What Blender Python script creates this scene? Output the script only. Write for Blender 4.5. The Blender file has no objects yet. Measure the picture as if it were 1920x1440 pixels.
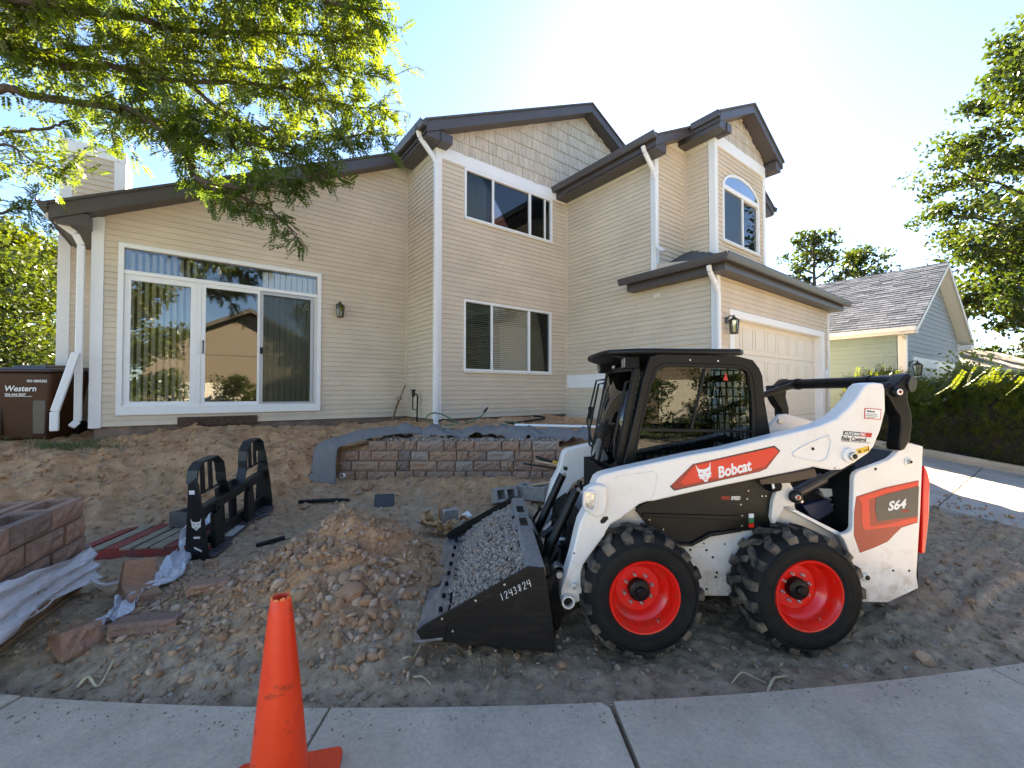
import bpy, bmesh, math, random
import numpy as np
from mathutils import Vector, Matrix
from mathutils.geometry import tessellate_polygon
random.seed(7); rng = np.random.default_rng(7)
R = math.radians
SC = bpy.context.scene
COL = SC.collection
# ------------------------------------------------------------------ camera
cd = bpy.data.cameras.new('camera'); cam = bpy.data.objects.new('camera', cd); COL.objects.link(cam)
cd.sensor_width = 36.0; cd.lens = 36.0*795/1920; cd.clip_start = 0.05; cd.clip_end = 2000
cam.location = (0, 0, 1.72); cam.rotation_euler = (R(90)+math.atan(16/795), 0, 0)
SC.camera = cam
# ------------------------------------------------------------------ sky and sun
SUN_AZ, SUN_EL = R(18), R(36)          # azimuth clockwise from +Y
W = bpy.data.worlds.new('World'); SC.world = W; W.use_nodes = True
wn = W.node_tree.nodes; wl = W.node_tree.links
sky = wn.new('ShaderNodeTexSky'); sky.sky_type = 'NISHITA'; sky.sun_disc = False
sky.sun_elevation = SUN_EL; sky.sun_rotation = SUN_AZ
sky.air_density = 1.0; sky.dust_density = 0.6; sky.ozone_density = 6.0; sky.altitude = 2200
wl.new(sky.outputs[0], wn['Background'].inputs[0]); wn['Background'].inputs[1].default_value = 0.05
sd = bpy.data.lights.new('sun', 'SUN'); sd.energy = 5.0; sd.angle = R(0.55); sd.color = (1.0, 0.93, 0.82)
sun = bpy.data.objects.new('sun', sd); COL.objects.link(sun)
sdir = Vector((math.sin(SUN_AZ)*math.cos(SUN_EL), math.cos(SUN_AZ)*math.cos(SUN_EL), math.sin(SUN_EL)))
sun.rotation_euler = sdir.to_track_quat('Z', 'Y').to_euler(); sun.location = sdir*40
SC.view_settings.view_transform = 'Standard'; SC.view_settings.look = 'None'
SC.view_settings.exposure = 3.5; SC.view_settings.gamma = 1.0
try:
    SC.view_settings.use_white_balance = True; SC.view_settings.white_balance_temperature = 8200; SC.view_settings.white_balance_tint = 10
except Exception: pass
SC.render.engine = 'CYCLES'
try:
    SC.cycles.max_bounces = 8; SC.cycles.transparent_max_bounces = 16; SC.cycles.sample_clamp_indirect = 6.0
    SC.cycles.use_denoising = True
except Exception: pass
# ------------------------------------------------------------------ helpers
class MB:
    def __init__(s): s.v = []; s.f = []
    def add(s, vs, fs):
        n = len(s.v); s.v += [tuple(map(float, p)) for p in vs]; s.f += [tuple(i+n for i in q) for q in fs]; return s
    def box(s, x0, x1, y0, y1, z0, z1):
        return s.add([(x0,y0,z0),(x1,y0,z0),(x1,y1,z0),(x0,y1,z0),(x0,y0,z1),(x1,y0,z1),(x1,y1,z1),(x0,y1,z1)],
              [(0,3,2,1),(4,5,6,7),(0,1,5,4),(1,2,6,5),(2,3,7,6),(3,0,4,7)])
    def hexa(s, p): # 8 points, bottom 4 then top 4
        return s.add(p, [(0,3,2,1),(4,5,6,7),(0,1,5,4),(1,2,6,5),(2,3,7,6),(3,0,4,7)])
    def bar(s, a, b, w, h, up=(0,0,1)):
        a = Vector(a); b = Vector(b); d = (b-a).normalized(); u = Vector(up)
        x = d.cross(u)
        if x.length < 1e-4: x = d.cross(Vector((1,0,0)))
        x.normalize(); u = x.cross(d).normalized(); x = x*w/2; u = u*h/2
        return s.hexa([a-x-u, a+x-u, b+x-u, b-x-u, a-x+u, a+x+u, b+x+u, b-x+u])
    def prism(s, poly, lo, hi, ax='y'):
        n = len(poly)
        def P(p, t):
            return {'y': (p[0], t, p[1]), 'x': (t, p[0], p[1]), 'z': (p[0], p[1], t)}[ax]
        vs = [P(p, lo) for p in poly]+[P(p, hi) for p in poly]
        area = sum(poly[i][0]*poly[(i+1)%n][1]-poly[(i+1)%n][0]*poly[i][1] for i in range(n))
        a = list(range(n)); b = list(range(n, 2*n))
        fs = [tuple(a), tuple(reversed(b))]+[(i, n+i, n+(i+1)%n, (i+1)%n) for i in range(n)]
        flip = (area > 0) == (ax in 'xz')
        if (hi < lo): flip = not flip
        if flip: fs = [tuple(reversed(q)) for q in fs]
        return s.add(vs, fs)
    def ring(s, outer, inner, lo, hi, ax='y'):
        n = len(outer)
        def P(p, t):
            return {'y': (p[0], t, p[1]), 'x': (t, p[0], p[1]), 'z': (p[0], p[1], t)}[ax]
        vs = [P(p, lo) for p in outer]+[P(p, lo) for p in inner]+[P(p, hi) for p in outer]+[P(p, hi) for p in inner]
        fs = []
        for i in range(n):
            j = (i+1) % n
            fs += [(i, j, n+j, n+i), (2*n+i, 3*n+i, 3*n+j, 2*n+j), (i, 2*n+i, 2*n+j, j), (n+i, n+j, 3*n+j, 3*n+i)]
        return s.add(vs, fs)
    def tube(s, pts, r, n=8, caps=True):
        pts = [Vector(p) for p in pts]; m = len(pts)
        rs = r if isinstance(r, (list, tuple)) else [r]*m
        t0 = (pts[1]-pts[0]).normalized()
        x = t0.cross(Vector((0,0,1)))
        if x.length < 1e-3: x = t0.cross(Vector((1,0,0)))
        x.normalize(); vs = []; fs = []
        for i, p in enumerate(pts):
            t = (pts[min(i+1, m-1)]-pts[max(i-1, 0)]).normalized()
            x = (x-t*x.dot(t)).normalized(); y = t.cross(x)
            for k in range(n):
                c = math.cos(2*math.pi*k/n)*rs[i]; q = math.sin(2*math.pi*k/n)*rs[i]
                vs.append(p+x*c+y*q)
        for i in range(m-1):
            for k in range(n):
                fs.append((i*n+k, i*n+(k+1)%n, (i+1)*n+(k+1)%n, (i+1)*n+k))
        if caps: fs += [tuple(range(n-1, -1, -1)), tuple(range((m-1)*n, m*n))]
        return s.add(vs, fs)
    def lathe(s, prof, c, ax='y', n=32, close=False):
        vs = []; fs = []; m = len(prof)
        for r, h in prof:
            for k in range(n):
                a = 2*math.pi*k/n; x = r*math.cos(a); y = r*math.sin(a)
                vs.append({'y': (c[0]+x, c[1]+h, c[2]+y), 'z': (c[0]+x, c[1]+y, c[2]+h), 'x': (c[0]+h, c[1]+x, c[2]+y)}[ax])
        for i in range(m-1):
            for k in range(n): fs.append((i*n+k, (i+1)*n+k, (i+1)*n+(k+1)%n, i*n+(k+1)%n) if ax == 'y' else (i*n+k, i*n+(k+1)%n, (i+1)*n+(k+1)%n, (i+1)*n+k))
        if close: fs += [tuple(range(n)), tuple(reversed(range((m-1)*n, m*n)))]
        return s.add(vs, fs)
    def poly(s, pts, fs=None):
        return s.add(pts, fs or [tuple(range(len(pts)))])
    def mesh(s, name, org=(0,0,0), fix=False):
        me = bpy.data.meshes.new(name); o = org
        me.from_pydata([(p[0]-o[0], p[1]-o[1], p[2]-o[2]) for p in s.v], [], s.f)
        if fix:
            bm = bmesh.new(); bm.from_mesh(me); bmesh.ops.recalc_face_normals(bm, faces=bm.faces); bm.to_mesh(me); bm.free()
        me.update(); return me
    def build(s, name, mat, parent=None, org=(0,0,0), smooth=False, bevel=0, fix=True, seg=2, ang=40):
        me = s.mesh(name, org, fix)
        return obj(name, me, mat, parent, smooth, bevel, seg, ang)
def obj(name, me, mat, parent=None, smooth=False, bevel=0, seg=2, ang=40):
    o = bpy.data.objects.new(name, me); COL.objects.link(o)
    if mat is not None and not me.materials: me.materials.append(mat)
    if parent is not None: o.parent = parent
    if bevel:
        b = o.modifiers.new('bevel', 'BEVEL'); b.width = bevel; b.segments = seg; b.limit_method = 'ANGLE'; b.angle_limit = R(35)
        b.harden_normals = False
    if smooth or bevel:
        me.shade_smooth(); me.set_sharp_from_angle(angle=R(ang))
    return o
def npmesh(name, V, Fq):
    """numpy verts (n,3) and quads/tris (m,k)"""
    me = bpy.data.meshes.new(name); V = np.ascontiguousarray(V, dtype=np.float32); Fq = np.ascontiguousarray(Fq, dtype=np.int32)
    m, k = Fq.shape
    me.vertices.add(len(V)); me.vertices.foreach_set('co', V.ravel())
    me.loops.add(m*k); me.loops.foreach_set('vertex_index', Fq.ravel())
    me.polygons.add(m); me.polygons.foreach_set('loop_start', np.arange(0, m*k, k, dtype=np.int32))
    try: me.polygons.foreach_set('loop_total', np.full(m, k, dtype=np.int32))
    except Exception: pass
    me.update(calc_edges=True); me.validate(); return me
def tag(o, label=None, cat=None, group=None, kind=None):
    if label: o['label'] = label
    if cat: o['category'] = cat
    if group: o['group'] = group
    if kind: o['kind'] = kind
    return o
def thing(name, label, cat, loc=(0,0,0), rotz=0.0, group=None):
    o = bpy.data.objects.new(name, None); COL.objects.link(o); o.empty_display_size = 0.1
    o.location = loc; o.rotation_euler = (0, 0, rotz); return tag(o, label, cat, group)
def copy_thing(root, loc, rotz, label=None, scale=None):
    r = root.copy(); COL.objects.link(r); r.location = loc; r.rotation_euler = (0, 0, rotz)
    if label: r['label'] = label
    if scale: r.scale = scale
    for ch in root.children:
        c = ch.copy(); COL.objects.link(c); c.parent = r
        for g in ch.children:
            d = g.copy(); COL.objects.link(d); d.parent = c
    return r
# numpy noise
def _h(ix, iy, s):
    n = (ix.astype(np.int64)*374761393+iy.astype(np.int64)*668265263+s*974711) & 0x7fffffff
    n = ((n ^ (n >> 13))*1274126177) & 0x7fffffff
    return ((n ^ (n >> 16)) & 0xffff)/65535.0
def vnoise(x, y, s=0):
    x = np.asarray(x, float); y = np.asarray(y, float)
    ix = np.floor(x); iy = np.floor(y); fx = x-ix; fy = y-iy
    fx = fx*fx*fx*(fx*(fx*6-15)+10); fy = fy*fy*fy*(fy*(fy*6-15)+10)
    a = _h(ix, iy, s); b = _h(ix+1, iy, s); c = _h(ix, iy+1, s); d = _h(ix+1, iy+1, s)
    return (a*(1-fx)+b*fx)*(1-fy)+(c*(1-fx)+d*fx)*fy
def fbm(x, y, o=4, s=0, g=0.5):
    r = 0; a = 1; t = 0
    for i in range(o):
        r = r+a*(vnoise(x*2**i+17.3*i, y*2**i-9.1*i, s+i)-0.5); t += a; a *= g
    return r/t*2
# ------------------------------------------------------------------ materials
MATS = {}
def mat(name, col, rough=0.7, metal=0.0, var=0.0, vscale=6.0, bump=0.0, bscale=60.0, col2=None, spec=0.5, coat=0.0, objvar=0.0, stretch=None, detail=5.0, c2lo=.42, c2hi=.62):
    m = bpy.data.materials.new(name); m.use_nodes = True; nt = m.node_tree; n = nt.nodes; l = nt.links
    b = n['Principled BSDF']; b.inputs['Roughness'].default_value = rough; b.inputs['Metallic'].default_value = metal
    b.inputs['Specular IOR Level'].default_value = spec; b.inputs['Coat Weight'].default_value = coat
    b.inputs['Base Color'].default_value = (*col, 1)
    g = n.new('ShaderNodeNewGeometry'); pos = g.outputs['Position']
    if stretch:
        mp = n.new('ShaderNodeMapping'); mp.inputs['Scale'].default_value = stretch; l.new(pos, mp.inputs[0]); pos = mp.outputs[0]
    c = None
    if var or col2:
        t = n.new('ShaderNodeTexNoise'); t.inputs['Scale'].default_value = vscale; t.inputs['Detail'].default_value = detail; t.inputs['Roughness'].default_value = 0.62
        l.new(pos, t.inputs['Vector'])
        r = n.new('ShaderNodeValToRGB'); e = r.color_ramp.elements
        e[0].position = c2lo; e[1].position = c2hi
        if col2: e[0].color = (*col, 1); e[1].color = (*col2, 1)
        else:
            e[0].position = .3; e[1].position = .7
            e[0].color = (*[x*(1-var) for x in col], 1); e[1].color = (*[min(1, x*(1+var)) for x in col], 1)
        l.new(t.outputs[0], r.inputs[0]); c = r.outputs[0]
    if objvar:
        oi = n.new('ShaderNodeObjectInfo'); hs = n.new('ShaderNodeHueSaturation')
        mr = n.new('ShaderNodeMapRange'); mr.inputs['To Min'].default_value = 1-objvar; mr.inputs['To Max'].default_value = 1+objvar
        l.new(oi.outputs['Random'], mr.inputs[0]); l.new(mr.outputs[0], hs.inputs['Value'])
        if c: l.new(c, hs.inputs['Color'])
        else: hs.inputs['Color'].default_value = (*col, 1)
        c = hs.outputs[0]
    if c: l.new(c, b.inputs['Base Color'])
    if bump:
        t2 = n.new('ShaderNodeTexNoise'); t2.inputs['Scale'].default_value = bscale; t2.inputs['Detail'].default_value = 6
        l.new(pos, t2.inputs['Vector'])
        bp = n.new('ShaderNodeBump'); bp.inputs['Strength'].default_value = bump; bp.inputs['Distance'].default_value = 0.02
        l.new(t2.outputs[0], bp.inputs['Height']); l.new(bp.outputs[0], b.inputs['Normal'])
    MATS[name] = m; return m
def leafmat(name, c1, c2, trans=0.5, vscale=1.5, gloss=0.08):
    m = bpy.data.materials.new(name); m.use_nodes = True; nt = m.node_tree; n = nt.nodes; l = nt.links
    n.remove(n['Principled BSDF']); out = n['Material Output']
    g = n.new('ShaderNodeNewGeometry'); t = n.new('ShaderNodeTexNoise'); t.inputs['Scale'].default_value = vscale; t.inputs['Detail'].default_value = 3
    l.new(g.outputs['Position'], t.inputs['Vector'])
    r = n.new('ShaderNodeMix'); r.data_type = 'RGBA'
    ad = n.new('ShaderNodeMath'); ad.operation = 'MULTIPLY_ADD'; ad.inputs[1].default_value = 0.5; 
    l.new(g.outputs['Random Per Island'], ad.inputs[0]); 
    m2 = n.new('ShaderNodeMath'); m2.operation = 'MULTIPLY_ADD'; m2.inputs[1].default_value = 1.6; m2.inputs[2].default_value = -0.55
    l.new(t.outputs[0], m2.inputs[0]); l.new(m2.outputs[0], ad.inputs[2]); ad.use_clamp = True
    l.new(ad.outputs[0], r.inputs[0]); r.inputs[6].default_value = (*c1, 1); r.inputs[7].default_value = (*c2, 1)
    d = n.new('ShaderNodeBsdfDiffuse'); tr = n.new('ShaderNodeBsdfTranslucent'); gl = n.new('ShaderNodeBsdfGlossy'); gl.inputs['Roughness'].default_value = 0.4
    l.new(r.outputs[2], d.inputs[0])
    hs = n.new('ShaderNodeHueSaturation'); hs.inputs['Hue'].default_value = 0.485; hs.inputs['Saturation'].default_value = 1.1; hs.inputs['Value'].default_value = 1.9
    l.new(r.outputs[2], hs.inputs['Color']); l.new(hs.outputs[0], tr.inputs[0])
    mx = n.new('ShaderNodeMixShader'); mx.inputs[0].default_value = trans; l.new(d.outputs[0], mx.inputs[1]); l.new(tr.outputs[0], mx.inputs[2])
    m3 = n.new('ShaderNodeMixShader'); m3.inputs[0].default_value = gloss; l.new(mx.outputs[0], m3.inputs[1]); l.new(gl.outputs[0], m3.inputs[2])
    l.new(m3.outputs[0], out.inputs[0]); return m
def glassmat(name, tint=(0.9,0.95,0.93), refl=1.0, ior=1.5, base=0.04, rough=0.0):
    m = bpy.data.materials.new(name); m.use_nodes = True; nt = m.node_tree; n = nt.nodes; l = nt.links
    n.remove(n['Principled BSDF']); out = n['Material Output']
    fr = n.new('ShaderNodeFresnel'); fr.inputs[0].default_value = ior
    mm = n.new('ShaderNodeMath'); mm.operation = 'MULTIPLY_ADD'; mm.inputs[1].default_value = refl; mm.inputs[2].default_value = base; mm.use_clamp = True
    l.new(fr.outputs[0], mm.inputs[0])
    tr = n.new('ShaderNodeBsdfTransparent'); tr.inputs[0].default_value = (*tint, 1)
    gl = n.new('ShaderNodeBsdfGlossy'); gl.inputs['Roughness'].default_value = rough
    mx = n.new('ShaderNodeMixShader'); l.new(mm.outputs[0], mx.inputs[0]); l.new(tr.outputs[0], mx.inputs[1]); l.new(gl.outputs[0], mx.inputs[2])
    l.new(mx.outputs[0], out.inputs[0]); return m
M_siding = mat('siding_paint', (0.595,0.488,0.372), 0.6, var=0.09, vscale=1.1, bump=0.12, bscale=40, objvar=0.035)
M_shingle = mat('cedar_shingle_paint', (0.56,0.475,0.39), 0.75, col2=(0.44,0.365,0.29), vscale=7, stretch=(3,3,.5), bump=0.25, bscale=50, objvar=0.07)
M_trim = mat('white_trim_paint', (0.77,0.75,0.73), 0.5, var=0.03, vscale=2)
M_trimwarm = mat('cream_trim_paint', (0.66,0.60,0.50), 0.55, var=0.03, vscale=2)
M_fascia = mat('dark_fascia_paint', (0.066,0.056,0.056), 0.42, var=0.08, vscale=3)
M_asphalt_sh = mat('roof_shingle', (0.075,0.07,0.068), 0.9, var=0.35, vscale=12, bump=0.4, bscale=120)
M_found = mat('foundation_concrete', (0.20,0.135,0.10), 0.9, var=0.35, vscale=6, bump=0.4, bscale=40)
M_black = mat('black_paint', (0.007,0.007,0.0075), 0.42, spec=.3, var=0.2, vscale=9)
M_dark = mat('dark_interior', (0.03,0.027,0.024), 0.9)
M_glass = glassmat('window_glass', (0.92,0.94,0.92), 1.0, 1.5, 0.055)
M_conc = mat('concrete', (0.60,0.475,0.355), 0.85, col2=(0.45,0.352,0.262), vscale=3.2, bump=0.25, bscale=90, c2lo=.3, c2hi=.7, detail=9)
M_drive = mat('driveway_concrete', (0.46,0.40,0.34), 0.85, col2=(0.36,0.31,0.26), vscale=2, bump=0.2, bscale=80, detail=8)
def add_streaks(m, col=(.52,.46,.40), ang=.55, lo=.63, hi=.70, amt=.55):
    n = m.node_tree.nodes; l = m.node_tree.links; b = n['Principled BSDF']; src = b.inputs['Base Color'].links[0].from_socket
    g = n.new('ShaderNodeNewGeometry'); mp = n.new('ShaderNodeMapping'); mp.inputs['Rotation'].default_value = (0,0,ang); mp.inputs['Scale'].default_value = (.5,5,1); l.new(g.outputs['Position'], mp.inputs[0])
    t = n.new('ShaderNodeTexNoise'); t.inputs['Scale'].default_value = 3.5; t.inputs['Detail'].default_value = 10; t.inputs['Roughness'].default_value = .7; l.new(mp.outputs[0], t.inputs['Vector'])
    r = n.new('ShaderNodeMapRange'); r.inputs[1].default_value = lo; r.inputs[2].default_value = hi; r.inputs[4].default_value = amt; l.new(t.outputs[0], r.inputs[0])
    x = n.new('ShaderNodeMix'); x.data_type = 'RGBA'; l.new(r.outputs[0], x.inputs[0]); l.new(src, x.inputs[6]); x.inputs[7].default_value = (*col, 1)
    t3 = n.new('ShaderNodeTexNoise'); t3.inputs['Scale'].default_value = 38; t3.inputs['Detail'].default_value = 6; t3.inputs['Roughness'].default_value = .8; l.new(g.outputs['Position'], t3.inputs['Vector'])
    r3 = n.new('ShaderNodeMapRange'); r3.inputs[1].default_value = .3; r3.inputs[2].default_value = .7; r3.inputs[3].default_value = .78; r3.inputs[4].default_value = 1.14; l.new(t3.outputs[0], r3.inputs[0])
    y = n.new('ShaderNodeMix'); y.data_type = 'RGBA'; y.blend_type = 'MULTIPLY'; y.inputs[0].default_value = 1; l.new(x.outputs[2], y.inputs[6]); l.new(r3.outputs[0], y.inputs[7])
    l.new(y.outputs[2], b.inputs['Base Color'])
def add_dust(m, col=(.42,.31,.21), top=.75, amt=.85):
    n = m.node_tree.nodes; l = m.node_tree.links; b = n['Principled BSDF']; lk = b.inputs['Base Color'].links; 
    g = n.new('ShaderNodeNewGeometry'); sp = n.new('ShaderNodeSeparateXYZ'); l.new(g.outputs['Position'], sp.inputs[0])
    t = n.new('ShaderNodeTexNoise'); t.inputs['Scale'].default_value = 9; t.inputs['Detail'].default_value = 9; t.inputs['Roughness'].default_value = .72; l.new(g.outputs['Position'], t.inputs['Vector'])
    h = n.new('ShaderNodeMapRange'); h.inputs[1].default_value = .05; h.inputs[2].default_value = top; h.inputs[3].default_value = .22; h.inputs[4].default_value = -.12; l.new(sp.outputs[2], h.inputs[0])
    a = n.new('ShaderNodeMath'); a.operation = 'ADD'; l.new(t.outputs[0], a.inputs[0]); l.new(h.outputs[0], a.inputs[1])
    r = n.new('ShaderNodeMapRange'); r.inputs[1].default_value = .50; r.inputs[2].default_value = .78; r.inputs[4].default_value = amt; l.new(a.outputs[0], r.inputs[0])
    x = n.new('ShaderNodeMix'); x.data_type = 'RGBA'; l.new(r.outputs[0], x.inputs[0])
    if lk: l.new(lk[0].from_socket, x.inputs[6])
    else: x.inputs[6].default_value = b.inputs['Base Color'].default_value
    x.inputs[7].default_value = (*col, 1); l.new(x.outputs[2], b.inputs['Base Color'])
add_streaks(M_conc); add_streaks(M_drive, (.30,.27,.24), 1.2)
M_wood = mat('weathered_wood', (0.33,0.22,0.14), 0.75, col2=(0.22,0.14,0.085), vscale=9, stretch=(1,1,6), bump=0.2)
M_steel = mat('worn_steel', (0.30,0.30,0.31), 0.38, metal=0.8, var=0.25, vscale=14, bump=0.1, bscale=80)
M_zinc = mat('zinc_bolt', (0.5,0.5,0.48), 0.35, metal=0.9)
# ================================================================== THE BEIGE HOUSE (frame: u along facade, v away from street, z up)
HA = math.atan(1045/795); HROT = math.pi/2-HA
AX = Vector((math.sin(HA), math.cos(HA), 0)); BX = Vector((-math.cos(HA), math.sin(HA), 0))
def HW(u, v, z=0): return AX*u+BX*v+Vector((0,0,z))
HB = (5.5, 6.4, 1.0)
house = thing('house', 'two storey beige lap sided house with dark fascia and stepped gables', 'house', HW(*HB), HROT)
U1, V0, U2, V1, V2, V3, U4, V4, UG = 3.84, 8.9, 7.4, 7.5, 3.75, 4.98, 8.5, 4.33, 13.1
ZB = 1.2
def hp(mb, name, m, parent=house, **k):
    o = mb.build(name, m, parent, HB, **k)
    return o
EXPO = 0.095
def wall_sheet(name, ax, c, poly, holes, sgn, thick=0.14, m=M_siding):
    """wall core: poly in (a,z); ax 'v' means plane v=c; sgn -1 faces -axis"""
    def P(a, z, t): return (a, c-sgn*t, z) if ax == 'v' else (c-sgn*t, a, z)
    mb = MB(); loops = [poly]+[[(a0,z0),(a1,z0),(a1,z1),(a0,z1)] for a0,a1,z0,z1 in holes]
    flat = [p for lp in loops for p in lp]
    tris = tessellate_polygon([[Vector((p[0], p[1], 0)) for p in lp] for lp in loops])
    mb.add([P(a, z, 0) for a, z in flat], [tuple(t) for t in tris])
    mb.add([P(a, z, thick) for a, z in flat], [tuple(t) for t in tris])
    i = 0
    for lp in loops:
        n = len(lp)
        mb.add([P(a, z, 0) for a, z in lp]+[P(a, z, thick) for a, z in lp], [(k, (k+1)%n, n+(k+1)%n, n+k) for k in range(n)])
    return hp(mb, name, m)
def boards(wall, ax, c, z0, z1, lo, hi, holes=(), sgn=-1, single=None, m=M_siding, expo=EXPO, org=HB, nm='siding_board'):
    """lap boards from z0 to z1; lo/hi functions of z"""
    z = z0; join = single
    while z < z1-0.01:
        zt = min(z+expo, z1); zm = (z+zt)/2
        segs = [(lo(z), lo(zt), hi(z), hi(zt))]
        for a0, a1, h0, h1 in holes:
            if zt > h0+0.02 and z < h1-0.02:
                new = []
                for l0, l1, r0, r1 in segs:
                    if a0 > l0+.03: new.append((l0, l1, min(a0, r0), min(a0, r1)))
                    if a1 < r0-.03: new.append((max(a1, l0), max(a1, l1), r0, r1))
                    if not (a0 > l0+.03 or a1 < r0-.03) and False: new.append((l0, l1, r0, r1))
                segs = new
        if join is None:
            new = []
            for sg_ in segs:
                if sg_[2]-sg_[0] > 2.6 and random.random() < .30:
                    xm = random.uniform(max(sg_[0], sg_[1])+.5, min(sg_[2], sg_[3])-.5); new += [(sg_[0], sg_[1], xm-.002, xm-.002), (xm+.002, xm+.002, sg_[2], sg_[3])]
                else: new.append(sg_)
            segs = new
        for l0, l1, r0, r1 in segs:
            if r0-l0 < .02 and r1-l1 < .02: continue
            b, t, g = 0.023, 0.005, 0.002
            q = [(l0, b, z), (r0, b, z), (r0, g, z), (l0, g, z), (l1, t, zt), (max(r1, l1+.001), t, zt), (max(r1, l1+.001), g, zt), (l1, g, zt)]
            if ax == 'v': pts = [(a, c+sgn*p, zz) for a, p, zz in q]
            else: pts = [(c+sgn*p, a, zz) for a, p, zz in q]
            if join is not None: join.hexa(pts)
            else: MB().hexa(pts).build(nm, m, wall, org)
        z = zt
K = lambda x: (lambda z: x)
# roof lines (top of roof)
def zr_left(u): return 4.40+0.484*(u+1.58)          # long left slope shared by the low wing and the main block
def zr_right(u): return zr_left(8.03)-0.487*(u-8.03)
def zr_cross(u): return 6.63+0.507*(min(u, 2*9.66-u)-7.0)
SOF = 0.235
def soff(u): return zr_left(u)-SOF
jb = MB()   # smaller or narrower boards past the first 300, joined
# ---- low wing wall (v = V0)
DOOR = (-0.90, 2.04, 1.37, 4.05)
wl_ = wall_sheet('wall', 'v', V0, [(-1.18,ZB),(U1,ZB),(U1,soff(U1)+.1),(-1.18,soff(-1.18)+.1)], [DOOR], -1)
boards(wl_, 'v', V0, ZB, soff(U1)-.05, lambda z: max(-1.08, -1.22+(z+SOF-zr_left(-1.22))/0.484), K(U1-.05), [DOOR])
# left return wall of the low wing and chimney chase
hp(MB().box(-1.18,-1.06,V0+.14,14.5,ZB,4.4), 'side_wall', M_siding)
# ---- side wall S1 (u = U1 facing left)
s1 = wall_sheet('wall', 'u', U1, [(V1,ZB),(V0,ZB),(V0,6.8),(V1,6.8)], [], -1)
boards(s1, 'u', U1, ZB, 6.50, K(V1+.10), K(V0-.03), single=jb)
# ---- window wall (v = V1)
W1 = (4.46, 6.91, 5.31, 6.37); W2 = (4.445, 6.87, 2.16, 3.64)
ww = wall_sheet('wall', 'v', V1, [(U1,ZB),(U2,ZB),(U2,6.9),(12.0,6.9),(12.0,soff(8.03)-.487*3.97),(8.03,soff(8.03)+.02),(U1,soff(U1)+.02)], [W1, W2], -1)
boards(ww, 'v', V1, ZB, 6.38, K(U1+.10), K(U2-.04), [W1, W2])
# ---- garage side wall (u = U2)
sw = wall_sheet('wall', 'u', U2, [(V2,0.45),(V1,ZB-.3),(V1,6.7),(V3,6.7),(V3,4.3),(V2,4.1)], [], -1)
BAND = (6.2, 7.5, 1.83, 2.14)
boards(sw, 'u', U2, ZB-.3, 6.34, lambda z: (V3+.10 if z > 4.15 else V2+.10), K(V1-.03), [(6.0, V1, 1.83, 2.14)])
# ---- garage front
GD = (7.99, 12.56, 0.55, 3.11)
gf = wall_sheet('wall', 'v', V2, [(U2,.45),(UG,.45),(UG,3.95),(U2,3.95)], [GD], -1)
boards(gf, 'v', V2, .6, 3.76, K(U2+.10), K(UG-.09), [(GD[0]-.17, GD[1]+.17, 0, 3.26)], single=jb)
hp(MB().box(UG-.1, UG, V2+.14, 11, .45, 3.95), 'side_wall', M_siding)
# ---- upper cross gable front (v=V3), dormer side (u=U4) and dormer front (v=V4): smaller boards joined
w3 = wall_sheet('wall', 'v', V3, [(U2,4.0),(11.92,4.0),(11.92,zr_cross(11.92)-.2),(9.66,zr_cross(9.66)-.2),(U2,zr_cross(U2)-.2)], [], -1)
boards(w3, 'v', V3, 4.15, 6.86, lambda z: max(U2+.10, 7.0+(z+.2-6.63)/.507), K(U4-.03), single=jb)
w4 = wall_sheet('wall', 'u', U4, [(V4,4.0),(V3,4.0),(V3,7.15),(V4,7.15)], [], -1)
boards(w4, 'u', U4, 4.15, 6.85, K(V4+.12), K(V3-.03), single=jb)
W3 = (8.79, 10.50, 4.88, 6.05); ARC = None
w5 = wall_sheet('wall', 'v', V4, [(U4,4.0),(10.82,4.0),(10.82,zr_cross(10.82)-.2),(9.66,zr_cross(9.66)-.2),(U4,zr_cross(U4)-.2)], [W3], -1)
# keep boards clear of the arch with stepped notches
AH = []
for k in range(8):
    za = 6.05+k*EXPO*.55
    hw = 0.855*math.sqrt(max(0, 1-((za-6.02)/.44)**2))
    if hw > .05: AH.append((9.645-hw, 9.645+hw, za, za+EXPO*.55))
boards(w5, 'v', V4, 4.4, 6.82, K(U4+.09), K(10.82-.09), [W3]+AH, single=jb)
hp(MB().box(10.70,10.82,V4+.14,8,4.2,7.15).box(11.8,11.92,V3+.14,11,4.0,6.6), 'side_wall', M_siding)
# back and inner shell so that rooms are dark
hp(MB().prism([(-1.1,.5),(13,.5),(13,zr_right(13)-.15),(8.03,zr_left(8.03)-.15),(-1.1,zr_left(-1.1)-.15)], 14.2, 14.4), 'back_wall', M_siding)
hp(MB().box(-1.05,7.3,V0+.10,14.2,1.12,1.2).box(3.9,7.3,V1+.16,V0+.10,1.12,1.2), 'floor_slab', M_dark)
hp(MB().box(3.9,11.9,V1+.2,14,4.45,4.55).box(-1,3.9,12.6,12.7,1.2,6).box(3.9,7.3,10.2,10.3,1.2,7).box(8.6,10.7,6.6,6.7,4.3,7.4).box(8.55,10.75,4.5,6.6,4.3,4.4).box(7.5,13,7.4,7.5,.5,4.5), 'inner_wall', mat('room_paint', (0.22,0.17,0.12), .9))
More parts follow.
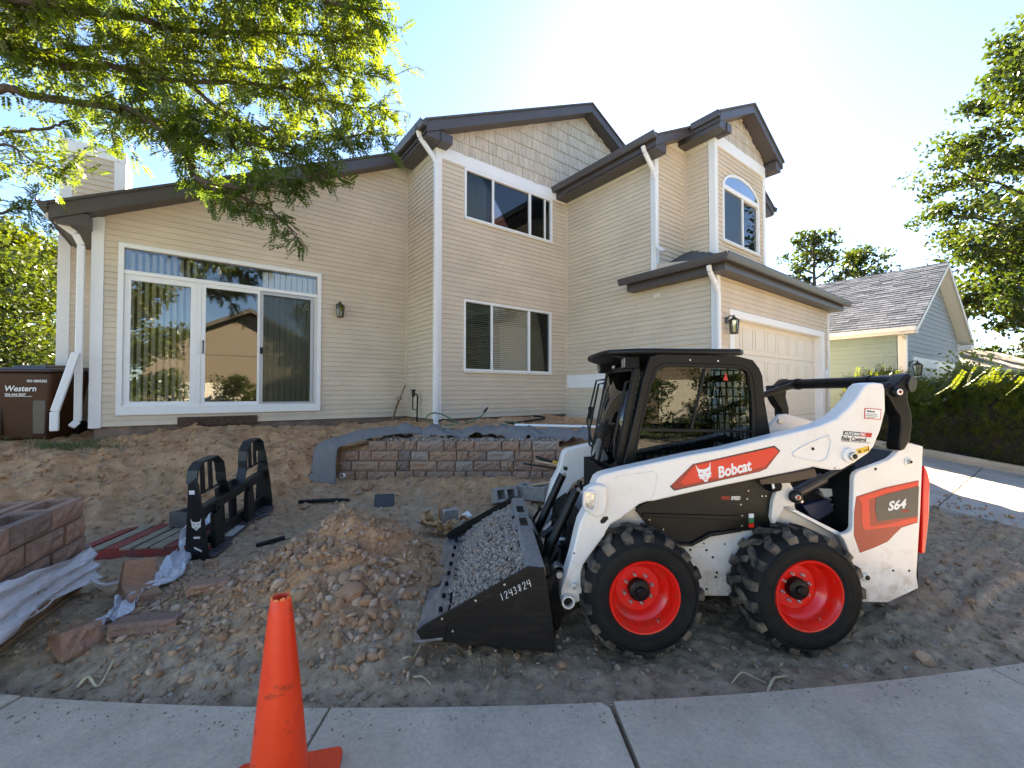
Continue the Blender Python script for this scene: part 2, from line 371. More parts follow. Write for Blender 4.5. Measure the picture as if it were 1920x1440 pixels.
# ---- shingles in the gables
def shingles(wall, c, z0, rows, lo, hi, h):
    for r in range(rows):
        za = z0+r*h; x = lo(za)
        while x < hi(za)-.03:
            w = random.uniform(.09, .19); x1 = min(x+w, hi(za))
            zb = za+h+.01; l1 = max(x, lo(zb)); r1 = min(x1, hi(zb))
            p = random.uniform(0, .006); dz = random.uniform(-.006, .006)
            if r1-l1 < .004: l1, r1 = min(max(l1, x), x1)-.002, max(l1, x)
            q = [(x+.004, .026+p, za+dz), (x1-.004, .026+p, za+dz), (x1-.004, .002, za+dz), (x+.004, .002, za+dz), (l1+.002, .008+p, zb), (max(r1-.002, l1+.004), .008+p, zb), (max(r1-.002, l1+.004), .002, zb), (l1+.002, .002, zb)]
            MB().hexa([(a, c-t, zz) for a, t, zz in q]).build('shingle', M_shingle, wall, HB)
            x = x1
shingles(ww, V1, 6.60, 9, lambda z: max(3.86, 3.5+(z+SOF-zr_left(3.5))/.484), lambda z: min(10.2, 8.03-(z+SOF-zr_left(8.03))/.487), 0.262)
shingles(w5, V4, 7.04, 4, lambda z: max(U4+.03, 9.66-(zr_cross(9.66)-.2-z)/.507), lambda z: min(10.80, 9.66+(zr_cross(9.66)-.2-z)/.507), 0.235)
# ---- trim boards
def trim(name, *boxes, m=M_trim, par=house):
    for b in boxes: hp(MB().box(*b), name, m, par, bevel=.004)
trim('corner_board', (-1.20,-1.06,V0-.028,V0+.10,ZB-.02,soff(-1.18)+.03), (U1-.028,U1+.10,V1-.028,V1+.10,ZB-.01,6.62),
     (U2-.028,U2+.09,V3-.028,V3+.09,4.1,6.55), (U4-.028,U4+.09,V4-.028,V4+.11,4.35,7.03), (10.73,10.845,V4-.028,V4+.05,4.35,7.0),
     (U2-.028,U2+.09,V2-.028,V2+.09,.4,3.8), (UG-.09,UG+.028,V2-.028,V2+.05,.4,3.75))
trim('corner_board', (U1-.05,U1+.001,V0-.05,V0+.001,ZB,6.5), (U2-.045,U2+.001,V1-.045,V1+.001,ZB-.3,6.36), (U4-.04,U4+.001,V3-.04,V3+.001,4.3,6.86), m=M_siding)
trim('frieze_board', (U1-.03,U2+.0,V1-.030,V1+.02,6.375,6.62), (U4-.03,10.845,V4-.030,V4+.02,6.815,7.06))
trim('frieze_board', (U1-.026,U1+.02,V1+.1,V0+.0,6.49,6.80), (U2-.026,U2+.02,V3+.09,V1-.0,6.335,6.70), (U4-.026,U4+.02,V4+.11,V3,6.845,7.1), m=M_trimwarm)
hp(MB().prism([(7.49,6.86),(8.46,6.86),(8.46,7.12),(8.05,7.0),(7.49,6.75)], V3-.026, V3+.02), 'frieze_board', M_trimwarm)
hp(MB().prism([(3.10,6.46),(3.815,6.46),(3.815,6.76)], V0-.024, V0+.02), 'frieze_board', M_trimwarm)
trim('band_board', (U2-.03,U2+.02,6.0,V1-.002,1.83,2.14))
# foundation
hp(MB().box(-1.14,U1+.02,V0+.02,V0+.10,.3,ZB).box(U1+.02,U1+.16,V1+.02,V0+.02,.3,ZB).box(U1+.02,U2+.02,V1+.021,V1+.16,.3,ZB-.002).box(-1.14,-1.0,V0+.10,14.3,.3,ZB).box(U2+.02,U2+.16,V2+.02,V1,-.2,ZB-.3).box(U2+.02,UG-.02,V2+.03,V2+.16,-.2,.5).box(UG-.12,UG-.02,V2+.16,11,-.2,.5), 'foundation', M_found)
hp(MB().box(-.15,.98,V0-.05,V0+.05,1.16,1.315), 'ledger_board', mat('rotten_wood', (.075,.042,.028), .95, var=.5, vscale=20, bump=.6, bscale=60), bevel=.01)
# ---- roofs
def slope_slab(name, poly_uz, v0, v1, m, **k): return hp(MB().prism(poly_uz, v0, v1), name, m, **k)
def band(f, a, b, t0, t1): return [(a, f(a)+t0), (b, f(b)+t0), (b, f(b)+t1), (a, f(a)+t1)]
slope_slab('roof', band(zr_left, -1.60, 8.03, -SOF, -.03), V0-.30, 14.5, M_fascia)
slope_slab('roof', band(zr_left, 3.47, 8.03, -SOF, -.031), V1-.30, V0-.30, M_fascia)
slope_slab('roof', band(zr_right, 8.03, 13.2, -SOF, -.03), V1-.30, 14.5, M_fascia)
slope_slab('roof_covering', band(zr_left, -1.64, 8.03, -.03, .012), V0-.325, 14.52, M_asphalt_sh)
slope_slab('roof_covering', band(zr_left, 3.43, 8.03, -.031, .012), V1-.325, V0-.325, M_asphalt_sh)
slope_slab('roof_covering', band(zr_right, 8.03, 13.3, -.03, .012), V1-.325, 14.52, M_asphalt_sh)
slope_slab('roof', band(zr_cross, 7.0, 9.66, -.2, -.03), V3-.30, V1-.32, M_fascia)
slope_slab('roof', band(zr_cross, 9.66, 12.32, -.2, -.03), V3-.30, V1-.32, M_fascia)
slope_slab('roof', band(zr_cross, 8.17, 9.66, -.2, -.031), V4-.30, V3-.30, M_fascia)
slope_slab('roof', band(zr_cross, 9.66, 11.15, -.2, -.031), V4-.30, V3-.30, M_fascia)
for a, b, p, q in ((6.96,9.66,V3-.325,V1-.33),(9.66,12.36,V3-.325,V1-.33),(8.13,9.66,V4-.325,V3-.325),(9.66,11.19,V4-.325,V3-.325)):
    slope_slab('roof_covering', band(zr_cross, a, b, -.03, .012), p, q, M_asphalt_sh)
# boxed eave returns
def eave_box(u0, u1, v0, v1, z0, z1): hp(MB().box(u0, u1, v0, v1, z0, z1), 'soffit', M_fascia, bevel=.004)
eave_box(3.50, 3.83, V1-.27, V0-.31, 6.56, 6.74)
eave_box(3.78, 4.03, V1-.299, V1-.02, 6.55, 6.72)
eave_box(7.03, 7.39, V3-.27, V1-.01, 6.40, 6.60)
eave_box(8.20, 8.49, V4-.27, V3-.0, 6.93, 7.13)
eave_box(8.45, 8.62, V4-.298, V4-.0, 6.93, 7.10)
eave_box(10.83, 11.1, V4-.27, V3-.3, 6.93, 7.13)
eave_box(11.93, 12.28, V3-.27, 11, 6.40, 6.60)
eave_box(-1.55, -1.19, V0-.27, 14, 4.14, 4.32)
# gutters (U-shaped profile)
def gutter(path, w, name='gutter'):
    hp(path, name, M_fascia, bevel=.012)
def gut_v(u, v0, v1, z, w=.12, s=-1): # runs along v, hangs outside u
    o = w*s
    gutter(MB().prism([(u, z), (u, z-.11), (u+o*.7, z-.12), (u+o, z-.03), (u+o, z+.012), (u+o*.86, z+.012), (u+o*.86, z-.02), (u+o*.12, z-.02), (u+o*.12, z)], v0, v1, 'y'), w)
gut_v(3.455, V1-.34, V0-.30, 6.80); gut_v(6.99, V3-.34, V1+.02, 6.655); gut_v(-1.605, V0-.33, 14.4, 4.40); gut_v(8.155, V4-.3, V3-.36, 7.22, .05)
gut_v(12.33, V3-.34, 10, 6.655, .12, 1)
# garage hip roof
ez = 4.02
q = [(7.08,3.43,ez),(13.45,3.43,ez),(13.45,8.0,ez),(11.9,8.0,ez+.78),(11.9,4.98,ez+.78),(8.63,4.98,ez+.78),(7.40,5.40,ez+.165),(7.08,5.56,ez),(7.40,4.98+.0,ez+.165)]
gr = MB(); t_ = .05
def roof_face(pts): gr.add(pts+[(a, b, c-t_) for a, b, c in pts], [tuple(range(len(pts))), tuple(reversed(range(len(pts), 2*len(pts))))]+[(i, (i+1)%len(pts), len(pts)+(i+1)%len(pts), len(pts)+i) for i in range(len(pts))])
roof_face([(7.08,3.43,ez),(13.45,3.43,ez),(11.9,4.98,ez+.79),(8.63,4.98,ez+.79)])
roof_face([(7.08,3.43,ez),(8.63,4.98,ez+.79),(7.42,4.99,ez+.17),(7.42,5.42,ez+.17),(7.08,5.56,ez)])
roof_face([(13.45,3.43,ez),(13.45,11,ez),(11.9,11,ez+.79),(11.9,4.98,ez+.79)])
hp(gr, 'roof_covering', M_asphalt_sh)
for k, zz in enumerate((.12,.26,.40,.54,.68)):   # shingle courses on the garage hip
    f0 = zz/.79; hp(MB().bar((7.08+1.55*f0+.02, 3.43+1.55*f0, ez+zz+.004), (13.45-1.55*f0, 3.43+1.55*f0, ez+zz+.004), .14, .012, (0,-.45,.9)), 'shingle_course', M_asphalt_sh)
eave_box(7.16, UG+.25, V2-.27, V2-.01, 3.80, 3.96); eave_box(7.16, 7.39, V2-.0, 5.5, 3.80, 3.96); eave_box(UG+.01, UG+.25, V2+.0, 11, 3.80, 3.96)
gut_v(7.10, 3.36, 5.60, 4.035)
gutter(MB().prism([(3.45,4.035),(3.45,3.925),(3.37,3.915),(3.33,4.0),(3.33,4.047),(3.345,4.047),(3.345,4.01),(3.435,4.01),(3.435,4.035)], 6.98, 13.5, 'x'), .12)
hp(MB().tube([(12.5,8.5,4.6),(12.5,8.5,6.35)], .085, 12).tube([(12.5,8.5,6.2),(12.5,8.5,6.28)], .12, 12), 'vent_pipe', M_steel, smooth=True)
# ---- downspouts
def downspout(pts, w=.085, d=.06, m=M_trim, up=(0,-1,0)):
    mb = MB()
    for a, b in zip(pts[:-1], pts[1:]): mb.bar(a, b, w, d, up)
    hp(mb, 'downspout', m, bevel=.012)
downspout([(3.38,V1-.10,6.73),(3.45,V1-.06,6.60),(3.75,V1-.055,6.30),(3.80,V1-.06,6.2),(3.80,V1-.06,1.30),(3.80,V1-.09,.95)])
hp(MB().tube([(3.38,V1-.10,6.80),(3.38,V1-.10,6.68)], .055, 8), 'outlet', M_fascia)
downspout([(6.93,V3-.05,6.5),(7.0,V3-.05,6.40),(7.27,V3-.055,6.12),(7.345,V3-.06,6.0),(7.345,V3-.06,4.62),(7.345,V3-.22,4.50)])
downspout([(7.04,V2-.05,3.90),(7.07,V2-.05,3.80),(7.26,V2-.06,3.60),(7.345,V2-.06,3.48),(7.345,V2-.06,.5)])
downspout([(-1.66,V0-.12,4.26),(-1.55,V0-.11,4.20),(-1.36,V0-.09,4.05),(-1.30,V0-.08,3.9),(-1.30,V0-.08,1.30),(-1.36,V0-.12,1.22)])
downspout([(-1.32,V0-.16,2.30),(-1.50,V0-.28,1.45),(-1.50,V0-.28,1.18)], .09, .07)
# ---- windows
def rect_frame(a0, a1, z0, z1, w): return [(a0,z0),(a1,z0),(a1,z1),(a0,z1)], [(a0+w,z0+w),(a1-w,z0+w),(a1-w,z1-w),(a0+w,z1-w)]
def frame(mb, a0, a1, z0, z1, w, v0, v1): o, i = rect_frame(a0, a1, z0, z1, w); return mb.ring(o, i, v0, v1)
M_screen = mat('insect_screen', (0.035,0.035,0.045), .6, var=.4, vscale=30)
def screenmat():
    m = glassmat('screen_mesh', (.66,.68,.67), .4, 1.25, .008, .3); return m
M_scr = screenmat()
M_blind = mat('blind_slat', (.70,.66,.60), .6)
M_curtain = mat('red_curtain', (.30,.06,.05), .8)
def window(c, win, mulls, w=.05):
    a0, a1, z0, z1 = win
    f = hp(frame(MB(), a0, a1, z0, z1, w, c-.035, c+.07), 'window', M_trim, bevel=.006)
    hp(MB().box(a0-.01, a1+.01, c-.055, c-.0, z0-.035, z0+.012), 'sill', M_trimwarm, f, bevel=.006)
    for x in mulls: hp(MB().box(x-.024, x+.024, c-.028, c+.06, z0+w, z1-w), 'mullion', M_trim, f, bevel=.004)
    xs = [a0+w]+list(mulls)+[a1-w]
    for i in range(len(xs)-1):
        l, r = xs[i]+(.024 if i else 0), xs[i+1]-(.024 if i < len(xs)-2 else 0)
        hp(MB().box(l, r, c+.018, c+.024, z0+w, z1-w), 'pane', M_glass, f)
    return f
f1 = window(V1, W1, [5.18, 6.22])
hp(MB().box(4.52,5.15,V1-.004,V1+.002,5.37,6.31), 'insect_screen', M_scr, f1); hp(MB().box(6.25,6.66,V1-.004,V1+.002,5.37,6.31), 'insect_screen', M_scr, f1)
hp(MB().box(6.66,6.70,V1-.02,V1+.05,5.37,6.31), 'mullion', M_trim, f1)
f2 = window(V1, W2, [5.15, 6.19])
hp(MB().box(4.50,5.12,V1-.004,V1+.002,2.22,3.58), 'insect_screen', M_scr, f2); hp(MB().box(6.22,6.76,V1-.004,V1+.002,2.22,3.58), 'insect_screen', M_scr, f2)
sl = MB()
for k in range(31):
    zz = 2.23+k*.0435; sl.hexa([(4.52,V1+.075,zz),(6.80,V1+.075,zz),(6.80,V1+.10,zz+.030),(4.52,V1+.10,zz+.030),(4.52,V1+.073,zz+.002),(6.80,V1+.073,zz+.002),(6.80,V1+.098,zz+.032),(4.52,V1+.098,zz+.032)])
o_ = hp(sl, 'blind', M_blind, f2); o_['kind'] = 'stuff'
# curtains in the upper window
def curtain(a0, a1, c, z0, z1, m, par, n=40):
    mb = MB(); vs = []; 
    for i in range(n+1):
        a = a0+(a1-a0)*i/n; vs += [(a, c+.03*math.sin(i*1.35)+.012*math.sin(i*.7), z0), (a, c+.03*math.sin(i*1.35+.2), z1)]
    mb.add(vs, [(2*i, 2*i+2, 2*i+3, 2*i+1) for i in range(n)]); o = hp(mb, 'curtain', m, par, smooth=True, fix=False)
    o.modifiers.new('s', 'SOLIDIFY').thickness = .004
curtain(5.2, 6.9, V1+.3, 5.2, 6.45, M_curtain, f1); curtain(4.5, 5.2, V1+.3, 5.2, 6.45, M_blind, f1)
# arched dormer window
f3 = hp(frame(MB(), *W3, .055, V4-.035, V4+.07), 'window', M_trim, bevel=.005)
hp(MB().box(8.77,10.52,V4-.055,V4-.0,4.845,4.892), 'sill', M_trimwarm, f3, bevel=.005)
hp(MB().box(9.665,9.715,V4-.028,V4+.06,4.94,6.0), 'mullion', M_trim, f3)
hp(MB().box(8.845,9.665,V4+.018,V4+.024,4.94,6.0), 'pane', M_glass, f3); hp(MB().box(9.715,10.445,V4+.018,V4+.024,4.94,6.0), 'pane', M_glass, f3)
hp(MB().box(8.85,9.66,V4-.004,V4+.002,4.94,6.0), 'insect_screen', M_scr, f3)
arc_o = [(9.645-.855, 6.045)]+[(9.645-.855*math.cos(t), 6.045+.40*math.sin(t)) for t in np.linspace(.02, math.pi-.02, 24)]+[(9.645+.855, 6.045)]
arc_i = [(9.645-.77, 6.085)]+[(9.645-.775*math.cos(t), 6.085+.30*math.sin(t)) for t in np.linspace(.02, math.pi-.02, 24)]+[(9.645+.77, 6.085)]
hp(MB().ring(arc_o, arc_i, V4-.033, V4-.001), 'arch_frame', M_trim, f3, fix=True)
hp(MB().prism(arc_i, V4-.022, V4-.018), 'arch_pane', glassmat('arch_glass', (.35,.4,.45), 1, 1.5, .35), f3)
curtain(8.8, 9.7, V4+.35, 4.85, 6.05, M_blind, f3)
# ---- sliding door with transom
a0, a1, z0, z1 = DOOR
fd = hp(frame(MB(), a0, a1, z0, z1, .07, V0-.05, V0+.08).box(a0+.0, a1-.0, V0-.056, V0+.0, z0-.004, z0+.14), 'sliding_door', M_trim, bevel=.006)
TB = 3.60
def part(mb, nm, m, **k): return hp(mb, nm, m, fd, **k)
part(MB().box(a0+.07,a1-.07,V0-.04,V0+.06,TB-.03,TB+.035), 'transom_bar', M_trim, bevel=.005)
part(MB().box(a0+.07,a1-.07,V0+.015,V0+.021,TB+.035,z1-.07), 'transom_pane', M_glass)
part(MB().box(.085,.145,V0-.036,V0+.06,z0+.12,TB-.03), 'mullion', M_trim, bevel=.004)
part(frame(MB(), a0+.07, .085, z0+.12, TB-.03, .085, V0-.02, V0+.05), 'door_frame', M_trim, bevel=.005)
part(MB().box(a0+.15,.0,V0+.012,V0+.018,z0+.2,TB-.11), 'pane', M_glass)
part(frame(MB(), .145, 1.03, z0+.13, TB-.03, .062, V0-.03, V0+.03), 'door_frame', M_trim, bevel=.005)
part(MB().box(.20,.97,V0-.003,V0+.003,z0+.19,TB-.09), 'pane', M_glass)
M_alu = mat('aluminium_frame', (.42,.42,.42), .45, metal=.3)
part(frame(MB(), 1.0, 1.90, z0+.12, TB-.04, .055, V0-.045, V0-.032), 'screen_door', M_alu, bevel=.003)
part(MB().box(1.055,1.845,V0-.040,V0-.037,z0+.17,TB-.09), 'insect_screen', M_scr)
part(frame(MB(), 1.0, 1.975, z0+.13, TB-.03, .06, V0-.0, V0+.06), 'door_frame', M_trim, bevel=.004)
part(MB().box(1.06,1.91,V0+.025,V0+.03,z0+.19,TB-.09), 'pane', M_glass)
part(MB().box(.165,.185,V0-.085,V0-.07,2.38,2.60).box(.165,.185,V0-.085,V0-.03,2.38,2.41).box(.165,.185,V0-.085,V0-.03,2.57,2.60), 'handle', M_black, bevel=.005)
part(MB().box(1.005,1.055,V0-.07,V0-.045,2.42,2.54), 'latch', M_black, bevel=.005)
M_vane = mat('vertical_blind_vane', (.80,.76,.66), .6)
def vane(x, ang, zt=3.95):
    c, s = math.cos(ang)*.045, math.sin(ang)*.045
    part(MB().hexa([(x-c,V0+.10-s,z0+.12),(x+c,V0+.10+s,z0+.12),(x+c-.001,V0+.102+s,z0+.12),(x-c-.001,V0+.102-s,z0+.12),(x-c,V0+.10-s,zt),(x+c,V0+.10+s,zt),(x+c-.001,V0+.102+s,zt),(x-c-.001,V0+.102-s,zt)]), 'blind_vane', M_vane)
for k in range(10): vane(-.74+k*.088, R(60))
for k in range(10): vane(1.10+k*.096, R(14))
# ---- garage door
g0, g1, gz0, gz1 = GD
M_gdoor = mat('garage_door_paint', (.70,.61,.49), .5, var=.03)
gd = hp(MB().box(g0, g1, V2+.145, V2+.18, gz0, gz1), 'garage_door', M_gdoor)
hs = (gz1-gz0)/4
for r in range(4):
    hp(MB().box(g0+.02, g1-.02, V2+.128, V2+.146, gz0+r*hs+.008, gz0+(r+1)*hs-.008), 'door_section', M_gdoor, gd, bevel=.006)
    pw = (g1-g0-.1)/8
    for k in range(8):
        x = g0+.05+k*pw
        o2, i2 = rect_frame(x+.045, x+pw-.045, gz0+r*hs+.10, gz0+(r+1)*hs-.10, .03)
        hp(MB().ring(o2, i2, V2+.118, V2+.129), 'raised_panel', M_gdoor, gd, bevel=.004)
hp(MB().box(g0-.17,g0,V2-.032,V2+.02,.5,gz1+.0).box(g0-.0,g0+.02,V2-.02,V2+.14,.5,gz1), 'door_casing', M_trim, bevel=.004)
hp(MB().box(g1,g1+.17,V2-.032,V2+.02,.5,gz1+.0).box(g1-.02,g1,V2-.02,V2+.14,.5,gz1), 'door_casing', M_trim, bevel=.004)
hp(MB().box(g0-.172,g1+.172,V2-.034,V2+.02,gz1,gz1+.14).box(g0,g1,V2-.02,V2+.14,gz1-.012,gz1), 'door_casing', M_trim, bevel=.004)
hp(MB().box(12.75,13.02,V2-.05,V2-.02,1.85,2.3), 'meter_box', M_trim, bevel=.006)
# ---- chimney chase
CU0, CU1, CV0, CV1, CZ = -1.73, -.96, 10.05, 10.95, 5.92
ch = hp(MB().box(CU0, CU1, CV0, CV1, .9, CZ), 'chimney', M_siding)
for (x0, x1, y0, y1) in ((CU0-.02,CU0+.13,CV0-.02,CV0+.03),(CU1-.13,CU1+.02,CV0-.02,CV0+.03),(CU1-.03,CU1+.022,CV0+.03,CV0+.14),(CU1-.03,CU1+.022,CV1-.13,CV1+.02)):
    hp(MB().box(x0, x1, y0, y1, .9, CZ-.001), 'corner_board', M_trim, ch, bevel=.004)
hp(MB().box(CU0-.03,CU1+.03,CV0-.03,CV1+.03,CZ-.17,CZ+.03), 'cap_trim', M_trim, ch, bevel=.004)
hp(MB().box(CU0+.2,CU1-.2,CV0+.35,CV1-.2,CZ+.03,CZ+.14).lathe([(.001,.30),(.14,.28),(.14,0)],(CU0+.4,CV0+.6,CZ+.0),'z',16), 'flue_cap', M_black, ch)
boards(ch, 'v', CV0, 1.0, CZ-.18, K(CU0+.13), K(CU1-.13), single=jb)
o_ = hp(jb, 'siding', M_siding); o_['kind'] = 'stuff'
# ---- small fittings on the walls
hp(MB().box(2.30,2.42,V0-.035,V0-.015,1.865,1.925).box(2.31,2.35,V0-.05,V0-.034,1.88,1.915).box(2.37,2.41,V0-.05,V0-.034,1.88,1.915), 'socket_box', M_trimwarm)
hp(MB().box(U2-.045,U2-.015,4.85,5.01,3.60,3.68).box(U2-.05,U2-.044,4.91,4.95,3.62,3.66), 'vent', M_trimwarm)
# ---- wall lanterns
M_bronze = mat('bronze_metal', (.09,.07,.05), .45, metal=.6, var=.3, vscale=40)
M_lglass = glassmat('lantern_glass', (.85,.8,.65), 1, 1.45, .15)
def lantern(label, u, v, z, s=1.0, loc=None, rot=None):
    t = thing('wall_lantern', label, 'lantern', loc or HW(u, v, z), HROT if rot is None else rot, 'wall lanterns')
    b = lambda mb, n, m, **k: mb.build(n, m, t, **k)
    S = lambda *a: tuple(x*s for x in a)
    b(MB().lathe([(.001,-.02),(.055*s,-.02),(.055*s,.0),(.001,.0)], (0,0,.06*s), 'y', 14), 'wall_plate', M_bronze)
    b(MB().tube([S(0,-.01,.08), S(0,-.05,.13), S(0,-.10,.125), S(0,-.12,.08)], .011*s, 8), 'arm', M_bronze, smooth=True)
    b(MB().lathe([(.001,.15*s),(.012*s,.12*s),(.02*s,.10*s),(.075*s,.055*s),(.085*s,.04*s)], (0,-.13*s,.0), 'z', 6).lathe([(.06*s,-.19*s),(.065*s,-.175*s),(.055*s,-.165*s)], (0,-.13*s,0), 'z', 6, True), 'cap', M_bronze)
    for k in range(6):
        a = math.pi/3*k; b(MB().bar((.078*s*math.cos(a), -.13*s+.078*s*math.sin(a), .045*s), (.058*s*math.cos(a), -.13*s+.058*s*math.sin(a), -.175*s), .012*s, .012*s), 'bar', M_bronze)
    b(MB().lathe([(.072*s,.04*s),(.054*s,-.17*s)], (0,-.13*s,0), 'z', 6), 'glass', M_lglass)
    b(MB().tube([S(0,-.13,-.17), S(0,-.13,-.06)], .016*s, 8), 'candle', M_trimwarm)
    return t
lantern('small bronze wall lantern right of the sliding glass door', 2.37, V0-.02, 3.40)
lantern('bronze wall lantern on the corner left of the garage door', 7.70, V2-.02, 2.96, 1.05)
# ================================================================== GROUND
CPX = np.array([(-6,2.6,.0),(-4,2.45,-.02),(-2.5,2.4,-.03),(-1,2.35,-.03),(0,2.35,-.03),(1,2.4,-.03),(2.2,2.5,-.03),(3,2.6,-.02),(4.5,2.9,-.02),(6.5,3.2,-.02),(9,4,-.02),
 (-3.5,3.3,.09),(-5,3,.12),(-4.4,4.2,.10),(-3.3,4.2,.05),(-3.2,5,.13),(-3.25,5.7,.20),(-4.6,4.9,.22),(-5,5.35,.55),(-4.3,5.85,.50),(-4.3,6.15,.80),(-4.7,6.3,.96),(-3.4,6.6,.72),(-2.95,6.35,.4),(-3.1,7.2,.93),
 (-6.3,6.2,1.0),(-5.3,7.0,1.08),(-3.9,8.05,1.08),(-2.5,9.2,1.08),(-5.7,5.6,.93),(-7,5.4,1.0),(-7.5,7,1.03),(-10,6,1.0),(-8,3.8,.7),(-10,9,1.1),(-6.2,4.4,.45),(-7,2.9,.1),
 (-2.5,6.3,.36),(-1,6.3,.34),(.5,6.3,.34),(1.5,6.3,.3),(-2,5.4,.13),(-.6,5.4,.10),(.8,5.4,.08),(0,4.4,.04),(-.2,3,.02),(1.4,2.9,-.03),(2.2,2.9,-.03),(.7,2.9,-.02),(2.8,4.4,.08),(1.5,4.4,.02),(3.2,3.2,.03),(4.2,3.4,.04),(4.4,4.5,.13),(5.2,5.0,.1),(3.4,6,.33),(3.2,7,.55),(5.2,6.2,.2),
 (-1.4,8.2,1.1),(.5,8.9,1.1),(2,8.4,1.0),(-.5,7.3,1.0),(1,7.3,.98),(2.6,7.2,.7),(12,6,.05),(14,9,.2)], float)
def _rbf():
    P = CPX[:, :2]; n = len(P); d = np.hypot(P[:,None,0]-P[None,:,0], P[:,None,1]-P[None,:,1])
    A = np.zeros((n+3, n+3)); A[:n,:n] = np.sqrt(d*d+.09); A[:n,n] = 1; A[n,:n] = 1; A[:n,n+1:] = P; A[n+1:,:n] = P.T
    A[:n,:n] += -np.eye(n)*.015
    return np.linalg.solve(A, np.concatenate([CPX[:,2], np.zeros(3)]))
RBW = _rbf()
WALL_Y = 6.55
def sstep(a, b, x): t = np.clip((x-a)/(b-a), 0, 1); return t*t*(3-2*t)
def mound(x, y):
    dx = (x+1.42); dy = y-3.80
    r = np.sqrt((dx/1.02)**2+(dy/1.0)**2); h = .67*np.exp(-(r/.62)**1.5)
    r2 = np.sqrt(((x+1.0)/.5)**2+((y-3.25)/.5)**2); r3 = np.sqrt(((x+2.15)/.75)**2+((y-3.25)/.55)**2)
    return h+.10*np.exp(-r2**2)+.09*np.exp(-r3**2)
def base_h(x, y):
    x = np.asarray(x, float); y = np.asarray(y, float); P = CPX
    r = RBW[len(P)]+RBW[len(P)+1]*x+RBW[len(P)+2]*y
    for i in range(len(P)): r = r+RBW[i]*np.sqrt((x-P[i,0])**2+(y-P[i,1])**2+.09)
    m = sstep(-2.82, -2.72, x)*(1-sstep(1.75, 1.95, x))
    front = np.minimum(r, .40); back = np.maximum(r, .84+.05*vnoise(x*3, y*3, 5))
    s = sstep(WALL_Y+.08, WALL_Y+.12, y)
    r = r*(1-m)+(front*(1-s)+back*s)*m
    return r+mound(x, y)
def SWY(x): return 23.984-np.sqrt(np.maximum(21.656**2-(np.asarray(x, float)+.8225)**2, 1))
def height(x, y, fine=True):
    x = np.asarray(x, float); y = np.asarray(y, float)
    h = base_h(x, y)
    amp = .45+.75*sstep(.05, .5, np.abs(h))+.5*sstep(.08,.4,mound(x, y))
    h = h+amp*(.08*fbm(x*1.7, y*1.7, 4, 3)+.045*fbm(x*6, y*6, 4, 11)-.05*np.abs(fbm(x*3.1, y*4.3, 3, 51))*sstep(.2,.5,h)*(1-sstep(.98,1.06,h)))
    # dragged, rutted soil on the right, running from behind the loader towards the walk
    rt = sstep(2.3, 3.0, x); k = (x*.78+y*.62)
    q = (-x*.5+y*.86)
    h = h+rt*.048*fbm(k*1.1, q*12, 3, 21)
    # tyre-smoothed strip under the machine
    if fine: h = h+.022*fbm(x*26, y*26, 3, 31)+.007*np.abs(fbm(x*70, y*70, 2, 37))
    e = SWY(x)
    return h*sstep(-.02, .3, y-e)*1.0+(-.035)*(1-sstep(-.02, .25, y-e))-.2*(1-sstep(-.05, -.005, y-e))
def hz(x, y): return float(height(np.array([x]), np.array([y]))[0])
DRV = lambda v: .03+.143*v
def drv_mask(x, y):
    u = AX.x*x+AX.y*y; v = BX.x*x+BX.y*y; return u, v
def ground_grid(name, x0, x1, y0, y1, st, mt):
    xs = np.arange(x0, x1+st/2, st); ys = np.arange(y0, y1+st/2, st); X, Y = np.meshgrid(xs, ys); Z = height(X, Y)
    u, v = drv_mask(X, Y)
    dv = sstep(7.85, 8.0, u)*sstep(-2.5, -2.2, v)
    Z = Z*(1-dv)+np.minimum(Z, DRV(v)-.08)*dv
    # stay under the house
    ins = ((u > -1.0) & (v > 9.1)) | ((u > 4.0) & (v > 7.7)) | ((u > 7.6) & (v > 3.95))
    Z = np.where(ins, np.minimum(Z, .8), Z)
    V = np.stack([X, Y, Z], -1).reshape(-1, 3); nx = len(xs); ny = len(ys)
    i = (np.arange(ny-1)[:,None]*nx+np.arange(nx-1)[None,:]).ravel()
    me = npmesh(name, V, np.stack([i, i+1, i+nx+1, i+nx], -1)); me.shade_smooth()
    o = obj(name, me, mt); o['kind'] = 'structure'; return o
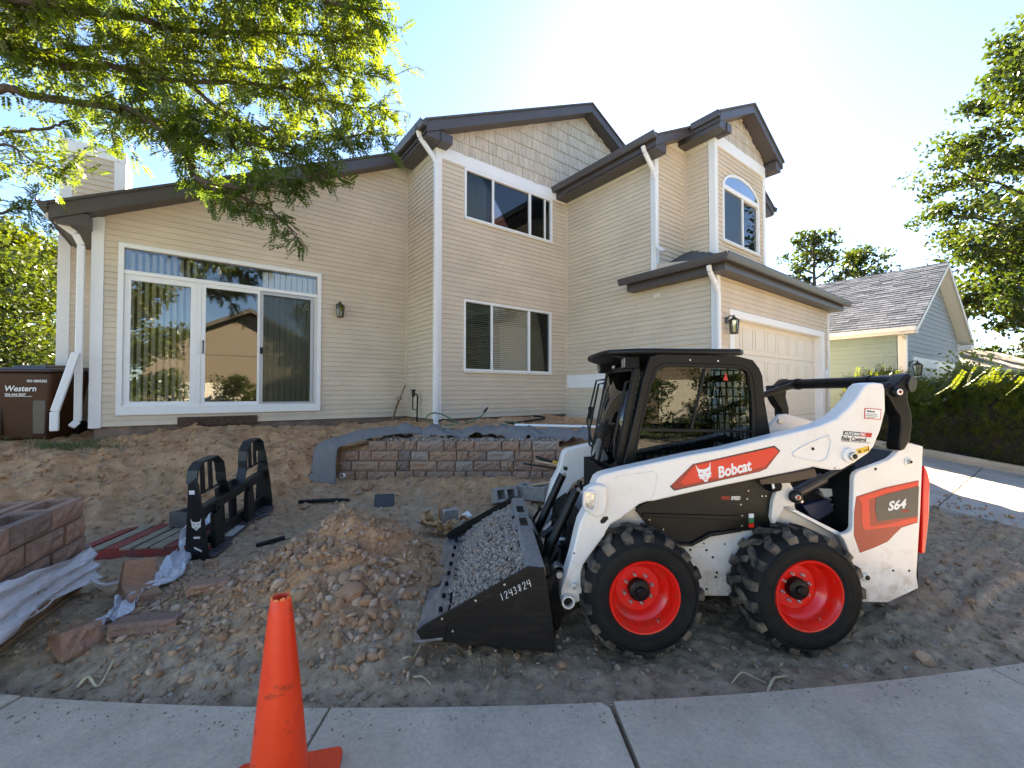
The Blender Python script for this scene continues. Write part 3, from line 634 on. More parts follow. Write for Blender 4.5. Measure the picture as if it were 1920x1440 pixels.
def dirtmat():
    m = bpy.data.materials.new('dirt'); m.use_nodes = True; n = m.node_tree.nodes; l = m.node_tree.links; b = n['Principled BSDF']
    b.inputs['Roughness'].default_value = .95; b.inputs['Specular IOR Level'].default_value = .2
    g = n.new('ShaderNodeNewGeometry')
    def noise(s, d=8, r=.65):
        t = n.new('ShaderNodeTexNoise'); t.inputs['Scale'].default_value = s; t.inputs['Detail'].default_value = d; t.inputs['Roughness'].default_value = r; l.new(g.outputs['Position'], t.inputs['Vector']); return t.outputs[0]
    def ramp(src, a, ca, bb, cb):
        r = n.new('ShaderNodeValToRGB'); e = r.color_ramp.elements; e[0].position = a; e[1].position = bb; e[0].color = (*ca, 1); e[1].color = (*cb, 1); l.new(src, r.inputs[0]); return r.outputs[0]
    def mix(f, a, bb, mode='MIX'):
        x = n.new('ShaderNodeMix'); x.data_type = 'RGBA'; x.blend_type = mode
        if isinstance(f, float): x.inputs[0].default_value = f
        else: l.new(f, x.inputs[0])
        l.new(a, x.inputs[6]); l.new(bb, x.inputs[7]); return x.outputs[2]
    grey = ramp(noise(9), .3, (.235,.158,.098), .75, (.60,.44,.295))
    red = ramp(noise(7), .3, (.35,.165,.075), .75, (.70,.40,.215))
    # red clay: the bank below the house and the spoil heap
    sp = n.new('ShaderNodeSeparateXYZ'); l.new(g.outputs['Position'], sp.inputs[0])
    mr = n.new('ShaderNodeMapRange'); mr.inputs[1].default_value = .0; mr.inputs[2].default_value = .34; l.new(sp.outputs[2], mr.inputs[0])
    ad = n.new('ShaderNodeMath'); ad.operation = 'MULTIPLY_ADD'; l.new(noise(1.6, 6), ad.inputs[0]); ad.inputs[1].default_value = 2.2; ad.inputs[2].default_value = -1.25
    a2 = n.new('ShaderNodeMath'); a2.operation = 'ADD'; a2.use_clamp = True; l.new(ad.outputs[0], a2.inputs[0]); l.new(mr.outputs[0], a2.inputs[1])
    c = mix(a2.outputs[0], grey, red)
    spk = ramp(noise(75, 4, .7), .60, (0,0,0), .68, (1,1,1)); pale = n.new('ShaderNodeRGB'); pale.outputs[0].default_value = (.42,.36,.30,1)
    sf = n.new('ShaderNodeMath'); sf.operation = 'MULTIPLY'; l.new(spk, sf.inputs[0]); sf.inputs[1].default_value = .4
    c = mix(sf.outputs[0], c, pale.outputs[0])
    l.new(c, b.inputs['Base Color'])
    bp = n.new('ShaderNodeBump'); bp.inputs['Strength'].default_value = .8; bp.inputs['Distance'].default_value = .012; l.new(noise(110, 6, .7), bp.inputs['Height'])
    b2 = n.new('ShaderNodeBump'); b2.inputs['Strength'].default_value = .6; b2.inputs['Distance'].default_value = .03; l.new(noise(28, 5, .6), b2.inputs['Height']); l.new(b2.outputs[0], bp.inputs['Normal'])
    l.new(bp.outputs[0], b.inputs['Normal']); return m
M_dirt = dirtmat()
ground_grid('dirt_ground', -9, 9.0, 2.25, 10.0, .026, M_dirt)
# far ground sheet, street
M_lawn = mat('lawn', (.05,.075,.02), .95, var=.4, vscale=3, bump=.5, bscale=60)
gs = MB(); gs.add([(-600,-600,-.16),(600,-600,-.16),(600,900,-.16),(-600,900,-.16)], [(0,1,2,3)])
tag(gs.build('ground', M_lawn), kind='structure')
yard = MB()
def yq(*p): yard.add(p, [(0,1,2,3)])
yq((-60,9.9,1.0),(-8.9,9.9,1.0),(-8.9,60,1.0),(-60,60,1.0)); yq((-60,2.5,.0),(-8.9,2.5,.0),(-8.9,9.9,1.0),(-60,9.9,1.0))
tag(yard.build('yard', M_lawn), kind='structure')
yr = MB(); 
def ur(u, v, z): return tuple(HW(u, v, z))
yr.add([ur(12.95,-1.2,-.02),ur(60,-1.2,-.02),ur(60,3.75,.55),ur(12.95,3.75,.55)], [(0,1,2,3)]); yr.add([ur(12.95,3.75,.55),ur(60,3.75,.55),ur(60,60,.75),ur(12.95,60,.75)], [(0,1,2,3)])
tag(yr.build('side_yard', mat('bark_mulch', (.09,.055,.035), .95, var=.5, vscale=14, bump=.6, bscale=50)), kind='structure')
# sidewalk slabs on the curve
sw_thing = bpy.data.objects.new('sidewalk', None); COL.objects.link(sw_thing); sw_thing['kind'] = 'structure'
CX, CY, CR = -.8225, 23.984, 21.656
def slab(a0, a1, r0, r1, z, name='slab', m=M_conc, th=.14, n=10, par=None, chip=0):
    """ring sector; r0 inner edge (towards lot)"""
    mb = MB(); top = []; 
    for k in range(n+1):
        a = a0+(a1-a0)*k/n; top.append((CX+r0*math.sin(a), CY-r0*math.cos(a)))
    for k in range(n, -1, -1):
        a = a0+(a1-a0)*k/n; top.append((CX+r1*math.sin(a), CY-r1*math.cos(a)))
    if chip:
        top[n] = (top[n][0]-chip, top[n][1]-.004); top.insert(n+1, (top[n][0]+chip*.75, top[n][1]-chip*.75))
    mb.prism(top, z-th, z, 'z'); return mb.build(name, m, par, bevel=.006)
ang = lambda x: math.asin((x-CX)/CR)
joints = [-7.7, -5.95, -4.3, -2.748, -.985, .552, 2.95, 4.9, 6.8, 8.8]
for k in range(len(joints)-1):
    slab(ang(joints[k])+.0003, ang(joints[k+1])-.0003, CR, CR+1.32, .02+random.uniform(-.003, .003), par=sw_thing, chip=.055 if k == 4 else 0)
for k in range(len(joints)-1):
    slab(ang(joints[k])+.0002, ang(joints[k+1])-.0002, CR+1.33, CR+1.62, .02, 'kerb', par=sw_thing)
st = MB().lathe([(CR+1.6,0),(CR+14,.02)], (CX,CY,-.13), 'z', 180)
tag(st.build('street', mat('street_concrete', (.30,.28,.25), .9, var=.25, vscale=8, bump=.5, bscale=150)), kind='structure')  # pale concrete tone, set so the unseen street bounces more sun back
# driveway slabs
dw = bpy.data.objects.new('driveway', None); COL.objects.link(dw); dw['kind'] = 'structure'
def dslab(u0, u1, v0, v1):
    g = .008; pts = [(u0+g,v0+g),(u1-g,v0+g),(u1-g,v1-g),(u0+g,v1-g)]
    mb = MB().hexa([ur(u, v, DRV(v)-.12) for u, v in pts]+[ur(u, v, DRV(v)) for u, v in pts]); mb.build('slab', M_drive, dw, bevel=.006)
for u0, u1 in ((8.03,9.1),(9.1,12.95)):
    for v0, v1 in ((-2.4,-.9),(-.9,1.1),(1.1,3.7)): dslab(u0, u1, v0, v1)
# low kerb along the hedge
MB().hexa([ur(12.96,-2,-.2),ur(13.1,-2,-.2),ur(13.1,3.7,.4),ur(12.96,3.7,.4),ur(12.96,-2,-.1),ur(13.1,-2,-.1),ur(13.1,3.7,.72),ur(12.96,3.7,.72)]).build('kerb', M_conc, dw, bevel=.01)
# ================================================================== SKID-STEER LOADER (frame: s rearwards, d inwards from near side, z up)
LT = R(3.0); LO = Vector((1.414, 2.79, 0)); LD = Vector((math.cos(LT), math.sin(LT), 0)); LN = Vector((-math.sin(LT), math.cos(LT), 0))
LB = (0.0, 0.80, 0.0)
def LW(s, d, z=0): return LO+LD*s+LN*d+Vector((0,0,z))
loader = thing('skid_steer_loader', 'white skid steer loader with black cab, red rims and a gravel filled bucket', 'loader', LW(*LB), LT)
def lp(mb, name, m, parent=None, **k): return mb.build(name, m, parent or loader, LB, **k)
M_white = mat('white_machine_paint', (.80,.75,.70), .34, col2=(.71,.645,.575), vscale=2.6, coat=.25, c2lo=.46, c2hi=.80, detail=9)
M_whited = mat('dusty_white_paint', (.74,.68,.62), .42, col2=(.66,.57,.48), vscale=3.0, coat=.1, c2lo=.45, c2hi=.75)
M_blk = mat('loader_black_paint', (.007,.0065,.0065), .40, var=.25, vscale=12, spec=.28)
M_blkm = mat('matte_black', (.008,.0075,.0075), .7, spec=.2, var=.3, vscale=15)
M_red = mat('red_rim_paint', (.86,.011,.004), .30, col2=(.66,.025,.012), vscale=9, coat=.35, c2lo=.55, c2hi=.85, detail=8)
M_decalred = mat('decal_red', (.76,.030,.010), .35)
M_decaldk = mat('decal_dark_red', (.36,.022,.010), .35)
M_decalgrey = mat('decal_charcoal', (.055,.050,.048), .35)
M_ink = mat('white_print', (.80,.79,.77), .45)
M_inkk = mat('black_print', (.02,.02,.02), .5)
M_inkr = mat('red_print', (.55,.03,.02), .45)
M_yel = mat('yellow_label', (.80,.45,.03), .45)
def tyremat():
    m = mat('tyre_rubber', (.011,.0105,.010), .72, col2=(.20,.15,.105), vscale=7, bump=.25, bscale=70, c2lo=.42, c2hi=.66)
    return m
M_tread = tyremat(); M_tyre = mat('tyre_sidewall', (.010,.0095,.009), .7, spec=.25, var=.4, vscale=10, bump=.15, bscale=60)
add_dust(M_white); add_dust(M_whited, amt=.9); add_dust(M_red, (.30,.13,.08), .45, .3)
WF, WR = (-0.559, 0.400), (0.542, 0.382)
def arcpts(c, r, a0, a1, n): return [(c[0]+r*math.cos(a0+(a1-a0)*i/n), c[1]+r*math.sin(a0+(a1-a0)*i/n)) for i in range(n+1)]
# ---- wheels
def wheel(s, z, d0, sg):
    """d0 = outer rim plane, sg=+1 near side (inwards is +d)"""
    D = lambda h: h*sg
    w = lp(MB().lathe([(.226,D(.015)),(.232,D(-.004)),(.243,D(-.012)),(.27,D(-.022)),(.315,D(-.024)),(.35,D(-.012)),(.375,D(.012)),(.388,D(.045)),(.39,D(.13)),(.39,D(.20)),(.382,D(.26)),(.36,D(.295)),(.31,D(.31)),(.24,D(.29)),(.226,D(.27))], (s, d0, z), 'y', 64), 'wheel', M_tyre, smooth=True, ang=60)
    w['label'] = 'black lugged tyre on a bright red rim'
    # raised sidewall rings
    lp(MB().lathe([(.336,D(-.024)),(.342,D(-.027)),(.348,D(-.020))], (s,d0,z), 'y', 64).lathe([(.252,D(-.018)),(.258,D(-.024)),(.264,D(-.022))], (s,d0,z), 'y', 64), 'sidewall_ring', M_tyre, w, smooth=True)
    tr = MB(); nl = 17
    for side in (0, 1):
        for k in range(nl):
            a = 2*math.pi*(k+.5*side)/nl
            dd = (lambda x: D(x)) if side == 0 else (lambda x: D(.285-x))
            # L shaped lug: shoulder bar, then slanted bar to the centre
            path = [(0, -.004, .098), (.0, .05, .090), (.10, .105, .074), (.17, .165, .066)]
            lo = []; 
            for (da, x, hw) in path: lo.append((a-da*1.0, x, hw))
            for i in range(len(lo)-1):
                (a1, x1, h1), (a2, x2, h2) = lo[i], lo[i+1]
                def P(aa, x, r): return (s+r*math.cos(aa), d0+dd(x), z+r*math.sin(aa))
                rt = .408; rb = .376
                rt1 = rt-.012 if i == 0 else rt; rb1 = .36 if i == 0 else rb
                tr.hexa([P(a1-h1, x1, rb1), P(a1+h1, x1, rb1), P(a2+h2, x2, rb), P(a2-h2, x2, rb), P(a1-h1*.86, x1+.004, rt1), P(a1+h1*.86, x1+.004, rt1), P(a2+h2*.86, x2, rt), P(a2-h2*.86, x2, rt)])
            # shoulder drop
            (a1, x1, h1) = lo[0]
            def P(aa, x, r): return (s+r*math.cos(aa), d0+dd(x), z+r*math.sin(aa))
            tr.hexa([P(a1-h1*.9, -.008, .352), P(a1+h1*.9, -.008, .352), P(a1+h1*.9, .02, .352), P(a1-h1*.9, .02, .352), P(a1-h1*.86, .0, .40), P(a1+h1*.86, .0, .40), P(a1+h1*.86, .02, .40), P(a1-h1*.86, .02, .40)])
    lp(tr, 'tread_lugs', M_tread, w, bevel=.004, seg=1)
    lp(MB().lathe([(.228,D(.012)),(.236,D(-.006)),(.231,D(-.014)),(.222,D(-.012)),(.214,D(.006)),(.206,D(.02)),(.200,D(.045)),(.197,D(.075)),(.186,D(.088)),(.172,D(.094)),(.166,D(.11)),(.150,D(.122)),(.146,D(.132)),(.05,D(.135))], (s, d0, z), 'y', 64), 'rim', M_red, w, smooth=True, ang=50)
    lp(MB().lathe([(.070,D(.14)),(.073,D(.11)),(.069,D(.085)),(.058,D(.078)),(.034,D(.076)),(.031,D(.060)),(.024,D(.054)),(.001,D(.053))], (s, d0, z), 'y', 32), 'hub', M_blk, w, smooth=True, ang=30)
    for k in range(8):
        a = 2*math.pi*k/8+.25
        lp(MB().lathe([(.0125,D(.136)),(.0125,D(.118)),(.009,D(.115)),(.001,D(.115))], (s+.098*math.cos(a), d0, z+.098*math.sin(a)), 'y', 6).lathe([(.007,D(.116)),(.007,D(.104)),(.001,D(.104))], (s+.098*math.cos(a), d0, z+.098*math.sin(a)), 'y', 8), 'lug_nut', M_zinc, w)
    lp(MB().lathe([(.006,D(.05)),(.006,D(.03)),(.001,D(.03))], (s+.10, d0, z-.172), 'y', 8), 'valve', M_zinc, w)
    return w
for (s_, z_) in (WF, WR):
    wheel(s_, z_, 0.0, 1); wheel(s_, z_, 1.60, -1)
# ---- lift arms
ARM = [(-0.84, 1.146), (-0.811, 1.167), (-0.778, 1.178), (-0.658, 1.205), (-0.181, 1.301), (0.042, 1.336), (0.355, 1.408), (0.571, 1.456), (0.721, 1.494), (0.833, 1.539), (0.915, 1.606), (0.981, 1.677), (1.037, 1.762), (1.068, 1.783), (1.115, 1.79), (1.181, 1.783), (1.192, 1.742), (1.193, 1.594), (1.155, 1.461), (1.103, 1.347), (1.063, 1.3), (0.97, 1.241), (0.868, 1.187), (0.796, 1.184), (0.731, 1.195), (0.669, 1.208), (0.51, 1.176), (0.274, 1.133), (0.04, 1.09), (-0.22, 1.039), (-0.459, 0.989), (-0.503, 0.986), (-0.554, 0.969), (-0.605, 0.93), (-0.678, 0.878), (-0.751, 0.837), (-0.78, 0.791), (-0.794, 0.76), (-0.87, 0.662), (-0.935, 0.572), (-0.95, 0.52), (-0.943, 0.449), (-0.939, 0.369), (-0.95, 0.337), (-0.986, 0.324), (-1.022, 0.315), (-1.064, 0.326), (-1.086, 0.372), (-1.082, 0.418), (-1.053, 0.497), (-1.01, 0.637), (-0.97, 0.805), (-0.952, 0.865), (-0.927, 0.91), (-0.898, 0.959), (-0.876, 1.03), (-0.861, 1.1)]
def arm(d0, d1):
    a = lp(MB().prism(ARM, d0, d1), 'lift_arm', M_white, bevel=.012, seg=3)
    return a
def near_far(fn):
    fn(1, .10); fn(-1, 1.50)
armN = arm(.10, .235); armF = arm(1.365, 1.50)
# pin bosses and details on the near arm
def disc(s, z, r, d, th, m, name, par, n=24): return lp(MB().lathe([(.001,-th),(r*.86,-th),(r,-th*.75),(r,0)], (s, d, z), 'y', n), name, m, par, smooth=True, ang=50)
PIV = [(0.92, 1.287), (0.661, 1.333), (0.815, 1.2), (-0.854, 0.905), (-1.005, 0.441), (-1.045, 0.352), (-0.998, 0.654), (1.136, 1.724)]
disc(*PIV[0], .052, .10, .02, M_white, 'pin_boss', armN); disc(PIV[0][0]+.008, PIV[0][1]-.004, .030, .082, .02, M_zinc, 'pin', armN); disc(PIV[0][0]+.01, PIV[0][1]-.004, .018, .064, .004, M_blk, 'pin_hole', armN)
disc(*PIV[1], .011, .099, .002, M_blk, 'hole', armN, 14)
disc(PIV[2][0], PIV[2][1], .005, .099, .002, M_blk, 'hole', armN, 10)
lp(MB().prism([(-0.823, 0.863), (-0.801, 0.891), (-0.772, 0.894), (-0.765, 0.876), (-0.794, 0.848), (-0.816, 0.845)], .0985, .1), 'slot', M_blk, armN)
disc(*PIV[4], .024, .10, .03, M_white, 'pin_boss', armN); disc(PIV[4][0], PIV[4][1], .012, .072, .015, M_zinc, 'pin', armN)
lp(MB().lathe([(.001,.0),(.031,.0),(.031,-.045),(.043,-.045),(.043,.12)], (PIV[5][0], .10, PIV[5][1]), 'y', 28), 'pivot_boss', M_white, armN, smooth=True, ang=40)
disc(PIV[5][0], PIV[5][1], .030, .099, .02, M_blk, 'pin_hole', armN)
disc(*PIV[6], .006, .099, .002, M_blk, 'hole', armN, 10)
# embossed triangle pad on the arm, stiffener line
TRI = [(0.508, 1.303), (0.57, 1.347), (0.723, 1.411), (0.781, 1.426), (0.803, 1.4), (0.795, 1.338), (0.767, 1.257), (0.713, 1.236), (0.606, 1.259), (0.523, 1.278)]
cx_ = sum(p[0] for p in TRI)/len(TRI); cz_ = sum(p[1] for p in TRI)/len(TRI)
tin = [(cx_+(x-cx_)*.86, cz_+(z-cz_)*.86) for x, z in TRI]
lp(MB().ring(TRI, tin, .092, .1005), 'embossed_pad', M_white, armN, bevel=.004)
PAD = [(-0.72, 1.134), (-0.702, 1.163), (-0.458, 1.189), (-0.429, 1.174), (-0.444, 1.067), (-0.47, 1.003)]
lp(MB().tube([(p[0], .0995, p[1]) for p in PAD], .0035, 6), 'weld_seam', M_white, armN, smooth=True)
# headlight in the knee
HL = [(-0.949, 1.075), (-0.928, 1.085), (-0.871, 1.078), (-0.857, 1.053), (-0.868, 0.959), (-0.886, 0.942), (-0.936, 0.96), (-0.953, 0.985)]
hcx = sum(p[0] for p in HL)/8; hcz = sum(p[1] for p in HL)/8
lp(MB().prism([(-0.93, 1.084), (-0.86, 1.118), (-0.789, 1.103), (-0.789, 0.971), (-0.811, 0.916), (-0.86, 0.899), (-0.91, 0.931), (-0.938, 0.956)], .045, .14), 'lamp_housing', M_white, armN, bevel=.012, seg=3)
hl = MB().ring(HL, [(hcx+(x-hcx)*.74, hcz+(z-hcz)*.8) for x, z in HL], .022, .05)
lamp_ = lp(hl, 'headlight', M_white, bevel=.004)
lp(MB().prism([(hcx+(x-hcx)*.76, hcz+(z-hcz)*.82) for x, z in HL], .036, .05), 'lens', mat('lamp_lens', (.45,.46,.45), .12, metal=.6, var=.5, vscale=60), lamp_)
# ---- rear link, cross tube
LK = [(1.219, 1.747), (1.26, 1.796), (1.299, 1.773), (1.373, 1.845), (1.413, 1.861), (1.42, 1.834), (1.395, 1.743), (1.389, 1.674), (1.419, 1.56), (1.417, 1.477), (1.399, 1.375), (1.362, 1.318), (1.326, 1.307), (1.319, 1.334), (1.338, 1.477), (1.335, 1.553), (1.296, 1.599), (1.25, 1.686), (1.23, 1.697)]
for d0, d1 in ((.13,.24),(1.36,1.47)): lk_ = lp(MB().prism(LK, d0, d1), 'lift_link', M_blk, bevel=.012, seg=3)
PL = [(1.298, 1.724)][0]
for d_ in (.13,):
    disc(PL[0], PL[1], .038, d_, .03, M_blk, 'pin_boss', lk_); disc(PL[0], PL[1], .021, d_-.03, .004, M_ink, 'bushing', lk_); disc(PL[0], PL[1], .012, d_-.034, .003, M_decaldk, 'pin', lk_)
XT = [(1.368, 1.8)][0]
lp(MB().tube([(XT[0]+.06,.13,XT[1]-.02),(XT[0]+.0,.30,XT[1]-.005),(XT[0],.40,XT[1]),(XT[0],1.22,XT[1]),(XT[0],1.32,XT[1]-.005),(XT[0]+.06,1.49,XT[1]-.02)], [.055,.052,.045,.045,.052,.055], 16), 'cross_tube', M_blk, smooth=True)
for dk in (.39, 1.15): lp(MB().tube([(XT[0],dk,XT[1]),(XT[0],dk+.04,XT[1])], .053, 16), 'tube_collar', M_blk, smooth=True)
# ---- upright (rear body side) with model decal
UPR = [(1.41, 1.367), (1.527, 1.336), (1.497, 0.872), (1.46, 0.424), (1.472, 0.336), (1.362, 0.29), (1.241, 0.241), (1.046, 0.25), (0.992, 0.489), (0.977, 0.541), (0.955, 0.619), (0.925, 0.69), (0.898, 0.722), (0.949, 0.731), (0.976, 0.745), (0.991, 0.768), (1.006, 1.103), (1.01, 1.13), (1.023, 1.152), (1.051, 1.17), (1.162, 1.207), (1.273, 1.247), (1.306, 1.27), (1.342, 1.307), (1.379, 1.349)]
up = lp(MB().prism(UPR, .16, .20), 'upright', M_white, bevel=.006)
upF = lp(MB().prism(UPR, 1.40, 1.44), 'upright', M_white, bevel=.006)
UP2 = [(1.414, 1.229), (1.167, 1.179), (1.083, 0.424), (1.284, 0.464), (1.403, 0.461), (1.408, 1.308)]
disc(UP2[0][0], UP2[0][1], .034, .16, .006, M_white, 'pin_plate', up); disc(UP2[0][0], UP2[0][1], .017, .153, .012, M_zinc, 'pin', up); disc(UP2[0][0], UP2[0][1], .009, .14, .003, M_blk, 'pin_hole', up)
disc(UP2[1][0], UP2[1][1], .010, .159, .002, M_blk, 'hole', up, 14)
disc(UP2[2][0], UP2[2][1], .033, .16, .012, M_white, 'tie_down_boss', up); disc(UP2[2][0], UP2[2][1], .017, .147, .004, M_blk, 'tie_down_hole', up)
disc(UP2[3][0], UP2[3][1], .008, .159, .002, M_blk, 'hole', up, 12); disc(UP2[4][0], UP2[4][1], .008, .159, .002, M_blk, 'hole', up, 12)
TG = [(1.546, 1.197), (1.57, 1.15), (1.585, 1.089), (1.572, 0.841), (1.538, 0.578), (1.509, 0.571)]
lp(MB().prism(TG, .17, 1.43), 'tailgate', M_red, bevel=.006)
# ---- chassis
CH = [(-0.756, 0.749), (-0.515, 0.898), (-0.261, 0.634), (-0.084, 0.63), (0.036, 0.693), (0.396, 0.726), (0.51, 0.747), (0.498, 0.814), (0.529, 0.98), (0.626, 0.96), (0.682, 0.9), (0.69, 0.861), (1.026, 0.68), (1.109, 0.479), (1.183, 0.208), (1.121, 0.206), (-0.087, 0.251), (-0.759, 0.268)]
lp(MB().prism(CH, .31, .36), 'chassis_side', M_whited, bevel=.006); lp(MB().prism(CH, 1.24, 1.29), 'chassis_side', M_whited, bevel=.006)
FL = [(0.57, 0.888), (0.602, 0.891), (1.017, 0.683), (1.061, 0.624), (1.097, 0.53), (1.116, 0.444), (1.083, 0.453), (1.06, 0.531), (1.02, 0.617), (0.98, 0.668)]
lp(MB().prism(FL, .20, .312), 'fender', M_white, bevel=.004)
CB = [(-0.656, 0.848), (-0.299, 0.745), (0.064, 0.837), (1.132, 0.662), (1.151, 0.304), (1.166, 0.216), (-0.659, 0.269)]
lp(MB().prism(CB, .361, 1.239), 'belly_pan', M_blkm)
EN = [(0.558, 1.217), (1.237, 1.211), (1.624, 1.126), (1.677, 0.306), (0.672, 0.329)]
lp(MB().prism(EN, .42, 1.18), 'engine_bay', M_blkm)
ENB = [(1.034, 1.164), (1.484, 1.276), (1.548, 1.198), (1.515, 0.348), (1.081, 0.358)]
lp(MB().prism(ENB, .205, 1.395), 'engine_cover', M_blkm)
TOPW = [(1.104, 1.395), (1.152, 1.461), (1.206, 1.511), (1.274, 1.516), (1.724, 1.392), (1.931, 0.982), (1.083, 0.99)]
lp(MB().prism(TOPW, 1.2, 1.24), 'upright_plate', M_white, bevel=.006)
disc(*[(1.2, 1.446)][0], .022, 1.2, .02, M_zinc, 'bolt', upF)
# chassis access plate and bolts
AP = [(-0.207, 0.609), (0.01, 0.605), (0.057, 0.574), (0.104, 0.508), (0.107, 0.412), (0.094, 0.324), (0.026, 0.272), (-0.21, 0.278)]
pl_ = lp(MB().prism(AP, .303, .312), 'access_plate', M_whited, bevel=.002)
for q in [(-0.111, 0.585), (0.008, 0.58), (0.055, 0.528), (0.083, 0.418), (0.075, 0.386), (-0.025, 0.281), (0.007, 0.3)]: lp(MB().lathe([(.008,0),(.008,-.006),(.001,-.007)], (q[0], .303, q[1]), 'y', 10), 'bolt', M_blkm, pl_)
for q in [(-0.12, 0.631), (-0.006, 0.625), (0.149, 0.618), (0.264, 0.614)]: lp(MB().lathe([(.006,0),(.006,-.004),(.001,-.005)], (q[0], .311, q[1]), 'y', 8), 'bolt', M_blkm, pl_)
tb = [(0.17, 0.361)][0]
lp(MB().lathe([(.001,-.04),(.013,-.04),(.013,-.02),(.026,-.016),(.026,.0)], (tb[0], .311, tb[1]), 'y', 18), 'tie_down', M_whited, smooth=True)
# black side cover with TWO SPEED
SC_ = [(-0.463, 0.929), (-0.358, 0.958), (-0.09, 1.012), (0.308, 1.096), (0.557, 1.159), (0.556, 1.062), (0.515, 0.966), (0.493, 0.812), (0.508, 0.742), (0.383, 0.725), (0.263, 0.715), (0.017, 0.693), (-0.054, 0.66), (-0.117, 0.634), (-0.211, 0.632), (-0.289, 0.656), (-0.398, 0.73), (-0.514, 0.873), (-0.498, 0.903)]
cov = lp(MB().prism(SC_, .285, .309), 'side_cover', M_blk, bevel=.006)
lp(MB().prism([(-0.471, 0.86), (0.251, 0.83), (0.258, 0.795), (-0.467, 0.837)], .272, .288), 'cover_rib', M_blk, cov, bevel=.004)
lp(MB().prism([(-0.294, 0.675), (-0.255, 0.652), (-0.122, 0.642), (0.02, 0.715), (0.25, 0.742), (0.249, 0.719), (0.02, 0.688), (-0.114, 0.622), (-0.263, 0.633)], .262, .29), 'step_lip', M_blk, cov, bevel=.004)
for q in [(-0.417, 0.809), (-0.317, 0.739), (0.267, 0.829), (0.305, 0.95), (0.257, 0.909), (0.327, 0.759), (0.314, 1.008), (0.417, 0.968), (0.445, 0.968), (0.264, 0.756)]: lp(MB().lathe([(.006,0),(.006,-.006),(.001,-.007)], (q[0], .286, q[1]), 'y', 10), 'bolt', M_zinc, cov)
lp(MB().prism([(0.316, 0.843), (0.352, 0.843), (0.351, 0.812), (0.316, 0.813)], .279, .286), 'label', M_ink, cov); lp(MB().prism([(0.316, 0.809), (0.351, 0.808), (0.351, 0.778), (0.315, 0.778)], .279, .286), 'label', mat('green_label', (.03,.20,.07), .5), cov); lp(MB().prism([(0.315, 0.774), (0.351, 0.774), (0.351, 0.743), (0.315, 0.744)], .279, .286), 'label', M_decalred, cov)
# lift cylinder and hydraulics in the opening behind the arm
CYL = [(0.626, 0.976), (0.869, 1.096), (1.093, 1.206)]
cy = lp(MB().tube([(CYL[0][0],.27,CYL[0][1]),(CYL[1][0],.27,CYL[1][1])], .040, 18).tube([(CYL[1][0],.27,CYL[1][1]),(CYL[2][0],.27,CYL[2][1])], .022, 14), 'lift_cylinder', mat('cylinder_paint', (.035,.03,.027), .4), smooth=True)
disc(CYL[0][0], CYL[0][1], .046, .235, .03, M_blk, 'clevis', cy); disc(CYL[0][0], CYL[0][1], .020, .205, .008, M_zinc, 'pin', cy); disc(CYL[0][0], CYL[0][1], .012, .196, .003, M_decaldk, 'pin_hole', cy)
lp(MB().prism([(0.342, 1.106), (0.754, 1.181), (0.773, 1.12), (0.578, 1.081), (0.358, 1.068)], .20, .25), 'arm_stop', mat('brown_black_paint', (.05,.032,.024), .5), bevel=.004)
tk = lp(MB().prism([(0.786, 0.871), (0.917, 0.902), (0.993, 0.909), (1.034, 0.832), (0.907, 0.761), (0.84, 0.79)], .36, .43), 'filter_housing', mat('navy_paint', (.03,.032,.06), .5), bevel=.008)
lp(MB().tube([(.62,.40,.80),(.70,.40,.78),(.74,.42,.70)], .02, 10).tube([(.60,.39,.86),(.68,.38,.90),(.76,.40,.94)], .016, 10), 'hydraulic_hose', M_blkm, smooth=True)
for q in [(1.01, 0.874), (0.998, 0.914), (0.931, 0.959), (0.776, 0.905)]: lp(MB().lathe([(.001,-.02),(.012,-.02),(.014,.0),(.014,.03)], (q[0], .38, q[1]), 'y', 10), 'hose_fitting', M_zinc, smooth=True)
lp(MB().prism([(0.948, 0.99), (1.109, 0.984), (1.1, 0.956), (1.044, 0.933), (0.993, 0.917)], .40, .42), 'bracket', M_whited)
lp(MB().prism([(0.441, 1.072), (0.481, 1.117), (0.512, 1.102), (0.528, 1.052), (0.519, 1.021), (0.456, 1.007)], .22, .28), 'valve_block', M_blkm, bevel=.004)
lp(MB().prism([(0.441, 1.092), (0.457, 1.092), (0.468, 1.039), (0.452, 1.035)], .215, .22), 'label', M_ink)
lp(MB().prism([(0.478, 0.935), (0.536, 1.107), (0.607, 1.068), (0.654, 0.991), (0.637, 0.903), (0.565, 0.896), (0.483, 0.763), (0.464, 0.821)], .25, .312), 'cylinder_mount', M_whited, bevel=.006)
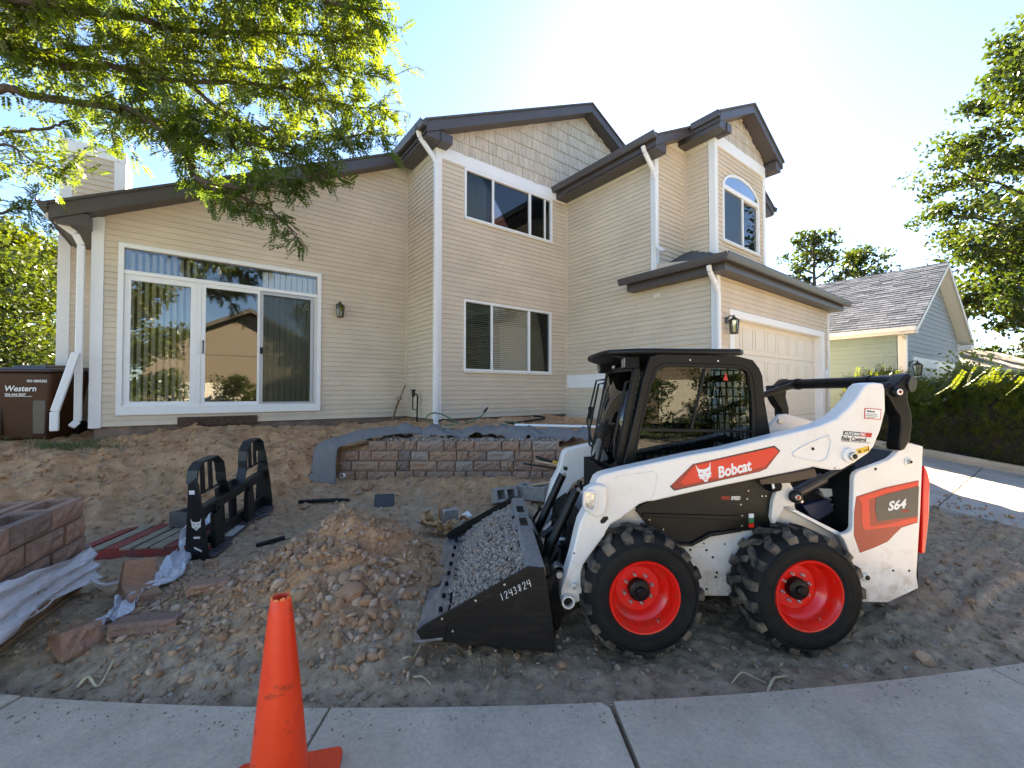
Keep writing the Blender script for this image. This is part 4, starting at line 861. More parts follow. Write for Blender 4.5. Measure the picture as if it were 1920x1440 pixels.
# ---- cab
CABO = [(-0.568, 1.06), (-0.591, 1.138), (-0.542, 1.332), (-0.485, 1.567), (-0.424, 1.83), (-0.374, 1.988), (-0.31, 2.008), (-0.047, 2.005), (0.3, 1.991), (0.411, 1.964), (0.459, 1.904), (0.484, 1.844), (0.498, 1.664), (0.54, 1.405), (0.542, 1.266), (-0.055, 1.152)]
CABI = [(-0.456, 1.098), (-0.499, 1.188), (-0.471, 1.32), (-0.426, 1.508), (-0.364, 1.763), (-0.323, 1.87), (-0.262, 1.909), (-0.048, 1.91), (0.311, 1.899), (0.36, 1.876), (0.38, 1.836), (0.396, 1.724), (0.402, 1.585), (0.405, 1.441), (0.403, 1.306), (-0.054, 1.207)]
M_cabglass = glassmat('cab_glass', (.40,.46,.44), 1.0, 1.45, .015)
for d0, d1 in ((.36,.41),(1.19,1.24)):
    cb = lp(MB().ring(CABO, CABI, d0, d1), 'cab_frame', M_blk, bevel=.006)
    lp(MB().prism(CABI, d0+.022, d0+.027), 'side_glass', M_cabglass, cb)
    if d0 < 1: cabN = cb
lp(MB().prism([(-0.442, 1.457), (0.404, 1.437), (0.404, 1.418), (-0.446, 1.434)], .366, .40), 'window_rail', M_blk, cabN, bevel=.003)
lp(MB().prism([(0.041, 1.902), (0.058, 1.903), (-0.052, 1.44), (-0.068, 1.44)], .370, .395), 'window_rail', M_blk, cabN, bevel=.002)
# pressed edge round the window
CABM = [(a[0]*.72+b[0]*.28, a[1]*.72+b[1]*.28) for a, b in zip(CABI, CABO)]
lp(MB().tube([(p[0], .36, p[1]) for p in CABM[1:14]], .004, 6), 'window_seal', M_blkm, cabN, smooth=True)
for q in [(-0.072, 1.962), (0.14, 1.955), (0.344, 1.899)][:2]: disc(q[0], q[1], .006, .36, .004, M_ink, 'rivet', cabN, 10)
# guards: flat bar grids inside both side windows and the rear window
def grid(d, inset=.0):
    g = MB(); s0 = CABI[2][0]; 
    def inside_x(z):  # left limit at height z along the front pillar
        a, b = CABI[1], CABI[5]; t = (z-a[1])/(b[1]-a[1]); return a[0]+(b[0]-a[0])*t+.02
    z0, z1 = CABI[0][1]-.03, CABI[7][1]-.01; x1 = CABI[12][0]
    nz = 13; nx = 15
    for k in range(nz):
        z = z0+.02+(z1-z0-.03)*k/(nz-1); g.bar((inside_x(z), d, z), (x1, d, z), .008, .012)
    for k in range(nx):
        f = k/(nx-1); xa = inside_x(z0)+(x1-inside_x(z0))*f; xb = inside_x(z1)+(x1-inside_x(z1))*f
        g.bar((xa, d+.002, z0), (xb, d+.002, z1), .012, .008)
    return g
lp(grid(.43), 'wire_guard', M_blkm, cabN); lp(grid(1.17), 'wire_guard', M_blkm, cb)
RB = [(0.492, 1.844), (0.54, 1.405)]
# rear window frame
rw = MB()
for a, b in (((RB[0][0]-.01,.41,RB[0][1]),(RB[0][0]-.01,1.19,RB[0][1])),((RB[1][0]-.01,.41,RB[1][1]-.1),(RB[1][0]-.01,1.19,RB[1][1]-.1))): rw.bar(a, b, .05, .06)
for k in range(1, 9):
    d = .41+.78*k/9; rw.bar((RB[0][0]-.02, d, RB[0][1]), (RB[1][0]-.02, d, RB[1][1]-.08), .008, .008)
lp(rw, 'rear_guard', M_blkm)
# roof with visor
RO = [(-0.491, 2.003), (-0.41, 2.004), (-0.29, 2.012), (0.3, 1.995), (0.411, 1.968), (0.46, 1.928)]
zt = RO[2][1]+.012
RX = RO[4][0]-.045
roofp = [(RO[0][0]+.02,.34),(RX-.06,.34),(RX,.40),(RX,1.20),(RX-.06,1.26),(RO[0][0]+.02,1.26),(RO[0][0]-.17,1.14),(RO[0][0]-.20,1.0),(RO[0][0]-.20,.6),(RO[0][0]-.17,.46)]
rf = MB().prism(roofp, zt-.02, zt+.022, 'z')
cabroof = lp(rf, 'cab_roof', M_blk, bevel=.015, seg=3)
lp(MB().prism([(RO[0][0]-.16,zt-.02),(RO[0][0]+.06,zt-.02),(RO[0][0]+.05,zt-.065),(RO[0][0]-.06,zt-.055)], .46, 1.14), 'visor', M_blk, cabroof, bevel=.006)
for d_ in (.40, 1.12):
    wl2 = lp(MB().box(RO[0][0]-.055, RO[0][0]+.055, d_, d_+.09, zt-.125, zt-.035), 'work_lamp', M_blkm, bevel=.01)
    lp(MB().box(RO[0][0]-.062, RO[0][0]-.054, d_+.01, d_+.08, zt-.115, zt-.045), 'lens', mat('work_lens', (.2,.19,.17), .15, metal=.4), wl2)
# front door: frame, glass
FT = [(-0.453, 1.903), (-0.602, 1.15)]
fx0, fz0, fx1, fz1 = FT[0][0], FT[0][1], FT[1][0], FT[1][1]
fr = MB()
fr.bar((fx0,.43,fz0),(fx1,.43,fz1),.05,.05).bar((fx0,1.17,fz0),(fx1,1.17,fz1),.05,.05).bar((fx0,.43,fz0),(fx0,1.17,fz0),.05,.06).bar((fx1,.43,fz1),(fx1,1.17,fz1),.05,.07)
fd2 = lp(fr, 'cab_door', M_blk, bevel=.008)
gl = []; n_ = 10
for k in range(n_+1):
    d = .45+.70*k/n_; bow = .07*(1-((d-.80)/.35)**2); gl += [(fx0-.01-bow, d, fz0-.02), (fx1-.01-bow, d, fz1+.02)]
go = lp(MB().add(gl, [(2*k, 2*k+2, 2*k+3, 2*k+1) for k in range(n_)]), 'door_glass', glassmat('door_glass', (.35,.42,.38), 1, 1.5, .05), fd2, smooth=True, fix=False)
go.modifiers.new('s', 'SOLIDIFY').thickness = .005
lp(MB().tube([(fx1-.09,.62,fz1+.02),(fx0*.45+fx1*.55-.10,.56,(fz0+fz1)/2-.02)], .006, 6).tube([(fx1-.09,.66,fz1+.02),(fx0*.45+fx1*.55-.10,.60,(fz0+fz1)/2-.02)], .004, 6), 'wiper', M_blkm, fd2)
lp(MB().box(fx1-.09,fx1+.05,.42,1.18,fz1-.34,fz1-.02), 'door_sill', M_blkm, bevel=.01)
for dd, sg in ((.425,1),(1.175,-1)):
    hx0 = fx0-.02; hx1 = fx1-.0
    lp(MB().tube([(fx0*.88+fx1*.12,dd,fz0*.88+fz1*.12),(fx0*.86+fx1*.14-.07,dd-.02*sg,fz0*.86+fz1*.14+.0),(fx0*.30+fx1*.70-.075,dd-.02*sg,fz0*.30+fz1*.70),(fx0*.12+fx1*.88-.05,dd-.02*sg,fz0*.12+fz1*.88-.0),(fx0*.08+fx1*.92,dd,fz0*.08+fz1*.92-.01)], .010, 10), 'grab_handle', M_blk, fd2, smooth=True)
lp(MB().tube([(fx0-.02,1.19,fz0-.06),(fx0-.10,1.24,fz0-.07),(fx0-.19,1.25,fz0*.4+fz1*.6),(fx0-.16,1.24,fz0*.2+fz1*.8),(fx1-.0,1.19,fz0*.12+fz1*.88)], .009, 8), 'mirror_bracket', M_blk, fd2, smooth=True)
lp(MB().box(fx0-.17,fx0-.14,1.2,1.3,fz0*.5+fz1*.5-.06,fz0*.5+fz1*.5+.06), 'mirror', M_blkm, fd2, bevel=.01)
# seat and floor inside
lp(MB().box(-.18,.22,.62,.98,.85,.98).box(.12,.26,.62,.98,.95,1.52).box(.14,.24,.70,.90,1.52,1.68), 'seat', M_blkm, bevel=.04, seg=3)
lp(MB().box(fx1,.32,.42,1.18,.62,.66).box(.30,.33,.42,1.18,.62,1.05), 'cab_floor', M_blkm)
lp(MB().tube([(-.35,.60,.66),(-.33,.60,1.1),(-.36,.60,1.16)], .016, 8).tube([(-.35,1.0,.66),(-.33,1.0,1.1),(-.36,1.0,1.16)], .016, 8), 'control_lever', M_blkm, smooth=True)
tri_ = [(0.189, 1.812), (0.226, 1.808), (0.21, 1.868)]
lp(MB().prism(tri_, .375, .379), 'warning_triangle', M_inkr, cabN)
# antenna strap on the cross tube
lp(MB().bar((RB[1][0]-.02,1.2,RB[1][1]+.12),(XT[0]-.02,1.18,XT[1]),.05,.05).bar((RB[1][0]+.03,.9,1.42),(RB[1][0]+.03,.9,1.62),.03,.05), 'strut', M_blk, bevel=.008)
# ---- tilt cylinders and quick-attach frame
for d_ in (.50, 1.10):
    T0 = (-.90, d_, .98); T1 = (-1.14, d_, .47); T2 = (-1.20, d_, .34)
    tc = lp(MB().tube([T0, T1], .036, 16).tube([(T0[0]+.02,d_,T0[2]+.04),(T0[0]+.03,d_,T0[2]+.07)], .02, 8), 'tilt_cylinder', M_blk, smooth=True, ang=50)
    lp(MB().tube([T1, T2], .018, 12), 'rod', M_zinc, tc, smooth=True)
    disc(T0[0]+.01, T0[2]+.01, .016, d_-.036, .015, M_zinc, 'pin', tc)
qa = MB()
for d_ in (.20,.52,1.08,1.40): qa.prism([(-1.22,.12),(-1.10,.10),(-1.05,.22),(-1.12,.44),(-1.24,.50),(-1.28,.48)], d_-.03, d_+.03)
qa.bar((-1.24,.1,.46),(-1.24,1.5,.46),.06,.09).bar((-1.16,.1,.14),(-1.16,1.5,.14),.08,.07).bar((-1.20,.40,.30),(-1.20,1.2,.30),.03,.25)
lp(qa, 'quick_attach_frame', M_blkm, bevel=.006)
lp(MB().tube([(-1.02,.55,.36),(-1.10,.75,.40),(-1.12,.95,.36),(-1.0,1.1,.42)], .014, 8).tube([(-.95,.60,.50),(-1.05,.72,.60),(-1.08,.9,.5),(-.98,1.0,.45)], .012, 8).tube([(-.98,.50,.70),(-1.06,.62,.72),(-1.04,.8,.62)], .012, 8), 'hydraulic_hose', M_blkm, smooth=True)
lp(MB().bar((-1.07,.62,.44),(-1.04,.60,.56),.03,.012).bar((-1.10,.85,.55),(-1.02,.86,.62),.05,.05), 'coupler_bracket', M_zinc, bevel=.004)
lp(MB().prism([(-1.0,.30),(-.86,.30),(-.82,.62),(-.86,.80),(-.98,.72)], .42, 1.18), 'front_plate', M_blkm)
lp(MB().prism([(-1.06,.30),(-.99,.30),(-.95,.58),(-1.0,.60)], .66, .94), 'front_guard', mat('grey_blue_paint', (.30,.30,.33), .5), bevel=.01)
lp(MB().tube([(-.93,.46,.62),(-1.03,.50,.55),(-1.06,.58,.40),(-1.0,.70,.30)], .013, 8), 'hydraulic_hose', M_blkm, smooth=True)
lp(MB().tube([(-.92,.95,.70),(-1.02,.93,.66),(-1.08,.88,.48),(-1.12,.80,.36)], .013, 8), 'hydraulic_hose', M_blkm, smooth=True)
for q_ in ((-1.01,.52,.60),(-1.03,.66,.46),(-1.05,.92,.58)): lp(MB().lathe([(.001,-.03),(.013,-.03),(.015,0),(.015,.03),(.001,.03)], q_, 'x', 8), 'hose_fitting', M_zinc, smooth=True)
for d_ in (.28, 1.32):
    lv = lp(MB().bar((-1.20,d_,.42),(-1.08,d_,.62),.03,.02), 'latch_lever', M_blkm, bevel=.004); lp(MB().tube([(-1.08,d_-.03,.62),(-1.08,d_+.05,.62)], .016, 10), 'grip', M_blkm, lv, smooth=True)
PB = [(-1.087, 0.488)][0]
lp(MB().lathe([(.001,-.03),(.022,-.03),(.024,0)], (PB[0], .18, PB[1]), 'y', 16).lathe([(.045,-.0),(.05,.05),(.05,.09)], (PB[0], .18, PB[1]), 'y', 16), 'pivot_pin', M_zinc, smooth=True)
# ---- bucket
BD0, BD1 = -.07, 1.72
BT = [(-2.022, 0.212), (-1.834, 0.191), (-1.162, 0.105), (-1.142, 0.121), (-1.171, 0.318), (-1.217, 0.627), (-1.32, 0.639), (-1.97, 0.291)]
tip, hl1, hl2, bk0, bk1, bt, btf, frt = BT
M_bkt = mat('bucket_black_paint', (.010,.0085,.0075), .40, col2=(.035,.028,.023), vscale=7, spec=.3, stretch=(1,1,4), c2lo=.5, c2hi=.78)
def scratched():
    m = mat('scratched_steel', (.20,.20,.205), .42, metal=.65, col2=(.33,.325,.32), vscale=5, stretch=(6,1,6), bump=.1, c2lo=.4, c2hi=.65); return m
M_scr_steel = scratched()
SP = [frt, (frt[0]-.035, frt[1]-.03), (tip[0]+.05, tip[1]-.004), hl1, hl2, bk0, bk1, bt, btf]
bkt = lp(MB().prism(SP, BD0, BD0+.02), 'bucket', M_bkt, bevel=.003)
lp(MB().prism(SP, BD1-.02, BD1), 'side_plate', M_bkt, bkt, bevel=.003)
SP2 = [(-1.968, 0.299), (-1.322, 0.645), (-1.256, 0.64), (-1.338, 0.584), (-1.817, 0.305), (-1.833, 0.203), (-1.971, 0.226), (-1.994, 0.252)]
lp(MB().prism(SP2, BD0-.012, BD0), 'edge_plate', M_bkt, bkt, bevel=.003); lp(MB().prism(SP2, BD1-.032, BD1-.02), 'edge_plate', M_bkt, bkt, bevel=.003)
# floor and back shell
floor = [(tip[0]+.15,tip[1]+.012),(hl2[0]-.06,hl2[1]+.012),(bk0[0]-.012,bk0[1]+.02),(bk1[0]-.015,bk1[1]),(bt[0]-.02,bt[1]),(bt[0],bt[1]),(bk1[0],bk1[1]),(bk0[0],bk0[1]),(hl2[0],hl2[1]),(tip[0]+.15,tip[1]-.004)]
lp(MB().prism(floor, BD0+.02, BD1-.02), 'shell', M_bkt, bkt)
lp(MB().prism([(tip[0],tip[1]+.0),(tip[0]+.18,tip[1]+.018),(tip[0]+.18,tip[1]+.0),(tip[0]+.02,tip[1]-.012)], BD0-.014, BD1+.014), 'cutting_edge', M_scr_steel, bkt, bevel=.003)
for k in range(9):
    d = BD0+.12+k*(BD1-BD0-.24)/8; lp(MB().lathe([(.001,.03),(.010,.029),(.014,.022),(.014,0)], (tip[0]+.13, d, tip[1]+.012), 'z', 8), 'plow_bolt', M_blkm, bkt)
M_gsteel = mat('galvanised_grey_steel', (.20,.20,.19), .5, metal=.3, col2=(.29,.285,.27), vscale=30, bump=.2, bscale=120)
lp(MB().prism([(btf[0],btf[1]-.002),(bt[0]+.005,bt[1]+.0),(bt[0]+.012,bt[1]-.05),(bt[0]-.008,bt[1]-.08),(btf[0]-.02,btf[1]-.03)], BD0+.021, BD1-.021), 'top_bar', M_gsteel, bkt, bevel=.006)
for d0 in (.70, 1.08):
    stp = lp(MB().prism([(btf[0]+.002,btf[1]+.006),(bt[0]+.012,bt[1]+.004),(bt[0]+.05,bt[1]-.05),(bt[0]+.04,bt[1]-.055),(bt[0]+.005,bt[1]-.004),(btf[0]-.03,btf[1]-.02),(btf[0]-.05,btf[1]-.10),(btf[0]-.045,btf[1]-.10)], d0, d0+.26), 'step', M_gsteel, bkt, bevel=.003)
    for k in range(5): lp(MB().box(btf[0]+.012, btf[0]+.075, d0+.05+k*.04, d0+.066+k*.04, btf[1]+.004, btf[1]+.010), 'step_slot', M_blk, stp)
for q in [(-1.643, 0.446), (-1.466, 0.539), (-1.782, 0.266), (-1.847, 0.342)]: lp(MB().lathe([(.007,0),(.007,-.004),(.001,-.005)], (q[0], BD0-.012 if q[1] > .2 else BD0, q[1]), 'y', 10), 'rivet', M_zinc, bkt)
lp(MB().box(bt[0]+.01, bt[0]+.06, .15, .21, .12, .55).box(bt[0]+.01, bt[0]+.06, 1.40, 1.46, .12, .55).prism([(bt[0]+.0,.46),(bt[0]+.09,.50),(bt[0]+.07,.40)], .12, 1.5), 'bucket_bracket', M_bkt, bkt)
# hand written serial number
DIG = {'1': [[(.3,1),(.3,0)]], '2': [[(0,.8),(.2,1),(.45,.95),(.5,.7),(.3,.4),(0,0),(.55,.03)]], '4': [[(.05,1),(0,.5),(.5,.45)],[(.45,1),(.5,.5),(.42,0)]],
       '3': [[(0,.9),(.3,1),(.45,.8),(.2,.55),(.45,.35),(.35,.08),(0,.05)]], '8': [[(.4,.9),(.2,1),(.05,.8),(.4,.4),(.3,.05),(.05,.15),(.1,.4),(.45,.8),(.4,.95)]]}
q0, q1, q2 = [(-1.486, 0.434), (-1.289, 0.526), (-1.499, 0.476)]
sx = Vector((q1[0]-q0[0], q1[1]-q0[1])); stp_ = sx/7; wr = MB()
for k, ch_ in enumerate('1243824'):
    o0 = Vector(q0)+stp_*k
    for stroke in DIG[ch_]:
        pts = []
        for x, y in stroke:
            p = o0+stp_*(x*1.15)+Vector((q2[0]-q0[0], q2[1]-q0[1]))*y*1.0; pts.append((p.x, BD0-.0012, p.y))
        wr.tube(pts, .0022, 5)
lp(wr, 'chalk_number', M_ink, bkt)
# ---- decals and lettering
def text(s, size, m, par, org3, xdir, zdir, name='lettering', bold=0.0, sx=1.0, shear=0.0, B=LB, ext=0.0006, space=1.0):
    cu = bpy.data.curves.new('t', 'FONT'); cu.body = s; cu.size = size; cu.offset = bold; cu.shear = shear; cu.space_character = space; cu.resolution_u = 3; cu.extrude = ext
    to = bpy.data.objects.new('t', cu); COL.objects.link(to); dg = bpy.context.evaluated_depsgraph_get()
    me = bpy.data.meshes.new_from_object(to.evaluated_get(dg)); bpy.data.objects.remove(to)
    X = Vector(xdir).normalized()*sx; Z = Vector(zdir).normalized(); Nn = X.cross(Z).normalized()
    for v in me.vertices:
        p = Vector(org3)+X*v.co.x+Z*v.co.y+Nn*v.co.z; v.co = (p.x-B[0], p.y-B[1], p.z-B[2])
    me.materials.clear(); me.materials.append(m); me.name = name
    return obj(name, me, m, par)
def along(a, b): return ((b[0]-a[0]), 0, (b[1]-a[1]))
DEC = [(-0.345, 1.087), (-0.185, 1.236), (0.388, 1.357), (0.429, 1.322), (0.329, 1.199), (0.28, 1.18), (-0.316, 1.058)]
c_ = (sum(p[0] for p in DEC)/7, sum(p[1] for p in DEC)/7)
lp(MB().prism(DEC, .0982, .1002), 'decal', M_inkk, armN); lp(MB().prism([(c_[0]+(x-c_[0])*.985, c_[1]+(z-c_[1])*.94) for x, z in DEC], .0972, .0984), 'decal', M_decaldk, armN)
DE2 = [(-0.275, 1.112), (-0.174, 1.225), (0.38, 1.344), (0.414, 1.318), (0.314, 1.217), (0.235, 1.196), (-0.249, 1.097)]
lp(MB().prism(DE2, .0962, .0974), 'decal', M_decalred, armN)
t0, t1, t2 = [(-0.011, 1.142), (0.277, 1.204), (-0.021, 1.218)]
text('Bobcat', .105, M_ink, armN, (t0[0], .0958, t0[1]), along(t0, t1), (-.03, 0, 1), bold=.0035, sx=.80)
def cathead(cx, cz, w, ang, dplane, par, dsg=-1, B=LB, axis=None):
    P_ = [(-.5,.62),(-.36,.30),(-.12,.22),(.12,.22),(.36,.30),(.5,.62),(.44,.18),(.40,-.02),(.46,-.16),(.36,-.20),(.40,-.34),(.26,-.36),(.16,-.46),(.10,-.60),(-.10,-.60),(-.16,-.46),(-.26,-.36),(-.40,-.34),(-.36,-.20),(-.46,-.16),(-.40,-.02),(-.44,.18)]
    ca, sa = math.cos(ang), math.sin(ang); tr_ = lambda p: (cx+w*(p[0]*ca-p[1]*sa), cz+w*(p[0]*sa+p[1]*ca))
    o = [tr_(p) for p in P_]
    return o, [[tr_(p) for p in q] for q in ([(-.30,.06),(-.10,-.04),(-.14,-.08),(-.28,-.02)], [(.30,.06),(.10,-.04),(.14,-.08),(.28,-.02)], [(-.07,-.26),(.07,-.26),(0,-.36)], [(-.06,-.40),(.06,-.40),(.05,-.46),(-.05,-.46)])]
hc = [(-0.107, 1.179)][0]
o3, i3 = cathead(hc[0], hc[1], .105, .17, 0, armN)
lp(MB().prism(o3, .0950, .0962), 'emblem', M_ink, armN)
em = MB(); 
for q in i3: em.prism(q, .0943, .0951)
lp(em, 'emblem_lines', M_decalred, armN)
# automatic ride control, labels
r0, r1, r2 = [(0.872, 1.374), (1.08, 1.362), (0.861, 1.415)]
lp(MB().prism([(0.885, 1.455), (1.088, 1.439), (1.081, 1.409), (0.877, 1.427)], .0975, .1), 'decal', M_inkk, armN); lp(MB().prism([(1.008, 1.445), (1.088, 1.439), (1.081, 1.409), (1.0, 1.416)], .0968, .0976), 'decal', M_inkr, armN)
a0_, a1_ = [(0.886, 1.431), (1.077, 1.416)]
text('AUTOMATIC', .026, M_ink, armN, (a0_[0], .0962, a0_[1]), along(a0_, a1_), (.1,0,1), bold=.0008, sx=1.02)
b0_, b1_ = [(0.864, 1.391), (1.072, 1.377)]
text('Ride Control', .042, M_inkk, armN, (b0_[0], .0985, b0_[1]), along(b0_, b1_), (.2,0,1), bold=.001, sx=.80)
lp(MB().prism([(0.865, 1.387), (1.073, 1.371), (1.073, 1.368), (0.865, 1.384)], .098, .1), 'decal', M_inkk, armN)
lp(MB().prism([(1.038, 1.613), (1.159, 1.605), (1.153, 1.531), (1.033, 1.539)], .098, .1), 'label', M_inkr, armN); lp(MB().prism([(1.044, 1.607), (1.153, 1.6), (1.148, 1.537), (1.039, 1.544)], .0972, .0981), 'label', M_ink, armN)
l0, l1 = [(1.053, 1.585), (1.126, 1.581)]
text('Bobcat', .020, M_inkk, armN, (l0[0], .0966, l0[1]), along(l0, l1), (0,0,1), bold=.0006)
ls = MB()
LSG = [(1.048, 1.572), (1.126, 1.568), (1.044, 1.561), (1.133, 1.556), (1.048, 1.55), (1.11, 1.546)]
for k in range(0, 6, 2): ls.bar((LSG[k][0], .0966, LSG[k][1]), (LSG[k+1][0], .0966, LSG[k+1][1]), .001, .0035)
lp(ls, 'small_print', M_inkk, armN)
lp(MB().prism([(0.964, 1.325), (1.065, 1.352), (1.072, 1.314), (0.975, 1.289)], .098, .1), 'label', M_yel, armN)
lp(MB().prism([(0.979, 1.303), (0.999, 1.327), (1.008, 1.305)], .0972, .0981).prism([(1.025, 1.318), (1.053, 1.329), (1.055, 1.323), (1.027, 1.312)], .0972, .0981).prism([(1.055, 1.341), (1.061, 1.343), (1.064, 1.317), (1.058, 1.316)], .0972, .0981), 'pictogram', M_inkk, armN)
# two speed
s0_, s1_ = [(0.109, 0.945), (0.284, 0.944)]
text('TWO', .036, M_inkr, cov, (s0_[0], .2845, s0_[1]), along(s0_, s1_), (.18,0,1), bold=.0012, sx=.72)
s2_ = [(0.184, 0.944)][0]
text('SPEED', .036, M_ink, cov, (s2_[0], .2845, s2_[1]), along(s0_, s1_), (.18,0,1), bold=.0012, sx=.72)
# model decal on the upright
MD = [(1.021, 0.988), (1.235, 1.049), (1.486, 1.097), (1.472, 0.798), (1.351, 0.764), (1.308, 0.726), (1.246, 0.668), (1.148, 0.628), (1.041, 0.593), (0.999, 0.716), (1.004, 0.88)]
lp(MB().prism(MD, .1582, .1602), 'decal', M_decaldk, up)
lp(MB().prism([(1.037, 0.98), (1.235, 1.038), (1.484, 1.088), (1.482, 1.061), (1.242, 1.008), (1.131, 0.972), (1.111, 0.961), (1.12, 0.778), (1.262, 0.794), (1.469, 0.837), (1.469, 0.804), (1.349, 0.777), (1.08, 0.752), (1.061, 0.786), (1.059, 0.935)], .1574, .1584), 'decal', M_decalred, up)
lp(MB().prism([(1.167, 0.975), (1.25, 1.002), (1.486, 1.054), (1.473, 0.847), (1.174, 0.81), (1.157, 0.9)], .1566, .1576), 'decal', M_decalgrey, up)
m0, m1 = [(1.25, 0.886), (1.445, 0.914)]
text('S64', .092, M_ink, up, (m0[0], .156, m0[1]), along(m0, m1), (.22,0,1), bold=.003, sx=.98)
n0, n1 = [(1.349, 0.872), (1.424, 0.88)]
text('R-SERIES', .018, M_inkr, up, (n0[0], .156, n0[1]), along(n0, n1), (.22,0,1), bold=.0006, sx=.8)
# gravel heaped in the bucket
M_gravel = mat('pea_gravel', (.30,.265,.235), .8, col2=(.20,.17,.15), vscale=40, bump=.2, bscale=90, detail=2)
def icos(sub=1):
    bm = bmesh.new(); bmesh.ops.create_icosphere(bm, subdivisions=sub, radius=1.0); bm.verts.ensure_lookup_table()
    V = np.array([v.co[:] for v in bm.verts]); Fc = np.array([[v.index for v in f.verts] for f in bm.faces]); bm.free(); return V, Fc
ICO1 = icos(1); ICO2 = icos(2)
def randrot(n):
    q = rng.normal(size=(n,4)); q /= np.linalg.norm(q, axis=1)[:,None]; w,x,y,z = q.T
    return np.stack([np.stack([1-2*(y*y+z*z),2*(x*y-z*w),2*(x*z+y*w)],-1),np.stack([2*(x*y+z*w),1-2*(x*x+z*z),2*(y*z-x*w)],-1),np.stack([2*(x*z-y*w),2*(y*z+x*w),1-2*(x*x+y*y)],-1)],1)
def scatter(name, P, sz, m, ico=ICO1, squash=.65, rough=.22, smooth=True, variants=12):
    """one mesh of stones at P (n,3) with radii sz (n,)"""
    V0_, F0_ = ico; n = len(P); nv = len(V0_)
    base = np.stack([V0_*(1+rng.normal(0, rough*.5, size=(nv,1)))*(1+rng.normal(0, rough, size=(1,3))) for _ in range(variants)])
    idx = rng.integers(0, variants, n); sc = sz[:,None,None]*np.stack([1+rng.uniform(-.25,.35,n), np.ones(n), squash+rng.uniform(-.15,.2,n)],-1)[:,None,:]
    v = base[idx]*sc; v = np.einsum('nij,nvj->nvi', randrot(n), v)+P[:,None,:]
    f = F0_[None]+(np.arange(n)*nv)[:,None,None]
    me = npmesh(name, v.reshape(-1,3), f.reshape(-1,3))
    if smooth: me.shade_smooth()
    return obj(name, me, m)
def gravmat(name, cols):
    m = bpy.data.materials.new(name); m.use_nodes = True; n = m.node_tree.nodes; l = m.node_tree.links; b = n['Principled BSDF']; b.inputs['Roughness'].default_value = .9; b.inputs['Specular IOR Level'].default_value = .15
    g = n.new('ShaderNodeNewGeometry'); r = n.new('ShaderNodeValToRGB'); r.color_ramp.interpolation = 'LINEAR'
    e = r.color_ramp.elements; e[0].color = (*cols[0],1); e[1].color = (*cols[-1],1)
    for i, c in enumerate(cols[1:-1]): x = e.new((i+1)/(len(cols)-1)); x.color = (*c,1)
    l.new(g.outputs['Random Per Island'], r.inputs[0])
    t = n.new('ShaderNodeTexNoise'); t.inputs['Scale'].default_value = 45; t.inputs['Detail'].default_value = 5; l.new(g.outputs['Position'], t.inputs['Vector'])
    mr = n.new('ShaderNodeMapRange'); mr.inputs[3].default_value = .65; mr.inputs[4].default_value = 1.3; l.new(t.outputs[0], mr.inputs[0])
    x = n.new('ShaderNodeMix'); x.data_type = 'RGBA'; x.blend_type = 'MULTIPLY'; x.inputs[0].default_value = 1; l.new(r.outputs[0], x.inputs[6]); l.new(mr.outputs[0], x.inputs[7]); l.new(x.outputs[2], b.inputs['Base Color'])
    bp = n.new('ShaderNodeBump'); bp.inputs['Strength'].default_value = .4; bp.inputs['Distance'].default_value = .006; l.new(t.outputs[0], bp.inputs['Height']); l.new(bp.outputs[0], b.inputs['Normal'])
    return m
M_pea = gravmat('pea_gravel_mix', [(.15,.12,.10),(.36,.30,.245),(.26,.20,.155),(.46,.375,.295),(.32,.19,.125),(.39,.335,.29),(.22,.18,.15)])
def bucket_surface(s, d):
    t = np.clip((s-(tip[0]+.17))/(btf[0]-.01-(tip[0]+.17)), 0, 1); e = np.clip(np.minimum(d-BD0, BD1-d)/.5, 0, 1)
    return tip[1]+.02+(btf[1]-tip[1]-.06)*t**.85*(.93+.07*e)+.05*np.sin(np.pi*t)*(e)+.02*fbm(s*5, d*5, 2, 77)
n_ = 5200; s_ = rng.uniform(tip[0]+.15, btf[0]-.005, n_); d_ = rng.uniform(BD0+.03, BD1-.03, n_)
keep = (s_ > tip[0]+.20+.10*fbm(d_*3, d_*0, 3, 5)+.03*rng.normal(size=n_)); s_ = s_[keep]; d_ = d_[keep]
zz = bucket_surface(s_, d_)+rng.uniform(-.008, .012, len(s_))
PW = np.array([tuple(LW(a, b, c)) for a, b, c in zip(s_, d_, zz)])
grav = scatter('gravel', PW, rng.uniform(.008, .0165, len(PW)), M_pea)
hs_ = MB(); ns, nd = 24, 40; vs = []
for i in range(ns+1):
    for j in range(nd+1):
        a = tip[0]+.2+(btf[0]-.005-tip[0]-.2)*i/ns; b = BD0+.022+(BD1-BD0-.044)*j/nd; vs.append(tuple(LW(a, b, float(bucket_surface(np.array(a), np.array(b)))-.012)))
gm = MB().add(vs, [(i*(nd+1)+j, (i+1)*(nd+1)+j, (i+1)*(nd+1)+j+1, i*(nd+1)+j+1) for i in range(ns) for j in range(nd)])
bed = gm.build('gravel_bed', mat('gravel_bed', (.16,.14,.12), .95, var=.4, vscale=60, bump=.6, bscale=150), None)
bed.parent = grav; tag(grav, 'grey brown pea gravel heaped in the loader bucket', 'gravel', kind='stuff')
